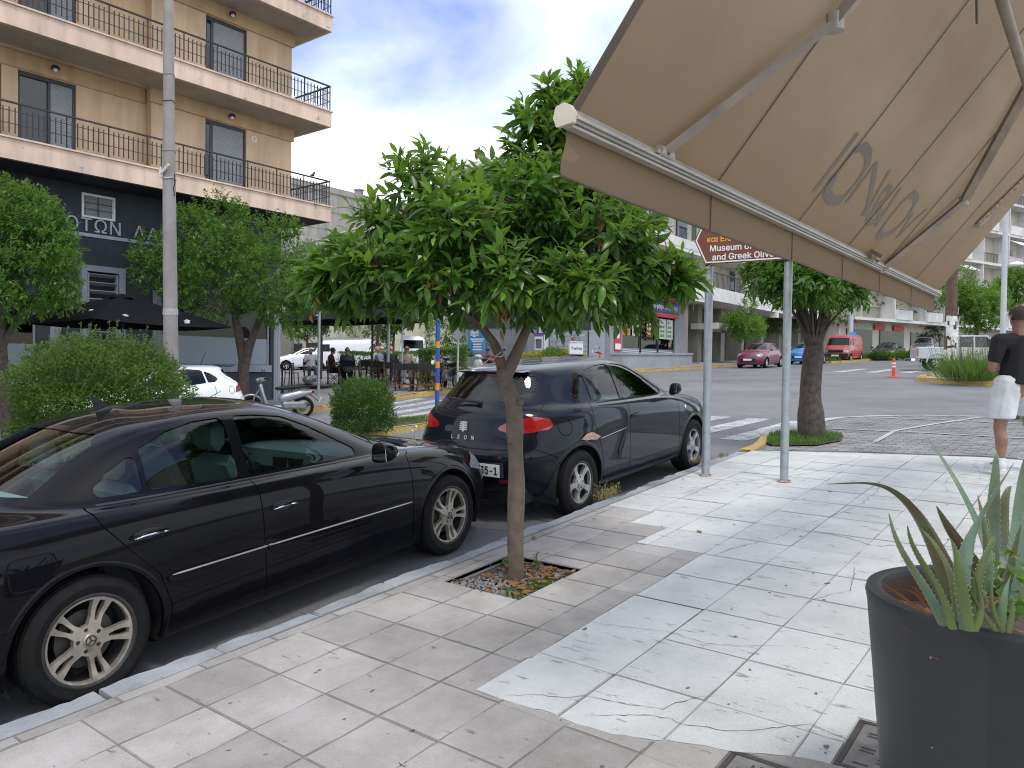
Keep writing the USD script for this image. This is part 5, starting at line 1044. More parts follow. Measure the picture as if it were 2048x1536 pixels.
def hedge(label, p0, p1, w, h, n, lm, seed):
    rg = np.random.default_rng(seed); t = thing('hedge', label, 'hedge'); u = rg.uniform(0, 1, n); p0, p1 = np.asarray(p0, float), np.asarray(p1, float); d = (p1-p0)/np.linalg.norm(p1-p0); s = np.array([-d[1], d[0]])
    a = rg.uniform(-1, 1, n); b = rg.uniform(0, 1, n); f = rg.random(n); a = np.where(f < .5, np.sign(a)*(1-np.abs(rg.normal(0, .12, n))), a); b = np.where(f > .5, 1-np.abs(rg.normal(0, .06, n)), b)
    xy = p0+(p1-p0)*u[:, None]+s*(a*w/2)[:, None]; z = H(xy[:, 0], xy[:, 1])+b*h*(.88+.2*meshkit.fbm(np.c_[xy*1.3, xy[:, :1]*0], 3, seed)); P = np.c_[xy, z]
    D = np.c_[s*np.sign(a)[:, None]*.6, np.full(n, .5)]+rg.normal(0, .6, (n, 3)); V, F, nv = leaves(P, D, .085*rg.uniform(.7, 1.2, n), .042, 'coarse', rg, .2)
    put(t, 'foliage', leafmesh(V, F, nv), lm, True, kind='stuff')
    put(t, 'stems', cat(*[tube([(*q, H(*q)), (*q, H(*q)+h*.85)], [.02, .01], 5, False) for q in p0+(p1-p0)*np.linspace(.03, .97, 9)[:, None]]), 'bark', True, kind='stuff')
hedge('clipped green hedge behind the cafe terrace tables', on_g(880, 770)[:2]+[2.2, .6], on_g(880, 770)[:2]+[3.6, 9.5], .9, 1.15, 9000, 'leaf_dark', 71)
hedge('thick green hedge at the street end of the cafe terrace', on_g(905, 778)[:2]+[.7, .8], on_g(940, 776)[:2]+[1.0, 2.5], 1.3, 1.35, 8000, 'leaf_tree', 72)
# ---------------------------------------------------------------- buildings
def stained(name, col, streak=.25, patch=None, rough=.85, sc=1.):
    """plaster: soft vertical rain streaks, blotches and, where patch is given, flaked spots"""
    c = np.array(col); nd = {'g': ('geometry', {}), 'm': ('mapping', {'scale': (2.2*sc, 2.2*sc, .28*sc)}), 'n': ('noise_texture', {'scale': 1.6, 'detail': 7., 'roughness': .6}), 'r': ('rgb_ramp', {'ramp': [(.3, tuple(c*(1-streak))), (.55, tuple(c)), (.8, tuple(np.minimum(c*(1+streak*.5), 1)))]}),
      'n2': ('noise_texture', {'scale': 1.1*sc, 'detail': 5.}), 'r2': ('rgb_ramp', {'ramp': [(.3, (.86, .86, .87)), (.7, (1.06, 1.05, 1.03))]}), 'x': ('mix_color', {'blend_type': 'multiply', 'fac': 1.}),
      'p': ('principled_bsdf', {'roughness': rough, 'specular_ior_level': .25}), 'b': ('bump', {'distance': .004}), 'f': ('noise_texture', {'scale': 55., 'detail': 3.})}
    lk = [('g.position', 'm.vector'), ('m.vector', 'n.vector'), ('n.fac', 'r.fac'), ('g.position', 'n2.vector'), ('n2.fac', 'r2.fac'), ('r.color', 'x.a'), ('r2.color', 'x.b'), ('g.position', 'f.vector'), ('f.fac', 'b.height'), ('b.normal', 'p.normal')]
    if patch:
        nd['q'] = ('noise_texture', {'scale': 3.1, 'detail': 5., 'roughness': .55, 'distortion': .4}); nd['qr'] = ('rgb_ramp', {'ramp': [(0, (0, 0, 0)), (.655, (0, 0, 0)), (.67, (1, 1, 1)), (1, (1, 1, 1))]}); nd['y'] = ('mix_color', {'b': patch})
        lk += [('g.position', 'q.vector'), ('q.fac', 'qr.fac'), ('qr.color', 'y.fac'), ('x.result', 'y.a'), ('y.result', 'p.base_color')]
    else: lk.append(('x.result', 'p.base_color'))
    mat(name, nd, lk)
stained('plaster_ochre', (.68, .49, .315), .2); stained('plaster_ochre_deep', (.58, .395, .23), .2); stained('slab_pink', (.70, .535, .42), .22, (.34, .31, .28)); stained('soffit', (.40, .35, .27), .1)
stained('wall_slate', (.05, .058, .070), .18); stained('trim_grey', (.26, .28, .32), .08); stained('wall_grey', (.30, .31, .33), .1); stained('wall_pale', (.60, .56, .46), .12); stained('wall_white', (.66, .65, .62), .15); stained('wall_concrete', (.30, .29, .27), .3, None, .9, .6); stained('wall_stone', (.36, .33, .28), .2)
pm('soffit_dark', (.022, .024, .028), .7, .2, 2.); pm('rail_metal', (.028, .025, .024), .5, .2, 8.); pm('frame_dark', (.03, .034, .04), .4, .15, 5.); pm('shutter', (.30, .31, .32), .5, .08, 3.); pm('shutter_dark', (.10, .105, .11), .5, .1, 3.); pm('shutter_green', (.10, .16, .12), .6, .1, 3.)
glassmat('window_glass', (.10, .13, .15)); pm('glass_dark', (.012, .015, .018), .05, .3, 1., spec=.7); pm('frosted', (.16, .20, .235), .22, .08, .8, spec=.6); pm('room_dark', (.03, .03, .032), .9, .5, 1.5)
pm('letter_grey', (.40, .42, .45), .45, .06, 4.); pm('tile_line', (.35, .37, .40), .6, .1); pm('lamp_white', (.7, .7, .68), .4, .05)
def pw(B, name, mesh, mt, smooth=False, label=None, **kw):
    """a part given in street coordinates"""
    o = B.GetAttribute('xformOp:translate').Get(); m = cat(mesh) if isinstance(mesh, (list, tuple)) else mesh.copy(); m.apply_translation([-o[0], -o[1], -o[2]]); return put(B, name, m, mt, smooth, label, **kw)
def group_part(parent, name):
    p = f'{path_of(parent)}/{numbered(path_of(parent), name)}'; return UsdGeom.Xform.Define(stage, p).GetPrim()
class Sub:       # sub-parts given in street coordinates under a part of B
    def __init__(s, B, name): s.B, s.g = B, group_part(B, name); s.o = np.array(B.GetAttribute('xformOp:translate').Get())
    def add(s, name, mesh, mt, smooth=False):
        m = cat(mesh) if isinstance(mesh, (list, tuple)) else mesh.copy(); m.apply_translation(-s.o); return put(s.g, name, m, mt, smooth)
# --- the apartment block over the dark cafe
A = thing('apartment_block', 'ochre apartment block with long railed balconies over a dark slate cafe front', 'building', (4, 21, .2))
Z = [6.2, 9.15, 12.1, 15.05]
for i, z in enumerate(Z):
    pw(A, 'balcony_slab', [box(-9, 15.5, 19.4, 21, z, z+.46), box(14.6, 15.5, 21, 31, z, z+.46)], 'slab_pink')
    pw(A, 'slab_coping', [box(-9, 15.54, 19.36, 19.5, z+.46, z+.50), box(15.38, 15.54, 19.5, 31, z+.46, z+.50)], 'slab_pink')
    pw(A, 'balcony_floor', [box(-9, 15.38, 19.5, 21, z+.40, z+.49)], 'wall_concrete')
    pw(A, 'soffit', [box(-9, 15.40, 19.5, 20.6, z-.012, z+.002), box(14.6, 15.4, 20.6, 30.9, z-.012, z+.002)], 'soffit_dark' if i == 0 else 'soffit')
for i, z in enumerate(Z[:3]):
    za, zb = z+.5, Z[i+1]
    wz = za+2.03            # head of the windows
    pw(A, 'wall', [box(-9, 5.4, 20.9, 21.2, za, wz), box(6.95, 7.3, 20.9, 21.2, za, wz), box(8.62, 10.4, 20.9, 21.2, za, wz), box(-9, 10.4, 20.9, 21.2, wz, zb-.012), box(10.4, 11.97, 20.6, 21.2, za, wz), box(13.29, 14.88, 20.6, 21.2, za, wz), box(10.4, 14.88, 20.6, 21.2, wz, zb-.012), box(14.58, 14.88, 21.2, 31, za, zb-.012)], 'plaster_ochre')
    pw(A, 'beam', [box(-9, 10.36, 20.84, 20.9, wz+.02, zb-.012), box(10.34, 14.93, 20.53, 20.6, wz+.02, zb-.012)], 'plaster_ochre_deep')
    for (a, b, t, kind) in ((5.4, 6.95, 20.9, 0), (7.3, 8.62, 20.9, 1), (11.97, 13.29, 20.6, 2)):
        w = Sub(A, 'window'); f = .06
        w.add('frame', [box(a, a+f, t+.05, t+.14, za, wz), box(b-f, b, t+.05, t+.14, za, wz), box(a+f, b-f, t+.05, t+.14, wz-.10, wz), box(a+f, b-f, t+.05, t+.14, za, za+.05), box((a+b)/2-.03+(.05 if kind == 1 else -.42 if kind == 2 else 0), (a+b)/2+.03+(.05 if kind == 1 else -.42 if kind == 2 else 0), t+.06, t+.13, za+.05, wz-.10)], 'frame_dark')
        w.add('pane', box(a+f, b-f, t+.10, t+.105, za+.05, wz-.1), 'glass_dark')
        if kind: 
            a2, b2_ = ((a+b)/2+.08, b-f) if kind == 1 else (a+f+.14, b-f)
            w.add('roller_shutter', [bbox(a2, b2_, t+.07, t+.095, q, q+.042, .008) for q in np.arange(za+.05, wz-.12, .046)], 'shutter')
    for s in ((10.9,) if False else ()): pass
    for s, t in ((8.05, 20.84), (12.68, 20.53)):
        q = Sub(A, 'wall_lamp'); q.add('bracket', [tube([(s, t, wz+.22), (s, t-.14, wz+.26)], .015, 6)], 'rail_metal'); q.add('shade', [move(lathe([(.01, .09), (.08, .06), (.10, .0), (.085, -.02)], 14), (s, t-.15, wz+.20))], 'rail_metal'); q.add('bulb', [move(trimesh.creation.icosphere(subdivisions=2), (s, t-.15, wz+.17), s=.055)], 'lamp_white')
pw(A, 'round_vent', [move(lathe([(.04, 0), (.05, .03), (.10, .02), (.105, 0)], 20), (13.55, 20.6, 8.52), rx=math.pi/2)], 'lamp_white', 30)
S0 = 15.47
for i, z in enumerate(Z[:3]):
    zt = z+.5; r = Sub(A, 'railing'); s_lo = 5.0 if i < 2 else 12.6
    r.add('top_rail', [bar((s_lo, 19.45, zt+.77), (S0, 19.45, zt+.77), .05, .035)], 'rail_metal'); r.add('top_rail', [bar((S0, 19.44, zt+.77), (S0, 26, zt+.77), .05, .035)], 'rail_metal')
    for h in (.30, .58): r.add('cross_bar', [bar((s_lo, 19.45, zt+h), (S0, 19.45, zt+h), .014)], 'rail_metal'); r.add('cross_bar', [bar((S0, 19.45, zt+h), (S0, 26, zt+h), .014)], 'rail_metal')
    k = 0; s = S0
    while s > s_lo: r.add('post', [bar((s, 19.45, zt), (s, 19.45, zt+.76), .035, .02)], 'rail_metal'); s -= .957
    for j in range(1, int((S0-s_lo)/.1196)):
        if j % 8: r.add('baluster', [bar((S0-j*.1196, 19.45, zt+.09), (S0-j*.1196, 19.45, zt+.66), .021)], 'rail_metal')
    r.add('side_balusters', [bar((S0, 19.45+j*.12, zt+.02), (S0, 19.45+j*.12, zt+.74), .016) for j in range(1, 40)], 'rail_metal')
# ground floor
gz = -.6
pw(A, 'cafe_wall', [box(-9, 7.62, 20.6, 20.9, 3.35, 6.19), box(7.62, 8.72, 20.6, 20.9, gz, 6.19), box(8.72, 9.56, 20.6, 20.9, 4.05, 5.42), box(8.72, 9.40, 20.6, 20.9, 5.95, 6.19), box(9.40, 9.56, 20.6, 20.9, 5.42, 6.19), box(8.66, 8.72, 20.605, 20.9, 5.42, 5.95), box(9.56, 10.66, 20.6, 20.9, gz, 6.19), box(10.66, 14.53, 20.6, 20.9, 3.6, 6.19), box(14.2, 14.53, 20.61, 20.9, gz, 3.6), box(-9, 7.62, 20.6, 20.9, gz, 1.05), box(10.66, 14.2, 20.6, 20.9, gz, 1.5), box(8.72, 9.56, 20.62, 20.9, gz, .9), box(14.25, 14.53, 20.9, 31, gz, 6.19)], 'wall_slate')
pw(A, 'room', [box(-9, 14.2, 27.5, 24.6, gz, 3.6), box(-9, 14.2, 20.92, 27.5, .2, .25), box(-9, 14.2, 20.92, 27.5, 3.62, 3.68)], 'room_dark')
for (a, b, z0, zf, z1) in ((2.0, 4.78, 1.10, 2.13, 3.35), (4.86, 7.6, 1.10, 2.13, 3.35), (10.72, 14.16, 1.55, 2.50, 3.6)):
    w = Sub(A, 'shop_window')
    w.add('pane', box(a+.04, b-.04, 20.70, 20.71, zf, z1-.05), 'clear_shop'if False else 'window_glass'); w.add('frosted_pane', box(a+.04, b-.04, 20.69, 20.70, z0+.16, zf), 'frosted')
    w.add('frame', [box(a, a+.045, 20.66, 20.74, z0, z1), box(b-.045, b, 20.66, 20.74, z0, z1), box(a+.045, b-.045, 20.66, 20.74, z1-.05, z1)], 'trim_grey'); w.add('sill', box(a-.03, b+.03, 20.54, 20.74, z0-.06, z0+.15), 'trim_grey')
for a, b, z0, z1 in ((7.9, 8.14, .3, 2.95), (10.46, 10.66, .3, 3.7), (14.28, 14.50, .3, 3.7)): pw(A, 'pilaster', [bbox(a, b, 20.54, 20.6, z0, z1, .006)]+[bbox(a+.05+.07*k, a+.09+.07*k, 20.525, 20.545, z0+.05, z1-.05, .004) for k in range(2)], 'trim_grey')
lv_ = Sub(A, 'louvre'); lv_.add('frame', [box(8.60, 8.74, 20.52, 20.64, .9, 4.18), box(9.54, 9.70, 20.52, 20.64, .9, 4.18), box(8.74, 9.54, 20.52, 20.64, 4.03, 4.18), box(8.76, 8.80, 20.55, 20.66, .9, 4.0), box(9.48, 9.52, 20.55, 20.66, .9, 4.0)], 'trim_grey')
for k, q in enumerate(np.arange(1.0, 3.95, .21)): lv_.add('slat', [bar((8.8, 20.62, q), (9.48, 20.62, q), .14, .02, (0, .5, 1))], 'trim_grey')
lv_.add('backing', box(8.74, 9.54, 20.72, 20.74, .9, 4.03), 'room_dark')
vw = Sub(A, 'vent_window'); vw.add('frame', [box(8.62, 9.44, 20.55, 20.62, 5.93, 5.99), box(8.62, 9.44, 20.55, 20.62, 5.38, 5.43), box(8.62, 8.67, 20.55, 20.62, 5.43, 5.93), box(9.39, 9.44, 20.55, 20.62, 5.43, 5.93)], 'lamp_white')
vw.add('blind', [bar((8.68, 20.61, q), (9.38, 20.61, q), .045, .006, (0, .6, 1)) for q in np.arange(5.45, 5.93, .035)], 'shutter'); vw.add('mullion', [box(9.02, 9.035, 20.56, 20.6, 5.43, 5.93), box(8.67, 9.39, 20.565, 20.6, 5.60, 5.61), box(8.67, 9.39, 20.565, 20.6, 5.76, 5.77)], 'frame_dark')
pw(A, 'sign_band', [box(7.6, 12.6, 20.57, 20.6, 4.90, 4.985)], 'tile_line')
for ch, px in zip('ΡΟΤΩΝΛΑΓ', (116, 144, 173, 201.5, 231, 279, 306, 329)):
    c = on_t(px, 450, 20.56); m = xz(ctext(ch, .335, .03), 0); m.apply_translation([c[0], 20.585, 5.03]); pw(A, 'sign_letter', [m], 'letter_grey')
# small bird on the lowest railing
bd_ = thing('bird', 'small dark bird perched on the balcony rail above the cafe', 'bird', (14.86, 19.45, Z[0]+.5+.785))
pm('feather', (.02, .02, .022), .6, .2, 20.)
bl = blob([(((0, 0, .07), .045), ((-.06, 0, .04), .03)), (((0, 0, .07), .045), ((.03, 0, .14), .026)), (((.03, 0, .145), .026), ((.045, 0, .155), .022)), (((-.06, 0, .04), (.02, .025, .012)), ((-.17, 0, .0), (.01, .025, .005)))], .012, 6)
put(bd_, 'body', bl, 'feather', True); put(bd_, 'beak', hull([(.06, .008, .155), (.06, -.008, .155), (.06, 0, .165), (.06, 0, .148), (.10, 0, .153)]), 'feather'); put(bd_, 'leg', tube([(0, .015, .03), (0, .015, 0)], .004, 5), 'feather'); put(bd_, 'leg', tube([(0, -.015, .03), (0, -.015, 0)], .004, 5), 'feather')

# --- concrete party wall and beige house behind the terrace
C_ = thing('concrete_building', 'bare grey concrete building with a chimney behind the beige house', 'building', (40, 55, 0))
zt = float(on_t(664, 375, 55)[2]); s0 = float(on_t(560, 375, 55)[0])
pw(C_, 'wall', [box(s0-6, 66, 55, 65, -1, zt-.5)], 'wall_concrete'); pw(C_, 'parapet', [box(s0-6, 66, 54.9, 65, zt-.5, zt)], 'wall_concrete'); pw(C_, 'formwork_band', [box(s0-6, 66, 54.96, 55, zt-2.2-k, zt-2.1-k) for k in (0, 1.6)], 'wall_concrete')
ch = on_t(718, 375, 57); pw(C_, 'chimney', [box(ch[0]-.3, ch[0]+.3, 56.7, 57.3, zt-.1, zt+.9), box(ch[0]-.38, ch[0]+.38, 56.6, 57.4, zt+.9, zt+1.0)], 'wall_concrete')
def frame_box(B0, p, ang, L, Dp, z0, z1): pass
hs_a = math.radians(76.3); hp = at(640, 480, 60); hz = float(hp[2])
Hs = thing('beige_house', 'low beige house with a wide cornice behind the cafe terrace', 'building', (hp[0], hp[1], 0), hs_a)
put(Hs, 'wall', cat(box(-8, 14, -9, -.6, -1, hz-.35)), 'wall_pale', False); put(Hs, 'cornice', cat(box(-8.5, 14.6, -9.5, 0, hz-.35, hz), box(-8.5, 14.7, -9.6, .1, hz, hz+.1)), 'wall_pale', False)
for k in range(4):
    put(Hs, 'window', box(11.4-k*3.2, 12.8-k*3.2, -.64, -.55, hz-2.6, hz-1.1), 'glass_dark', False); put(Hs, 'shop_front', box(11-k*3.2, 13.4-k*3.2, -.66, -.56, .6, 3.6), 'glass_dark', False)

# --- the corner building with the supermarket
M = thing('supermarket_building', 'pale apartment building with a grey supermarket in its ground floor', 'building', (42, 26, 1.6))
g0 = 1.0
pw(M, 'ground_floor_wall', [box(37.0, 37.3, 22.9, 23.3, g0, 6.1), box(37.0, 37.3, 27.1, 27.8, g0, 6.1), box(37.3, 44, 27.5, 27.8, g0, 6.1), box(37.0, 37.3, 23.3, 27.1, 5.15, 6.1), box(37.0, 37.3, 23.3, 27.1, g0, 1.9), box(37., 38.3, 22, 22.9, g0, 6.1), box(38.3, 44.9, 22.0, 22.3, 5.2, 6.1), box(44.9, 46.2, 22, 22.3, g0, 6.1), box(38.3, 44.9, 22.0, 22.3, g0, 2.35), box(37.3, 46.2, 26, 26.2, g0, 6.1)], 'wall_grey')
rmp = hull([(37.0, 21.2, 1.5), (37.0, 22, 1.5), (37.0, 21.2, 2.55), (37, 22, 2.55), (45.8, 21.2, 1.6), (45.8, 22, 1.6), (45.8, 21.2, 2.75), (45.8, 22, 2.75)]); pw(M, 'ramp_wall', [rmp], 'wall_grey'); pw(M, 'ramp_coping', [hull([(36.95, 21.14, 2.552), (36.95, 22, 2.552), (36.95, 21.14, 2.68), (36.95, 22, 2.68), (45.85, 21.14, 2.752), (45.85, 22, 2.752), (45.85, 21.14, 2.88), (45.85, 22, 2.88)])], 'wall_grey')
pw(M, 'upper_wall', [box(36.6, 46.2, 21.6, 33, 6.1, 14.2)], 'wall_pale'); pw(M, 'roof_slab', [box(36.2, 46.6, 21.0, 33.4, 14.2, 14.5)], 'wall_white')
pw(M, 'inside', [box(44.2, 44.3, 22.4, 26, g0, 5.2), box(38, 44.2, 25.9, 26, g0, 5.2)], 'room_dark')
for z in (6.1, 8.95, 11.8):
    pw(M, 'balcony_slab', [box(35.4, 36.6, 22.2, 33, z, z+.22), box(36.6, 46.2, 20.6, 21.6, z, z+.22)], 'wall_white'); pw(M, 'balcony_parapet', [box(36.6, 46.2, 20.58, 20.68, z+.22, z+.75)], 'wall_white')
    q = Sub(M, 'railing'); q.add('top_rail', [bar((35.45, 22.2, z+1.1), (35.45, 33, z+1.1), .05)], 'rail_metal'); q.add('bars', [bar((35.45, 22.2+.16*k, z+.22), (35.45, 22.2+.16*k, z+1.1), .02) for k in range(68)], 'rail_metal')
    for t in (23.6, 26.8, 30.0): w = Sub(M, 'window'); w.add('frame', box(36.54, 36.6, t-.06, t+1.56, z+.25, z+2.45), 'frame_dark'); w.add('shutter', [box(36.50, 36.54, t, t+1.5, z+.3+.1*k, z+.38+.1*k) for k in range(21)], 'shutter_green' if t > 25 else 'shutter')
    for s in (38, 41, 44): w = Sub(M, 'window'); w.add('frame', box(s-.06, s+1.46, 21.54, 21.6, z+.25, z+2.45), 'frame_dark'); w.add('pane', box(s, s+1.4, 21.52, 21.54, z+.3, z+2.4), 'glass_dark')
pm('sign_red', (.55, .03, .025), .4, .06); pm('sign_blue', (.02, .05, .28), .4, .06); pm('poster_white', (.62, .63, .62), .6, .06, 3.); pm('poster_blue', (.02, .22, .50), .5, .06); pm('atm_purple', (.12, .05, .22), .4, .15); pm('poster_orange', (.65, .28, .03), .6, .2, 2.); pm('locker_grey', (.28, .30, .33), .4, .05, 2., rnd=.08); pm('steel_blue', (.15, .17, .2), .3, .1); pm('ink_blue', (.03, .08, .3), .5); pm('ink_red', (.5, .03, .03), .5); pm('ink_green', (.08, .3, .07), .6, .3, 9.)
# shop windows of the ramp side
for k, (a, b) in enumerate(((38.35, 40.45), (40.55, 42.65), (42.75, 44.85))):
    w = Sub(M, 'shop_window'); w.add('pane', box(a+.05, b-.05, 22.10, 22.115, 3.05, 5.15), 'window_glass'); w.add('frosted_pane', box(a+.05, b-.05, 22.08, 22.095, 2.4, 3.0), 'poster_white'); w.add('frame', [box(a, a+.05, 22.05, 22.15, 2.36, 5.2), box(b-.05, b, 22.05, 22.15, 2.36, 5.2), box(a+.05, b-.05, 22.05, 22.15, 3.0, 3.05)], 'frame_dark'); w.add('stripes', [box(a+.05, b-.05, 22.07, 22.078, 2.42+.1*q, 2.46+.1*q) for q in range(6)], 'steel_blue')
for s, z, mt in ((38.8, 4.35, 'poster_orange'), (39.9, 4.35, 'poster_white'), (41.6, 4.35, 'ink_red'), (43.3, 4.3, 'poster_white'), (44.25, 4.3, 'poster_white')):
    p = thing('poster', {38.8: 'orange price poster in the left supermarket window', 39.9: 'white price poster beside the orange one in the supermarket window', 41.6: 'red poster in the middle supermarket window', 43.3: 'white poster left in the right hand supermarket window', 44.25: 'white poster at the right end of the supermarket windows'}[s], 'poster', (s, 22.05, z))
    put(p, 'sheet', box(-.42, .42, -.01, .01, -.62, .62), mt, False); put(p, 'print', cat(*[box(-.32+.3*(i % 2), -.08+.3*(i % 2), -.016, -.0105, -.5+.27*(i//2), -.33+.27*(i//2)) for i in range(7)]), {'poster_white': 'ink_green', 'ink_red': 'ink_white'}.get(mt, 'ink_red'), False)
sg = thing('shop_sign', 'red and navy supermarket sign with white Greek slogan over its windows', 'sign', (41.6, 21.9, 5.5))
put(sg, 'red_rail', box(-3.6, 3.3, -.16, .1, -.5, -.25), 'sign_red', False); put(sg, 'blue_board', box(-.6, 3.4, -.12, .0, -.22, .42), 'sign_blue', False); put(sg, 'red_board', box(-3.5, 3.4, -.12, .0, .45, 1.3), 'sign_red', False); m = xz(ctext('για φθηνές αγορές!', .26, .02, True, 3.5), -.12); m.apply_translation([1.4, 0, .0]); put(sg, 'slogan', m, 'ink_white', False)
m = xz(ctext('ΜΑΡΚΕΤ', .5, .02, True, 3.), -.12); m.apply_translation([0, 0, .6]); put(sg, 'letters', m, 'ink_white', False)
p = thing('wall_sign', 'small red and white sign on the pillar left of the supermarket windows', 'sign', (37.7, 21.97, 3.5)); put(p, 'board', bbox(-.35, .35, -.03, .03, -.7, .7, .01), 'sign_red', False); put(p, 'disc', move(lathe([(.18, 0), (.18, .01), (.0001, .012)], 20), (0, -.03, .15), rx=math.pi/2), 'ink_white', False); put(p, 'strip', box(-.3, .3, -.04, -.0305, -.62, -.3), 'ink_white', False)
# locker side
w = Sub(M, 'upper_glazing'); w.add('pane', box(37.1, 37.11, 23.3, 27.1, 3.75, 5.15), 'window_glass'); w.add('frame', [box(37.04, 37.14, 23.3+q-.03, 23.3+q+.03, 3.7, 5.15) for q in (0, .95, 1.9, 2.85, 3.8)]+[box(37.05, 37.13, 23.33, 27.07, 3.66, 3.75)], 'trim_grey')
lk = thing('parcel_locker', 'long grey parcel locker with many small doors beside the cash machine', 'locker', (36.6, 24.3, float(H(36.6, 24.3))+.0))
put(lk, 'cabinet', bbox(0, .38, -1.05, 1.55, -.1, 2.15, .01), 'steel_blue', False)
for i in range(5):
    for j in range(7): put(lk, 'locker_door', bbox(-.022, -.002, -1.02+.52*i, -.53+.52*i, .05+.3*j, .33+.3*j, .006), 'locker_grey', False)
m = ctext('boxnow', .1, .004); 
for i, txt in enumerate(('smart point', 'point')):
    m = ctext(txt, .11, .004, True); v = np.array(m.vertices); m.vertices = np.c_[-.0245-v[:, 2], .9-1.6*i-v[:, 0], v[:, 1]+1.82]; put(lk, 'lettering', m, 'ink_white', False)
lk2 = thing('parcel_locker', 'narrow grey locker column with a white emblem right of the long locker', 'locker', (36.6, 22.75, float(H(36.6, 22.7)))); put(lk2, 'cabinet', bbox(0, .38, -.42, .42, -.1, 2.15, .01), 'locker_grey', False); hx = np.array([(.22*math.cos(a), .22*math.sin(a)) for a in np.radians([90, 150, 210, 270, 330, 30])])
put(lk2, 'emblem', cat(*[bar((-.006, *(hx[i]+[0, 1.0])), (-.006, *(hx[(i+1) % 6]+[0, 1.0])), .04, .01) for i in range(6)], bar((-.006, 0, 1.0), (-.006, *(hx[4]+[0, 1.0])), .04, .01), bar((-.006, 0, 1.0), (-.006, *(hx[2]+[0, 1.0])), .04, .01)), 'ink_white', False)
at_ = thing('cash_machine', 'purple cash machine with a dark screen left of the parcel locker', 'cash machine', (36.55, 26.4, float(H(36.5, 26.4)))); put(at_, 'cabinet', bbox(0, .5, -.55, .55, -.1, 2.05, .02), 'atm_purple', False); put(at_, 'panel', bbox(-.02, -.001, -.1, .5, .75, 1.85, .006), 'poster_white', False); put(at_, 'screen', box(-.03, -.021, -.02, .42, 1.15, 1.7), 'glass_dark', False); put(at_, 'shelf', bbox(-.16, -.021, -.05, .45, .98, 1.06, .01), 'steel_blue', False); put(at_, 'stripe', box(-.012, -.001, -.5, -.15, .3, 1.95), 'poster_white', False)
p = thing('poster', 'poster with an orange coffee cup above the purple cash machine', 'poster', (36.96, 26.3, 4.4)); put(p, 'sheet', box(-.02, .0, -.6, .6, -.55, .55), 'poster_white', False); put(p, 'cup', move(lathe([(.0001, -.25), (.16, -.22), (.22, .15), (.2, .16)], 16), (-.06, 0, 0), s=1.), 'poster_orange'); put(p, 'saucer', move(lathe([(.3, 0), (.3, .02), (.0001, .02)], 18), (-.06, 0, -.28)), 'poster_orange')
# grey wall further left with the blue poster
B2 = thing('grey_building', 'grey shop wall with posters behind the parked scooters', 'building', (46, 37, 1.5))
pw(B2, 'wall', [box(44, 52, 27.8, 46, 1, 5.6)], 'wall_grey'); pw(B2, 'upper_floor', [box(44.6, 52, 30.5, 46, 5.6, 11)], 'wall_pale'); pw(B2, 'dark_band', [box(43.9, 44, 27.8, 46, 4.7, 5.6)], 'glass_dark'); pw(B2, 'joint', [box(43.985, 44, 27.8, 46, z, z+.03) for z in (2.6, 3.4)], 'wall_concrete')
for t in (34, 37, 40, 43): w = Sub(B2, 'window'); w.add('pane', box(44.52, 44.6, t, t+1.5, 6.6, 8.8), 'glass_dark'); w.add('frame', [box(44.5, 44.6, t-.08, t, 6.5, 8.9), box(44.5, 44.6, t+1.5, t+1.58, 6.5, 8.9)], 'wall_white')
def wallposter(px0, px1, py0, py1, mt, lb, ink, rows, big=None):
    a, b = on_s(px0, py0, 43.95), on_s(px1, py1, 43.95); c = (a+b)/2; hw, hh = abs(a[1]-b[1])/2, abs(a[2]-b[2])/2; p = thing('wall_poster', lb, 'poster', (43.95, c[1], c[2])); put(p, 'sheet', box(-.02, .02, -hw, hw, -hh, hh), mt, False)
    put(p, 'print', cat(*[box(-.026, -.0205, -hw*.75*wd, hw*.75*wd, hh*y-.05, hh*y+.05) for y, wd in rows]), ink, False)
    if big: put(p, 'emblem', cat(*[tube([(-.03, hw*(.75-.9*u), hh*(.72-.12*k)+.06*math.sin(u*9)) for u in np.linspace(0, 1, 12)], .035, 5) for k in range(4)]), 'ink_white', True)
wallposter(937, 973, 657, 706, 'poster_blue', 'tall blue poster with white lines on the grey wall', 'ink_white', [(.12, 1), (-.05, .8), (-.3, .6), (-.5, .6), (-.72, .7)], True)
wallposter(886, 897, 665, 690, 'poster_white', 'narrow white notice with grey print on the grey wall', 'steel_blue', [(.7, 1), (.4, .9), (.1, 1), (-.2, .8), (-.5, 1), (-.8, .7)])
wallposter(898, 911, 668, 692, 'poster_white', 'white notice with a red shield beside the narrow one', 'ink_red', [(.1, .7), (0, .8), (-.1, .7), (-.25, .4)])

# --- the white balconied house beyond the supermarket
W_ = thing('balcony_house', 'cream apartment house with white balconies and shops beyond the supermarket', 'building', (58, 24, 1.8))
pw(W_, 'ground_wall', [box(46.2, 46.8, 22.0, 26, 1, 6.3), box(46.8, 80, 24.2, 26, 1, 6.3)]+[box(s, s+.7, 22.6, 24.2, 1, 6.3) for s in (49.6, 53.6, 57.6, 61.6, 66, 71)], 'wall_stone'); pw(W_, 'upper_wall', [box(46.2, 80, 22.4, 30, 6.3, 16)], 'wall_pale')
pw(W_, 'entrance_steps', [box(46.9, 50, 21.2-.3*k, 22, 1.2, 2.3-.17*k) for k in range(3)], 'wall_stone'); pw(W_, 'entrance_canopy', [box(48.5, 53.8, 20.6, 22.6, 4.55, 4.95)], 'wall_white'); pw(W_, 'canopy_sign', [box(51.2, 53.8, 20.56, 20.6, 4.5, 5.0)], 'poster_white')
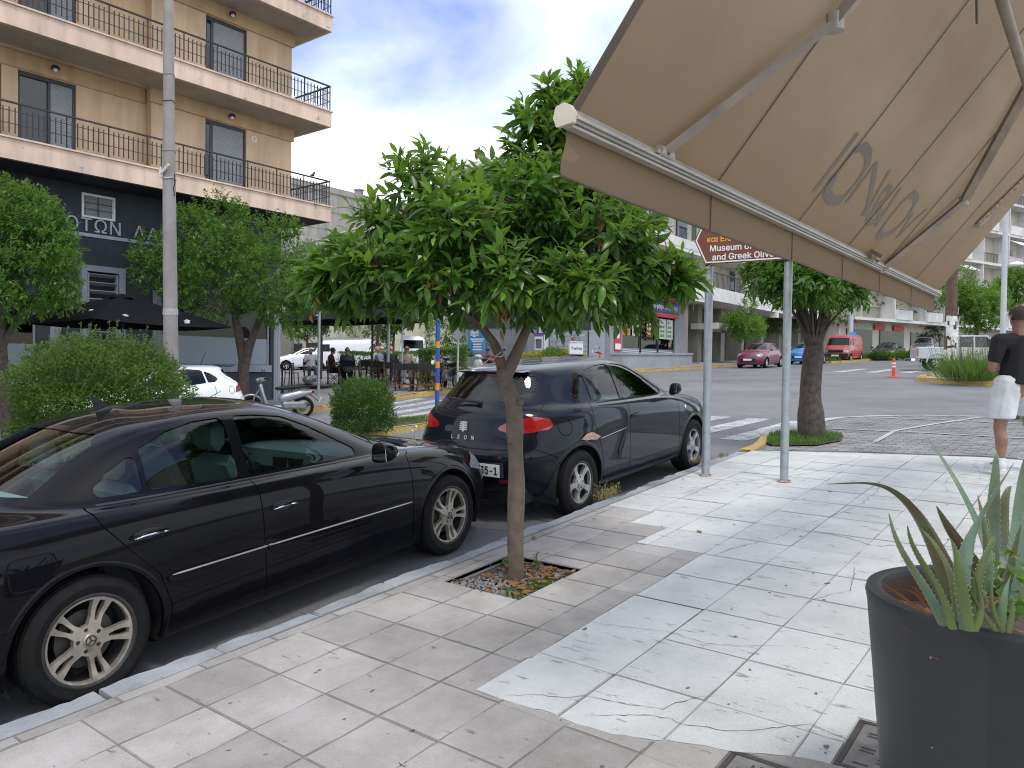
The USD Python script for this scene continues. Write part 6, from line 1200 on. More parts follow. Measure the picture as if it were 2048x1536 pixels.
pw(W_, 'door', [box(50.5, 51.4, 24.05, 24.2, 2, 4.4)], 'room_dark')
for a, b in ((47, 49.6), (54.3, 57.6), (58.3, 61.6), (62.3, 66), (66.7, 71)): w = Sub(W_, 'shop_front'); w.add('pane', box(a, b, 23.9, 23.95, 2.6, 5.6), 'glass_dark'); w.add('frame', [box(a, b, 23.8, 23.95, 2.3, 2.6), box((a+b)/2-.05, (a+b)/2+.05, 23.8, 23.9, 2.6, 5.6), box(a, b, 23.8, 23.9, 3.6, 3.68)], 'frame_dark')
for z in (6.3, 9.3, 12.3):
    pw(W_, 'balcony_slab', [box(46.4, 80, 20.4, 22.4, z, z+.85)], 'wall_white'); 
    for s in (52.6, 58.6, 65): pw(W_, 'balcony_pier', [box(s, s+.5, 20.3, 20.8, z-.4, z+1.9)], 'wall_white')
    r = Sub(W_, 'railing'); r.add('top_rail', [bar((46.4, 20.5, z+1.85), (80, 20.5, z+1.85), .06)], 'rail_metal'); r.add('bars', [bar((46.5+.2*k, 20.5, z+.86), (46.5+.2*k, 20.5, z+1.85), .03) for k in range(165)], 'rail_metal')
    for s, mt in ((47.3, 'shutter_green'), (50.2, 'shutter_green'), (54.2, 'glass_dark'), (56.5, 'room_dark'), (60.5, 'glass_dark'), (63, 'shutter'), (67, 'shutter_green'), (71, 'glass_dark')): w = Sub(W_, 'window'); w.add('frame', [box(s-.1, s, 22.3, 22.4, z+.9, z+2.9), box(s+1.2, s+1.3, 22.3, 22.4, z+.9, z+2.9)], 'wall_white'); w.add('pane', box(s, s+1.2, 22.34, 22.39, z+.9, z+2.8), mt)
fan = thing('balcony_trellis', 'dark fan shaped trellis standing on the balcony left of the green tree', 'trellis', (55.3, 20.7, 7.2)); put(fan, 'rays', cat(*[bar((0, 0, .2), (1.35*math.cos(a), 0, .2+1.35*math.sin(a)), .035) for a in np.linspace(.2, 2.9, 10)]), 'rail_metal', False, kind='stuff')
fu = thing('balcony_chair', 'dark red chair on the balcony under the fan trellis', 'chair', (56.2, 21.2, 7.15)); pm('red_wood', (.10, .03, .025), .5, .2); put(fu, 'seat', box(-.3, .3, -.3, .3, .42, .48), 'red_wood', False); put(fu, 'backrest', box(-.3, .3, .24, .3, .48, 1.1), 'red_wood', False)
for x in (-.27, .27):
    for y in (-.27, .27): put(fu, 'leg', box(x-.03, x+.03, y-.03, y+.03, 0, .42), 'red_wood', False)
# --- distant block of flats on the right
ang = math.atan2(-15, 40); Fx = thing('block_of_flats', 'tall white block of flats with stacked balconies up the street', 'building', (72, 18, 2.9), ang)
put(Fx, 'wall', box(0, 60, 1.6, 12, -1, 27.5), 'wall_pale', False); put(Fx, 'roof_slab', box(-.4, 60.4, -.3, 12.4, 27.5, 27.9), 'wall_white', False)
for k in range(7):
    z = 3.6+3.3*k; put(Fx, 'balcony_slab', box(0, 60, 0, 1.6, z, z+.25), 'wall_white', False)
    for j in range(12):
        x = 1+j*5
        if (j+k) % 3: put(Fx, 'balcony_parapet', bbox(x, x+2.6, -.08, .02, z+.25, z+1.15, .01), 'wall_white', False)
        else: put(Fx, 'railing', cat(bar((x, -.03, z+1.15), (x+2.6, -.03, z+1.15), .06), *[bar((x+.15*q, -.03, z+.25), (x+.15*q, -.03, z+1.15), .025) for q in range(18)]), 'rail_metal', False)
        put(Fx, 'partition', box(x-.12, x-.02, 0, 1.6, z+.25, z+3.3), 'wall_white', False)
        put(Fx, 'window', box(x+.4, x+2.2, 1.52, 1.6, z+.4, z+2.5), 'glass_dark' if (j*3+k) % 4 else 'shutter', False)
        if (j+2*k) % 4 == 1: put(Fx, 'awning_cloth', hull([(x, 0, z+2.9), (x+2.6, 0, z+2.9), (x, -1., z+2.3), (x+2.6, -1., z+2.3), (x, 0, z+2.86), (x+2.6, 0, z+2.86)]), 'wall_white', False)
        if (j+k) % 5 == 2: put(Fx, 'air_conditioner', bbox(x+2.6, x+3.3, 1.2, 1.55, z+1.7, z+2.3, .02), 'shutter', False)
for j in range(12): put(Fx, 'shop_front', box(1+5*j, 4.8+5*j, 1.5, 1.6, .1, 2.9), 'glass_dark', False)
put(Fx, 'red_sign', cat(*[box(x, x+1.6, 1.38, 1.5, 2.95, 3.4) for x in (5, 8)]), 'sign_red', False)
# ---------------------------------------------------------------- posts, sign, awning, planter
pm('galvanised', (.34, .36, .385), .38, .12, 9., metal=.55, rvar=.1); pm('post_blue', (.02, .07, .30), .45, .12, 8.); pm('post_orange', (.60, .24, .02), .5, .1, 8.); pm('sign_brown', (.165, .045, .018), .42, .06, 3.); pm('sign_white', (.72, .72, .70), .45, .04); pm('sign_yellow', (.72, .40, .04), .45, .06)
pm('sign_back', (.33, .34, .35), .5, .1, 4., metal=.3); pm('wood_pole', (.06, .036, .025), .85, .35, 9., bump=.006, col2=(.13, .085, .06)); pm('tape_grey', (.36, .35, .34), .5, .2, 20.); pm('paper', (.60, .60, .58), .8, .12, 6.); pm('delineator', (.60, .075, .02), .5, .12); pm('lamp_grey', (.42, .44, .46), .45, .06)
worn('pole_concrete', (.20, .18, .165), (.27, .25, .235), (.34, .32, .30), (.17, .155, .145), .3, .0)
po = on_t(345, 720, 12.0); pz = float(H(po[0], po[1])); cp = thing('concrete_pole', 'tall tapering concrete lighting pole standing behind the privet bush', 'lamp post', (po[0], po[1], pz))
dpo = float((po-CAM)@FW); r_b = 14.5*dpo/FPX; r_t = 9.0*dpo/FPX
lean = at(339, 0, dpo)-po; tz = 9.0
put(cp, 'shaft', tube([(0, 0, -.1), (-.05, .03, 4.0), (-.09, .05, tz)], [r_b*1.05, r_b*.86, r_t*.85], 20), 'pole_concrete', 40)
def zpx(py): return float(on_t(343, py, 12.0)[2])-pz
def rz_at(z): return float(np.interp(z, [0, 4, tz], [r_b*1.05, r_b*.86, r_t*.85]))
def cz_at(z): return np.array([np.interp(z, [0, 4, tz], [0, -.05, -.09]), np.interp(z, [0, 4, tz], [0, .03, .05]), z])
for py, mt, rr in ((303, 'rust', .007), (150, 'rust', .007), (204, 'black_plastic', .006), (358, 'tape_grey', .013)):
    z = zpx(py); put(cp, 'strap', tube([cz_at(z)+[rz_at(z)*1.03*math.cos(a), rz_at(z)*1.03*math.sin(a), .01*math.sin(3*a)] for a in np.linspace(0, 2*math.pi, 21)], rr, 6, False), mt, True)
z = zpx(625); put(cp, 'tape_band', move(lathe([(rz_at(z)*1.03, -.05), (rz_at(z)*1.06, -.02), (rz_at(z)*1.05, .03), (rz_at(z)*1.02, .06)], 20), cz_at(z)), 'tape_grey', True)
z = zpx(345); q = cz_at(z)-FW*rz_at(z); put(cp, 'bracket', cat(tube([q-RT*.11-UPV*.06, q+RT*.06+UPV*.09-FW*.05], .022, 8), tube([q-RT*.10-UPV*.10, q-RT*.10+UPV*.06], .02, 8)), 'paper', 40)
put(cp, 'loose_cable', tube([q+RT*.13-UPV*.05, q+RT*.135-UPV*.2, q+RT*.11-UPV*.28, q+RT*.13-UPV*.4], .01, 5), 'black_plastic', True)
bp = on_g(874, 836); bl_ = thing('striped_post', 'slim blue and orange striped post at the tip of the grassy median', 'post', bp); top = float(on_t(872, 640, bp[1])[2]-bp[2])
dB_ = float((bp-CAM)@FW); rp = 4.3*dB_/FPX; zs_ = [(float((836-y)*dB_/FPX)) for y in (836, 780, 766, 736, 723, 696, 683, 640)]
for i in range(7): put(bl_, 'band', move(lathe([(rp, zs_[i]-(.05 if i == 0 else 0)), (rp, zs_[i+1])], 14)), 'post_orange' if i in (1, 3, 5) else 'post_blue', True)
put(bl_, 'cap', move(lathe([(rp, 0), (rp*.7, .04), (.0001, .05)], 12), (0, 0, zs_[-1])), 'post_blue', True); put(bl_, 'mount', tube([(0, 0, zs_[-1]+.03), (0, 0, zs_[-1]+.7)], rp*.9, 10), 'post_blue', True)
put(bl_, 'reflector', move(lathe([(.05, 0), (.05, .015), (.0001, .02)], 14), np.array([0, 0, (836-725)*dB_/FPX])-RT*.11-FW*.03, rx=math.pi/2), 'sign_white', True)
sp1 = on_g(915, 792); sp_t = thing('road_sign', 'thin grey post with a round sign seen from behind near the terrace hedge', 'road sign', sp1); dS = float((sp1-CAM)@FW)
put(sp_t, 'post', tube([(0, 0, -.05), (0, 0, 150*dS/FPX)], .032, 10), 'galvanised', True); dd = lathe([(.33, 0), (.33, .012), (.0001, .014)], 28); put(sp_t, 'disc', move(dd, np.array([0, 0, 133*dS/FPX])-FW*.05, rx=math.pi/2, rz=YAW-math.pi/2-1.05), 'sign_back', 30)
for (px, py, hpx, rr, lb) in ((637, 790, 165, .05, 'grey pole beside the silver scooter on the terrace'), (776, 775, 150, .055, 'thick grey pole among the terrace tables'), (804, 775, 130, .03, 'thin grey pole behind the terrace tables')):
    g_ = on_g(px, py); dS = float((g_-CAM)@FW); t_ = thing('metal_pole', lb, 'post', g_); put(t_, 'tube', tube([(0, 0, -.05), (0, 0, hpx*dS/FPX)], rr, 10), 'galvanised', True); put(t_, 'cap', move(lathe([(rr*1.1, -.02), (rr*1.1, .02), (.0001, .03)], 12), (0, 0, hpx*dS/FPX)), 'galvanised', True); put(t_, 'base_plate', bbox(-.1, .1, -.1, .1, -.005, .012, .004), 'galvanised', False)
# museum sign on its two posts
def signpost(px, py, lb, topz):
    g_ = on_g(px, py); dS = float((g_-CAM)@FW); t_ = thing('sign_post', lb, 'post', g_); put(t_, 'tube', tube([(0, 0, -.05), (0, 0, topz-g_[2])], 8.1*dS/FPX, 16), 'galvanised', True); put(t_, 'cap', move(lathe([(8.4*dS/FPX, -.03), (8.4*dS/FPX, .005), (.0001, .012)], 14), (0, 0, topz-g_[2])), 'black_plastic', True)
    put(t_, 'foot', cat(move(lathe([(.075, 0), (.07, .01), (.035, .014)], 12)), *[move(lathe([(.012, .008), (.012, .024), (.0001, .026)], 6), (.055*math.cos(a), .055*math.sin(a), 0)) for a in (0.5, 2.6, 4.7)]), 'rust', 30); return g_
g1 = signpost(1411, 951, 'galvanised left post of the brown museum sign', 2.85); g2 = signpost(1568, 963, 'galvanised right post of the brown museum sign', 2.85)
dd1, dd2 = float((g1-CAM)@FW), float((g2-CAM)@FW)
pL = at(1395, 500, dd1); u = (g2-g1)*[1, 1, 0]; u /= np.linalg.norm(u); zb = float(at(1400, 531, dd1)[2]); sgn = thing('museum_sign', 'brown direction sign reading Museum of the and Greek Olive', 'sign', (g1[0], g1[1], zb), math.atan2(u[1], u[0]))
x0 = float((pL-g1)@u); Hh = .52; y_ = -.07
put(sgn, 'board', move(prism(Polygon([(x0+.10, 0), (x0+1.25, 0), (x0+1.25, Hh), (x0+.10, Hh), (x0-.02, Hh/2)]), 0, .012), (0, y_+.012, 0), rx=math.pi/2), 'sign_brown', False)
oo = Polygon([(x0+.10, 0), (x0+1.25, 0), (x0+1.25, Hh), (x0+.10, Hh), (x0-.02, Hh/2)]); put(sgn, 'border', move(prism(oo.buffer(-.012).difference(oo.buffer(-.026)), 0, .002), (0, y_-.0005, 0), rx=math.pi/2), 'sign_white', False)
for txt, h, z, mt, xx in (('και Ελληνικής Ελιάς', .060, .235, 'sign_yellow', .115), ('Museum of the Olive', .062, .135, 'sign_white', .145), ('and Greek Olive Oil', .062, .04, 'sign_white', .175), ('Μουσείο Ελιάς', .06, .36, 'sign_yellow', .12)):
    m = xz(text(txt, h, .002, True), y_-.001); m.apply_translation([x0+xx, 0, z]); put(sgn, 'lettering', m, mt, False)
put(sgn, 'clamp', cat(*[box(-.06, .06, y_+.012, y_+.03, z, z+.04) for z in (.08, .40)]), 'galvanised', False)
# --- island: wooden pole with papers, delineator, street lamps, blue sign
wp = on_g(1899, 753); dW = float((wp-CAM)@FW); wt = thing('wooden_pole', 'dark wooden utility pole plastered with torn white notices on the island', 'utility pole', wp); k_ = dW/FPX
put(wt, 'shaft', tube([(0, 0, -.1), (0, 0, 3), (.02, 0, 9.5)], [11*k_, 10.6*k_, 8*k_], 14), 'wood_pole', 40)
rgp = np.random.default_rng(5)
for i in range(30):
    z = rgp.uniform(.75, 2.5); a0 = math.atan2(-FW[1], -FW[0])+rgp.uniform(-1.3, 1.3); w_, h_ = rgp.uniform(.25, .6), rgp.uniform(.18, .34); a = np.linspace(a0-w_, a0+w_, 6); rr = 11*k_+.003+.002*i; V = np.array([(rr*math.cos(q), rr*math.sin(q), z+s*h_/2+rgp.normal(0, .015)) for s in (-1, 1) for q in a]); F_ = [f for j in range(5) for f in ((j, j+1, 7+j), (j, 7+j, 6+j))]
    put(wt, 'notice', trimesh.Trimesh(V, np.array(F_), process=False), 'paper', True)
dl = on_g(1787, 755, ROAD); dt = thing('delineator_post', 'orange plastic delineator post with white bands standing in the road', 'bollard', dl); kD = float((dl-CAM)@FW)/FPX; hD = 37*kD
put(dt, 'base', lathe([(.24, 0), (.22, .04), (.08, .06)], 16), 'delineator', 30); put(dt, 'tube', lathe([(.07, .05), (.065, hD), (.0001, hD+.02)], 14), 'delineator', 40)
for f in (.55, .72): put(dt, 'band', lathe([(.072, hD*f), (.072, hD*f+.07)], 14), 'sign_white', True)
lp = at(1700, 722, 56); lt = thing('street_lamp', 'grey street lamp post with a blue round sign on the median up the street', 'lamp post', (lp[0], lp[1], float(H(lp[0], lp[1])))); put(lt, 'shaft', tube([(0, 0, -.1), (0, 0, 9)], [.19, .12], 12), 'lamp_grey', True); put(lt, 'lamp_arm', tube([(0, 0, 8.9), (.6, -.3, 9.3), (1.5, -.8, 9.4)], .05, 8), 'lamp_grey', True); put(lt, 'lamp_head', bbox(1.3, 2.0, -1.1, -.7, 9.3, 9.45, .05), 'lamp_grey', False)
pm('sign_cyan', (.02, .30, .62), .4, .05); sgz = float(at(1700, 674, 56)[2]-H(lp[0], lp[1])); put(lt, 'blue_sign', move(lathe([(.36, 0), (.36, .02), (.0001, .022)], 24), np.array([0, 0, sgz])-FW*.24, rx=math.pi/2, rz=YAW-math.pi/2), 'sign_cyan', 30); put(lt, 'arrow', move(cat(box(-.2, .05, -.025, .0, -.04, .04), hull([(.05, -.025, -.12), (.05, -.025, .12), (.22, -.025, 0), (.05, 0, -.12), (.05, 0, .12), (.22, 0, 0)])), np.array([0, 0, sgz])-FW*.25, rz=YAW-math.pi/2), 'sign_white', False)
lp = at(2004, 735, 36); lt = thing('street_lamp', 'tall white street lamp post behind the man in the black shirt', 'lamp post', (lp[0], lp[1], float(H(lp[0], lp[1])))); put(lt, 'shaft', tube([(0, 0, -.1), (0, 0, 10)], [.13, .10], 12), 'lamp_grey', True); hz_ = float(at(2030, 530, 36)[2]-H(lp[0], lp[1])); put(lt, 'lamp_arm', tube([(0, 0, hz_+.15), RT*.35+[0, 0, hz_+.2]], .03, 8), 'lamp_grey', True); put(lt, 'lamp_head', move(lathe([(.05, .14), (.2, .1), (.34, .0), (.3, -.06), (.0001, -.1)], 18), RT*.55+[0, 0, hz_]), 'sign_white', 40)
ig = on_g(1945, 762); gr = thing('ornamental_grass', 'clump of tall ornamental grass and flowers on the traffic island', 'plant', (ig[0], ig[1], H(ig[0], ig[1])))
rg = np.random.default_rng(9); n = 1500; P = rg.normal(0, .42, (n, 3))*[1, 1, 0]; D = P*.55+rg.normal(0, .2, (n, 3)); D[:, 2] = 1.; V, F, nv = leaves(P, D, rg.uniform(.6, 1.25, n), .02, 'mid', rg, .4); put(gr, 'blades', leafmesh(V, F, nv), 'leaf_privet', True, kind='stuff')
n = 260; P = rg.normal(0, .5, (n, 3))*[1, 1, 0]+[0, 0, 1]; P[:, 2] = rg.uniform(.9, 1.5, n); V, F, nv = leaves(P, rg.normal(0, 1, (n, 3)), .05, .03, 'coarse', rg); put(gr, 'flower_heads', leafmesh(V, F, nv), 'dry_grass', True, kind='stuff'); n = 110; P = rg.normal(0, .4, (n, 3))*[1, 1, .2]+[0, 0, .95]; V, F, nv = leaves(P, rg.normal(0, 1, (n, 3)), .08, .06, 'coarse', rg); put(gr, 'flowers', leafmesh(V, F, nv), 'leaf_yellow', True, kind='stuff'); put(gr, 'stalks', cat(*[tube([(x, y, 0), (x*1.4, y*1.4, 1.5)], .006, 4, False) for x, y in rg.normal(0, .4, (40, 2))]), 'bark', True, kind='stuff')
rs = np.random.default_rng(19)
for i, px in enumerate((1755, 1775, 1800, 1825)): c = at(px, 712, 58); bush('flower_shrub', ['low shrub at the left end of the planted median', 'leafy shrub with pale flowers on the planted median', 'green shrub on the planted median before the dark saloon', 'right hand shrub on the planted median before the jeep'][i], c, (.6, .6, .3), 900, .13, .07, ['leaf_dark', 'leaf_pale', 'leaf_tree', 'leaf_dark'][i], 80+i)
c = on_g(2035, 838); bush('weed_bush', 'weedy green plant at the edge of the paver square behind the man', c, (.35, .35, .35), 500, .07, .03, 'leaf_tree', 90, 14, sh=.4)
# weeds along the kerb
for i, (px, py, n, h) in enumerate(((1205, 1000, 60, .17), (1225, 990, 50, .12), (1395, 925, 40, .1), (1445, 915, 30, .06))):
    g_ = on_g(px, py); wd = thing('kerb_weed', ['tuft of dry seeding weed by the rear wheel of the hatchback', 'smaller dry weed just behind the rear wheel tuft', 'small weed by the front wheel of the hatchback', 'tiny weed between the kerb and the left sign post'][i], 'weed', g_); rg = np.random.default_rng(100+i)
    P = rg.normal(0, .04, (n, 3))*[1.7, .6, 0]; D = rg.normal(0, .4, (n, 3)); D[:, 2] = 1; hh = h*rg.uniform(.25, 1.35, n)*np.exp(-np.abs(P[:, 0])*6); V, F, nv = leaves(P, D, hh, .006, 'mid', rg, .4); tips = P+D/np.linalg.norm(D, axis=1, keepdims=True)*hh[:, None]*.8; V2, F2, _ = leaves(tips, D, .035, .010, 'mid', rg); put(wd, 'blades', cat(leafmesh(V, F, nv), leafmesh(V2, F2, nv)), 'dry_grass' if i < 3 else 'grass', True, kind='stuff')
yw = thing('pit_weed', 'little dark seedling growing beside the trunk in the tree pit', 'weed', on_g(1073, 1135)+[0, 0, -.04]); rg = np.random.default_rng(8); n = 16; V, F, nv = leaves(np.c_[rg.normal(0, .01, (n, 2)), rg.uniform(.05, .13, n)], rg.normal(0, 1, (n, 3))+[0, 0, .1], .045, .018, 'mid', rg); put(yw, 'leaves', leafmesh(V, F, nv), 'leaf_dark', True); put(yw, 'stem', tube([(0, 0, 0), (.005, 0, .13)], .003, 5), 'bark', True)
for px, py, lb in ((1399, 1066, 'brown curled leaf lying alone on the white tiles'), (1068, 1078, 'dry brown leaf on the grey tiles by the kerb'), (806, 1530, 'small brown leaf at the bottom edge of the grey tiles')):
    g_ = on_g(px, py); solo('fallen_leaf', move(curl_leaf(0, 0, 0, .075, .03, 1., rs), g_+[0, 0, .004]), 'litter', lb, 'leaf', smooth=True)

# --- the awning
pm('awning_cloth_dirt', (.3, .22, .14), .8)
mat('awning_cloth', {'g': ('geometry', {}), 'n': ('noise_texture', {'scale': 1.1, 'detail': 6., 'roughness': .6}), 'r': ('rgb_ramp', {'ramp': [(.3, (.245, .195, .14)), (.7, (.325, .262, .19))]}), 'w': ('noise_texture', {'scale': 600., 'detail': 1.}), 'b': ('bump', {'distance': .0006}),
   'd': ('diffuse_bsdf', {}), 't': ('translucent_bsdf', {}), 'sx': ('separate_xyz', {}), 'dr': ('map_range', {'from_min': 1.0, 'from_max': 1.46, 'to_min': 0., 'to_max': 1., 'clamp': True}), 'dn': ('math', {'math_type': 'multiply'}), 'dd': ('mix_color', {'b': (.17, .11, .06)}), 'tc': ('mix_color', {'blend_type': 'multiply', 'fac': 1., 'b': (.95, .85, .72)}), 'm': ('mix_closure', {'fac': .30})},
   [('g.position', 'n.vector'), ('n.fac', 'r.fac'), ('g.position', 'sx.vector'), ('sx.y', 'dr.value'), ('dr.result', 'dn.value1'), ('n.fac', 'dn.value2'), ('dn.value', 'dd.fac'), ('r.color', 'dd.a'), ('dd.result', 'd.color'), ('dd.result', 'tc.a'), ('tc.result', 't.color'), ('g.position', 'w.vector'), ('w.fac', 'b.height'), ('b.normal', 'd.normal'), ('d.BSDF', 'm.closure1'), ('t.BSDF', 'm.closure2')], surface='m.closure')
pm('awning_metal', (.215, .17, .125), .5, .3, 5., metal=.25); pm('awning_bar', (.36, .325, .28), .42, .14, 6.); pm('cap_cream', (.52, .47, .36), .5, .1); pm('seam', (.10, .075, .05), .8); pm('letter_dark', (.135, .112, .085), .8, .1)
TB = 1.44; ZB = CZ+.845; SL_ = 1.31; SA, SB = 2.13, 8.95; TR, ZR = -.55, CZ+.845+1.31*(1.44+.55)
aw = thing('awning', 'large beige retractable cafe awning seen from below with folding arms', 'awning', (0, 0, 0))
def cloth_z(s, t): q = (TB-t)/(TB-TR); return ZB+.018+SL_*(TB-t)-.06*np.sin(np.pi*q)*(.6+.4*np.sin(np.pi*(s-SA)/(SB-SA)))
ss, ts = np.linspace(SA+.02, SB-.02, 60), np.linspace(TB, TR, 26); X, Y = np.meshgrid(ss, ts, indexing='ij'); Zc = cloth_z(X, Y)+.004*(meshkit.fbm(np.stack([X*2.2, Y*2.2, X*0], -1), 3, 4)-.5)
n_ = len(ts); F_ = np.array([f for i in range(59) for j in range(n_-1) for f in ((i*n_+j, (i+1)*n_+j, (i+1)*n_+j+1), (i*n_+j, (i+1)*n_+j+1, i*n_+j+1))])
put(aw, 'canopy', (np.c_[X.ravel(), Y.ravel(), Zc.ravel()], F_), 'awning_cloth', True)
for s in (3.33, 4.46, 5.50, 6.55, 7.75): put(aw, 'seam', cat(*[bar((s, t, cloth_z(s, t)-.012), (s, t-.0801, cloth_z(s, t-.0801)-.012), .010, .003) for t in np.arange(TB, TR+.08, -.08)]), 'seam', False)
put(aw, 'canopy_hem', cat(*[bar((SA+.025, t, cloth_z(SA, t)-.004), (SA+.025, t-.0801, cloth_z(SA, t-.0801)-.004), .04, .004) for t in np.arange(TB, TR+.08, -.08)]), 'seam', False)
pf = affinity.scale(Polygon([(TB-.05, ZB-.05), (TB+.055, ZB-.06), (TB+.075, ZB-.01), (TB+.06, ZB+.045), (TB+.01, ZB+.06), (TB-.03, ZB+.04), (TB-.055, ZB+.0)]), .55, .55)
def along(poly, a, b):
    m = prism(poly, 0, b-a); v = np.asarray(m.vertices); return trimesh.Trimesh(np.c_[a+v[:, 2], v[:, 0], v[:, 1]], np.asarray(m.faces), process=False)
put(aw, 'front_bar', cat(along(pf, SA, SB), along(sbox(TB-.036, ZB-.018, TB-.028, ZB-.008), SA, SB), along(sbox(TB-.015, ZB-.042, TB+.02, ZB-.032), SA, SB)), 'awning_bar', False)
for s, e in ((SA-.018, SA), (SB, SB+.018)): put(aw, 'end_cap', along(pf.buffer(.006), s, e), 'cap_cream', False)
# valance: hangs from the bar, its free end curling near us
def val_h(s): return .165+.0*s
us = np.linspace(SA+.03, SB-.03, 110); vs = np.linspace(0, 1, 8); U2, V2 = np.meshgrid(us, vs, indexing='ij'); fall = np.exp(-(U2-SA)/.45)
Xv = U2+.02*fall*V2; Yv = TB+.03+.005*np.sin(U2*5.1)*V2+.05*fall*V2*np.sin(V2*2.2); Zv = ZB-.036-val_h(U2)*V2*(1-.12*fall)+.002*np.sin(U2*7)*V2
nv_ = 8; Fv = np.array([f for i in range(109) for j in range(7) for f in ((i*nv_+j, (i+1)*nv_+j, (i+1)*nv_+j+1), (i*nv_+j, (i+1)*nv_+j+1, i*nv_+j+1))]); put(aw, 'valance', (np.c_[Xv.ravel(), Yv.ravel(), Zv.ravel()], Fv), 'awning_cloth', True)
for s in (3.33, 4.46, 5.50, 6.55, 7.75): put(aw, 'valance_seam', bar((s, TB+.022, ZB-.04), (s, TB+.024, ZB-.20), .006, .004, (0, 1, 0)), 'seam', False)
put(aw, 'valance_hem', cat(*[bar(a, b, .008, .006) for a, b in zip(np.c_[Xv[:, -1], Yv[:, -1], Zv[:, -1]][:-1], np.c_[Xv[:, -1], Yv[:, -1], Zv[:, -1]][1:])]), 'seam', False)
# folding arms
def pick(px, py, q):      # a point q metres under the cloth plane at a pixel
    d = ray(px, py); # cloth plane: z = ZB + SL_*(TB - t) - q
    k = (ZB-q+SL_*TB-CZ)/(d[2]+SL_*d[1]); return CAM+d*k
def arm(pts, names=('arm', 'upper_arm')):
    a, b, c = pts; put(aw, names[0], cat(bar(a, b, .060, .036)), 'awning_metal', False); put(aw, 'elbow', tube([b-[0, .0, .035], b+[0, 0, .035]], .036, 12), 'awning_bar', 30); put(aw, 'arm_joint', cat(tube([a-[.05, 0, 0], a+[.05, 0, 0]], .02, 8), bar(a-[.06, 0, 0], [a[0]-.06, TB-.03, ZB], .02), bar(a+[.06, 0, 0], [a[0]+.06, TB-.03, ZB], .02)), 'awning_bar', 30); put(aw, names[1], cat(bar(b, c, .062, .04)), 'awning_metal', False)
a1 = pick(1330, 305, .03); b1_ = pick(1670, 45, .10); arm((a1, b1_, np.array([b1_[0]+.35, TR, ZR-.25])))
a2 = pick(1762, 540, .03); b2_ = pick(1928, 402, .10); arm((a2, b2_, pick(2085, 120, .12)))
a3 = np.array([6.02, TB-.06, ZB]); put(aw, 'bar_bracket', cat(bar(a3-[.12, 0, 0], a3+[.12, 0, 0], .02), bar(a3-[0, .05, 0], a3+[0, .03, .05], .03), bar(a3-[.1, 0, .02], a3-[.1, -.03, -.03], .02), bar(a3+[.1, 0, -.02], a3+[.1, .03, .03], .02)), 'awning_metal', False)
put(aw, 'side_stay', cat(bar(pick(1956, 447, .05), pick(2120, 285, .05), .06, .03)), 'rust', False); put(aw, 'stay_clip', cat(bar(pick(1953, 452, .05), pick(1975, 430, .05), .085, .04)), 'awning_bar', False)
put(aw, 'cross_tube', tube([pick(1985, -60, .35), pick(2062, 190, .35)], .028, 10), 'awning_metal', True); put(aw, 'hanging_rod', tube([pick(1953, -30, .4), pick(1954, 46, .4)], .006, 6), 'seam', True)
put(aw, 'roller_tube', tube([(SA-.05, TR, ZR+.05), (SB+.05, TR, ZR+.05)], .05, 12), 'awning_bar', True)
# the lettering on the upper side shows through, mirrored
def glyph(paths, w=.034):
    pl = unary_union([LineString([pick(x, y, 0)[:2] for x, y in p]).buffer(w/2 if i == 0 else w*.4, cap_style=2, join_style=1) for i, p in enumerate(paths)]); pl = affinity.scale(pl, 1, 1)
    m = flat(shapely.segmentize(pl, .05)); v = np.array(m.vertices); put(aw, 'canopy_letter', trimesh.Trimesh(np.c_[v[:, 0], v[:, 1], cloth_z(v[:, 0], v[:, 1])-.008], np.asarray(m.faces), process=False), 'letter_dark', False)
glyph([[(1628,383),(1672,322),(1717,259)]], .042); glyph([[(1738,300),(1728,286),(1708,296),(1674,343),(1656,385),(1662,401),(1686,397),(1714,362),(1736,325),(1738,300)], [(1664,350),(1652,385),(1660,402),(1684,402)]], .036)
glyph([[(1692,406),(1724,360),(1755,316)], [(1731,428),(1756,380),(1780,334)], [(1752,324),(1745,370),(1733,424)]]); glyph([[(1766,382),(1774,370),(1781,374),(1774,390),(1750,414),(1736,436),(1742,446),(1755,440),(1762,424),(1752,406),(1766,382)], [(1726,424),(1745,428)]], .03)
glyph([[(1751,453),(1778,410),(1802,370)]]); glyph([[(1833,390),(1826,382),(1803,402),(1772,444),(1758,466),(1764,475),(1790,460),(1816,430),(1833,400),(1833,390)]], .036); glyph([[(1794,476),(1812,448),(1826,424)], [(1796,474),(1826,440),(1855,412)]], .032)

# --- the planter with its aloe
pm('planter_plastic', (.016, .0175, .019), .5, .15, 3., rvar=.08, bump=.0004, bscale=300); pm('planter_inside', (.05, .022, .018), .8, .3, 6.)
pc = CAM+(2.27*FW+RT*(2042-1024)/FPX*2.27); pcx, pcy = float(pc[0]), float(pc[1]); pz0 = float(H(pcx, pcy)); rimz = CZ-.285*2.27-.012-pz0
pl = thing('planter', 'big round charcoal plastic planter at the right edge of the tiles', 'planter', (pcx, pcy, pz0))
RR = .405; h_ = rimz
put(pl, 'pot', lathe([(.0001, .0), (RR*.80, 0), (RR*.815, .02), (RR*.985, h_-.05), (RR, h_-.02), (RR-.004, h_-.004), (RR-.014, h_), (RR-.034, h_), (RR-.044, h_-.004), (RR-.048, h_-.02)], 96), 'planter_plastic', 40); put(pl, 'inside', lathe([(RR-.048, h_-.02), (RR-.06, h_-.16), (.0001, h_-.15)], 64), 'planter_inside', 40)
pm('scuff_white', (.22, .23, .23), .6); pm('scuff_red', (.14, .03, .04), .6)
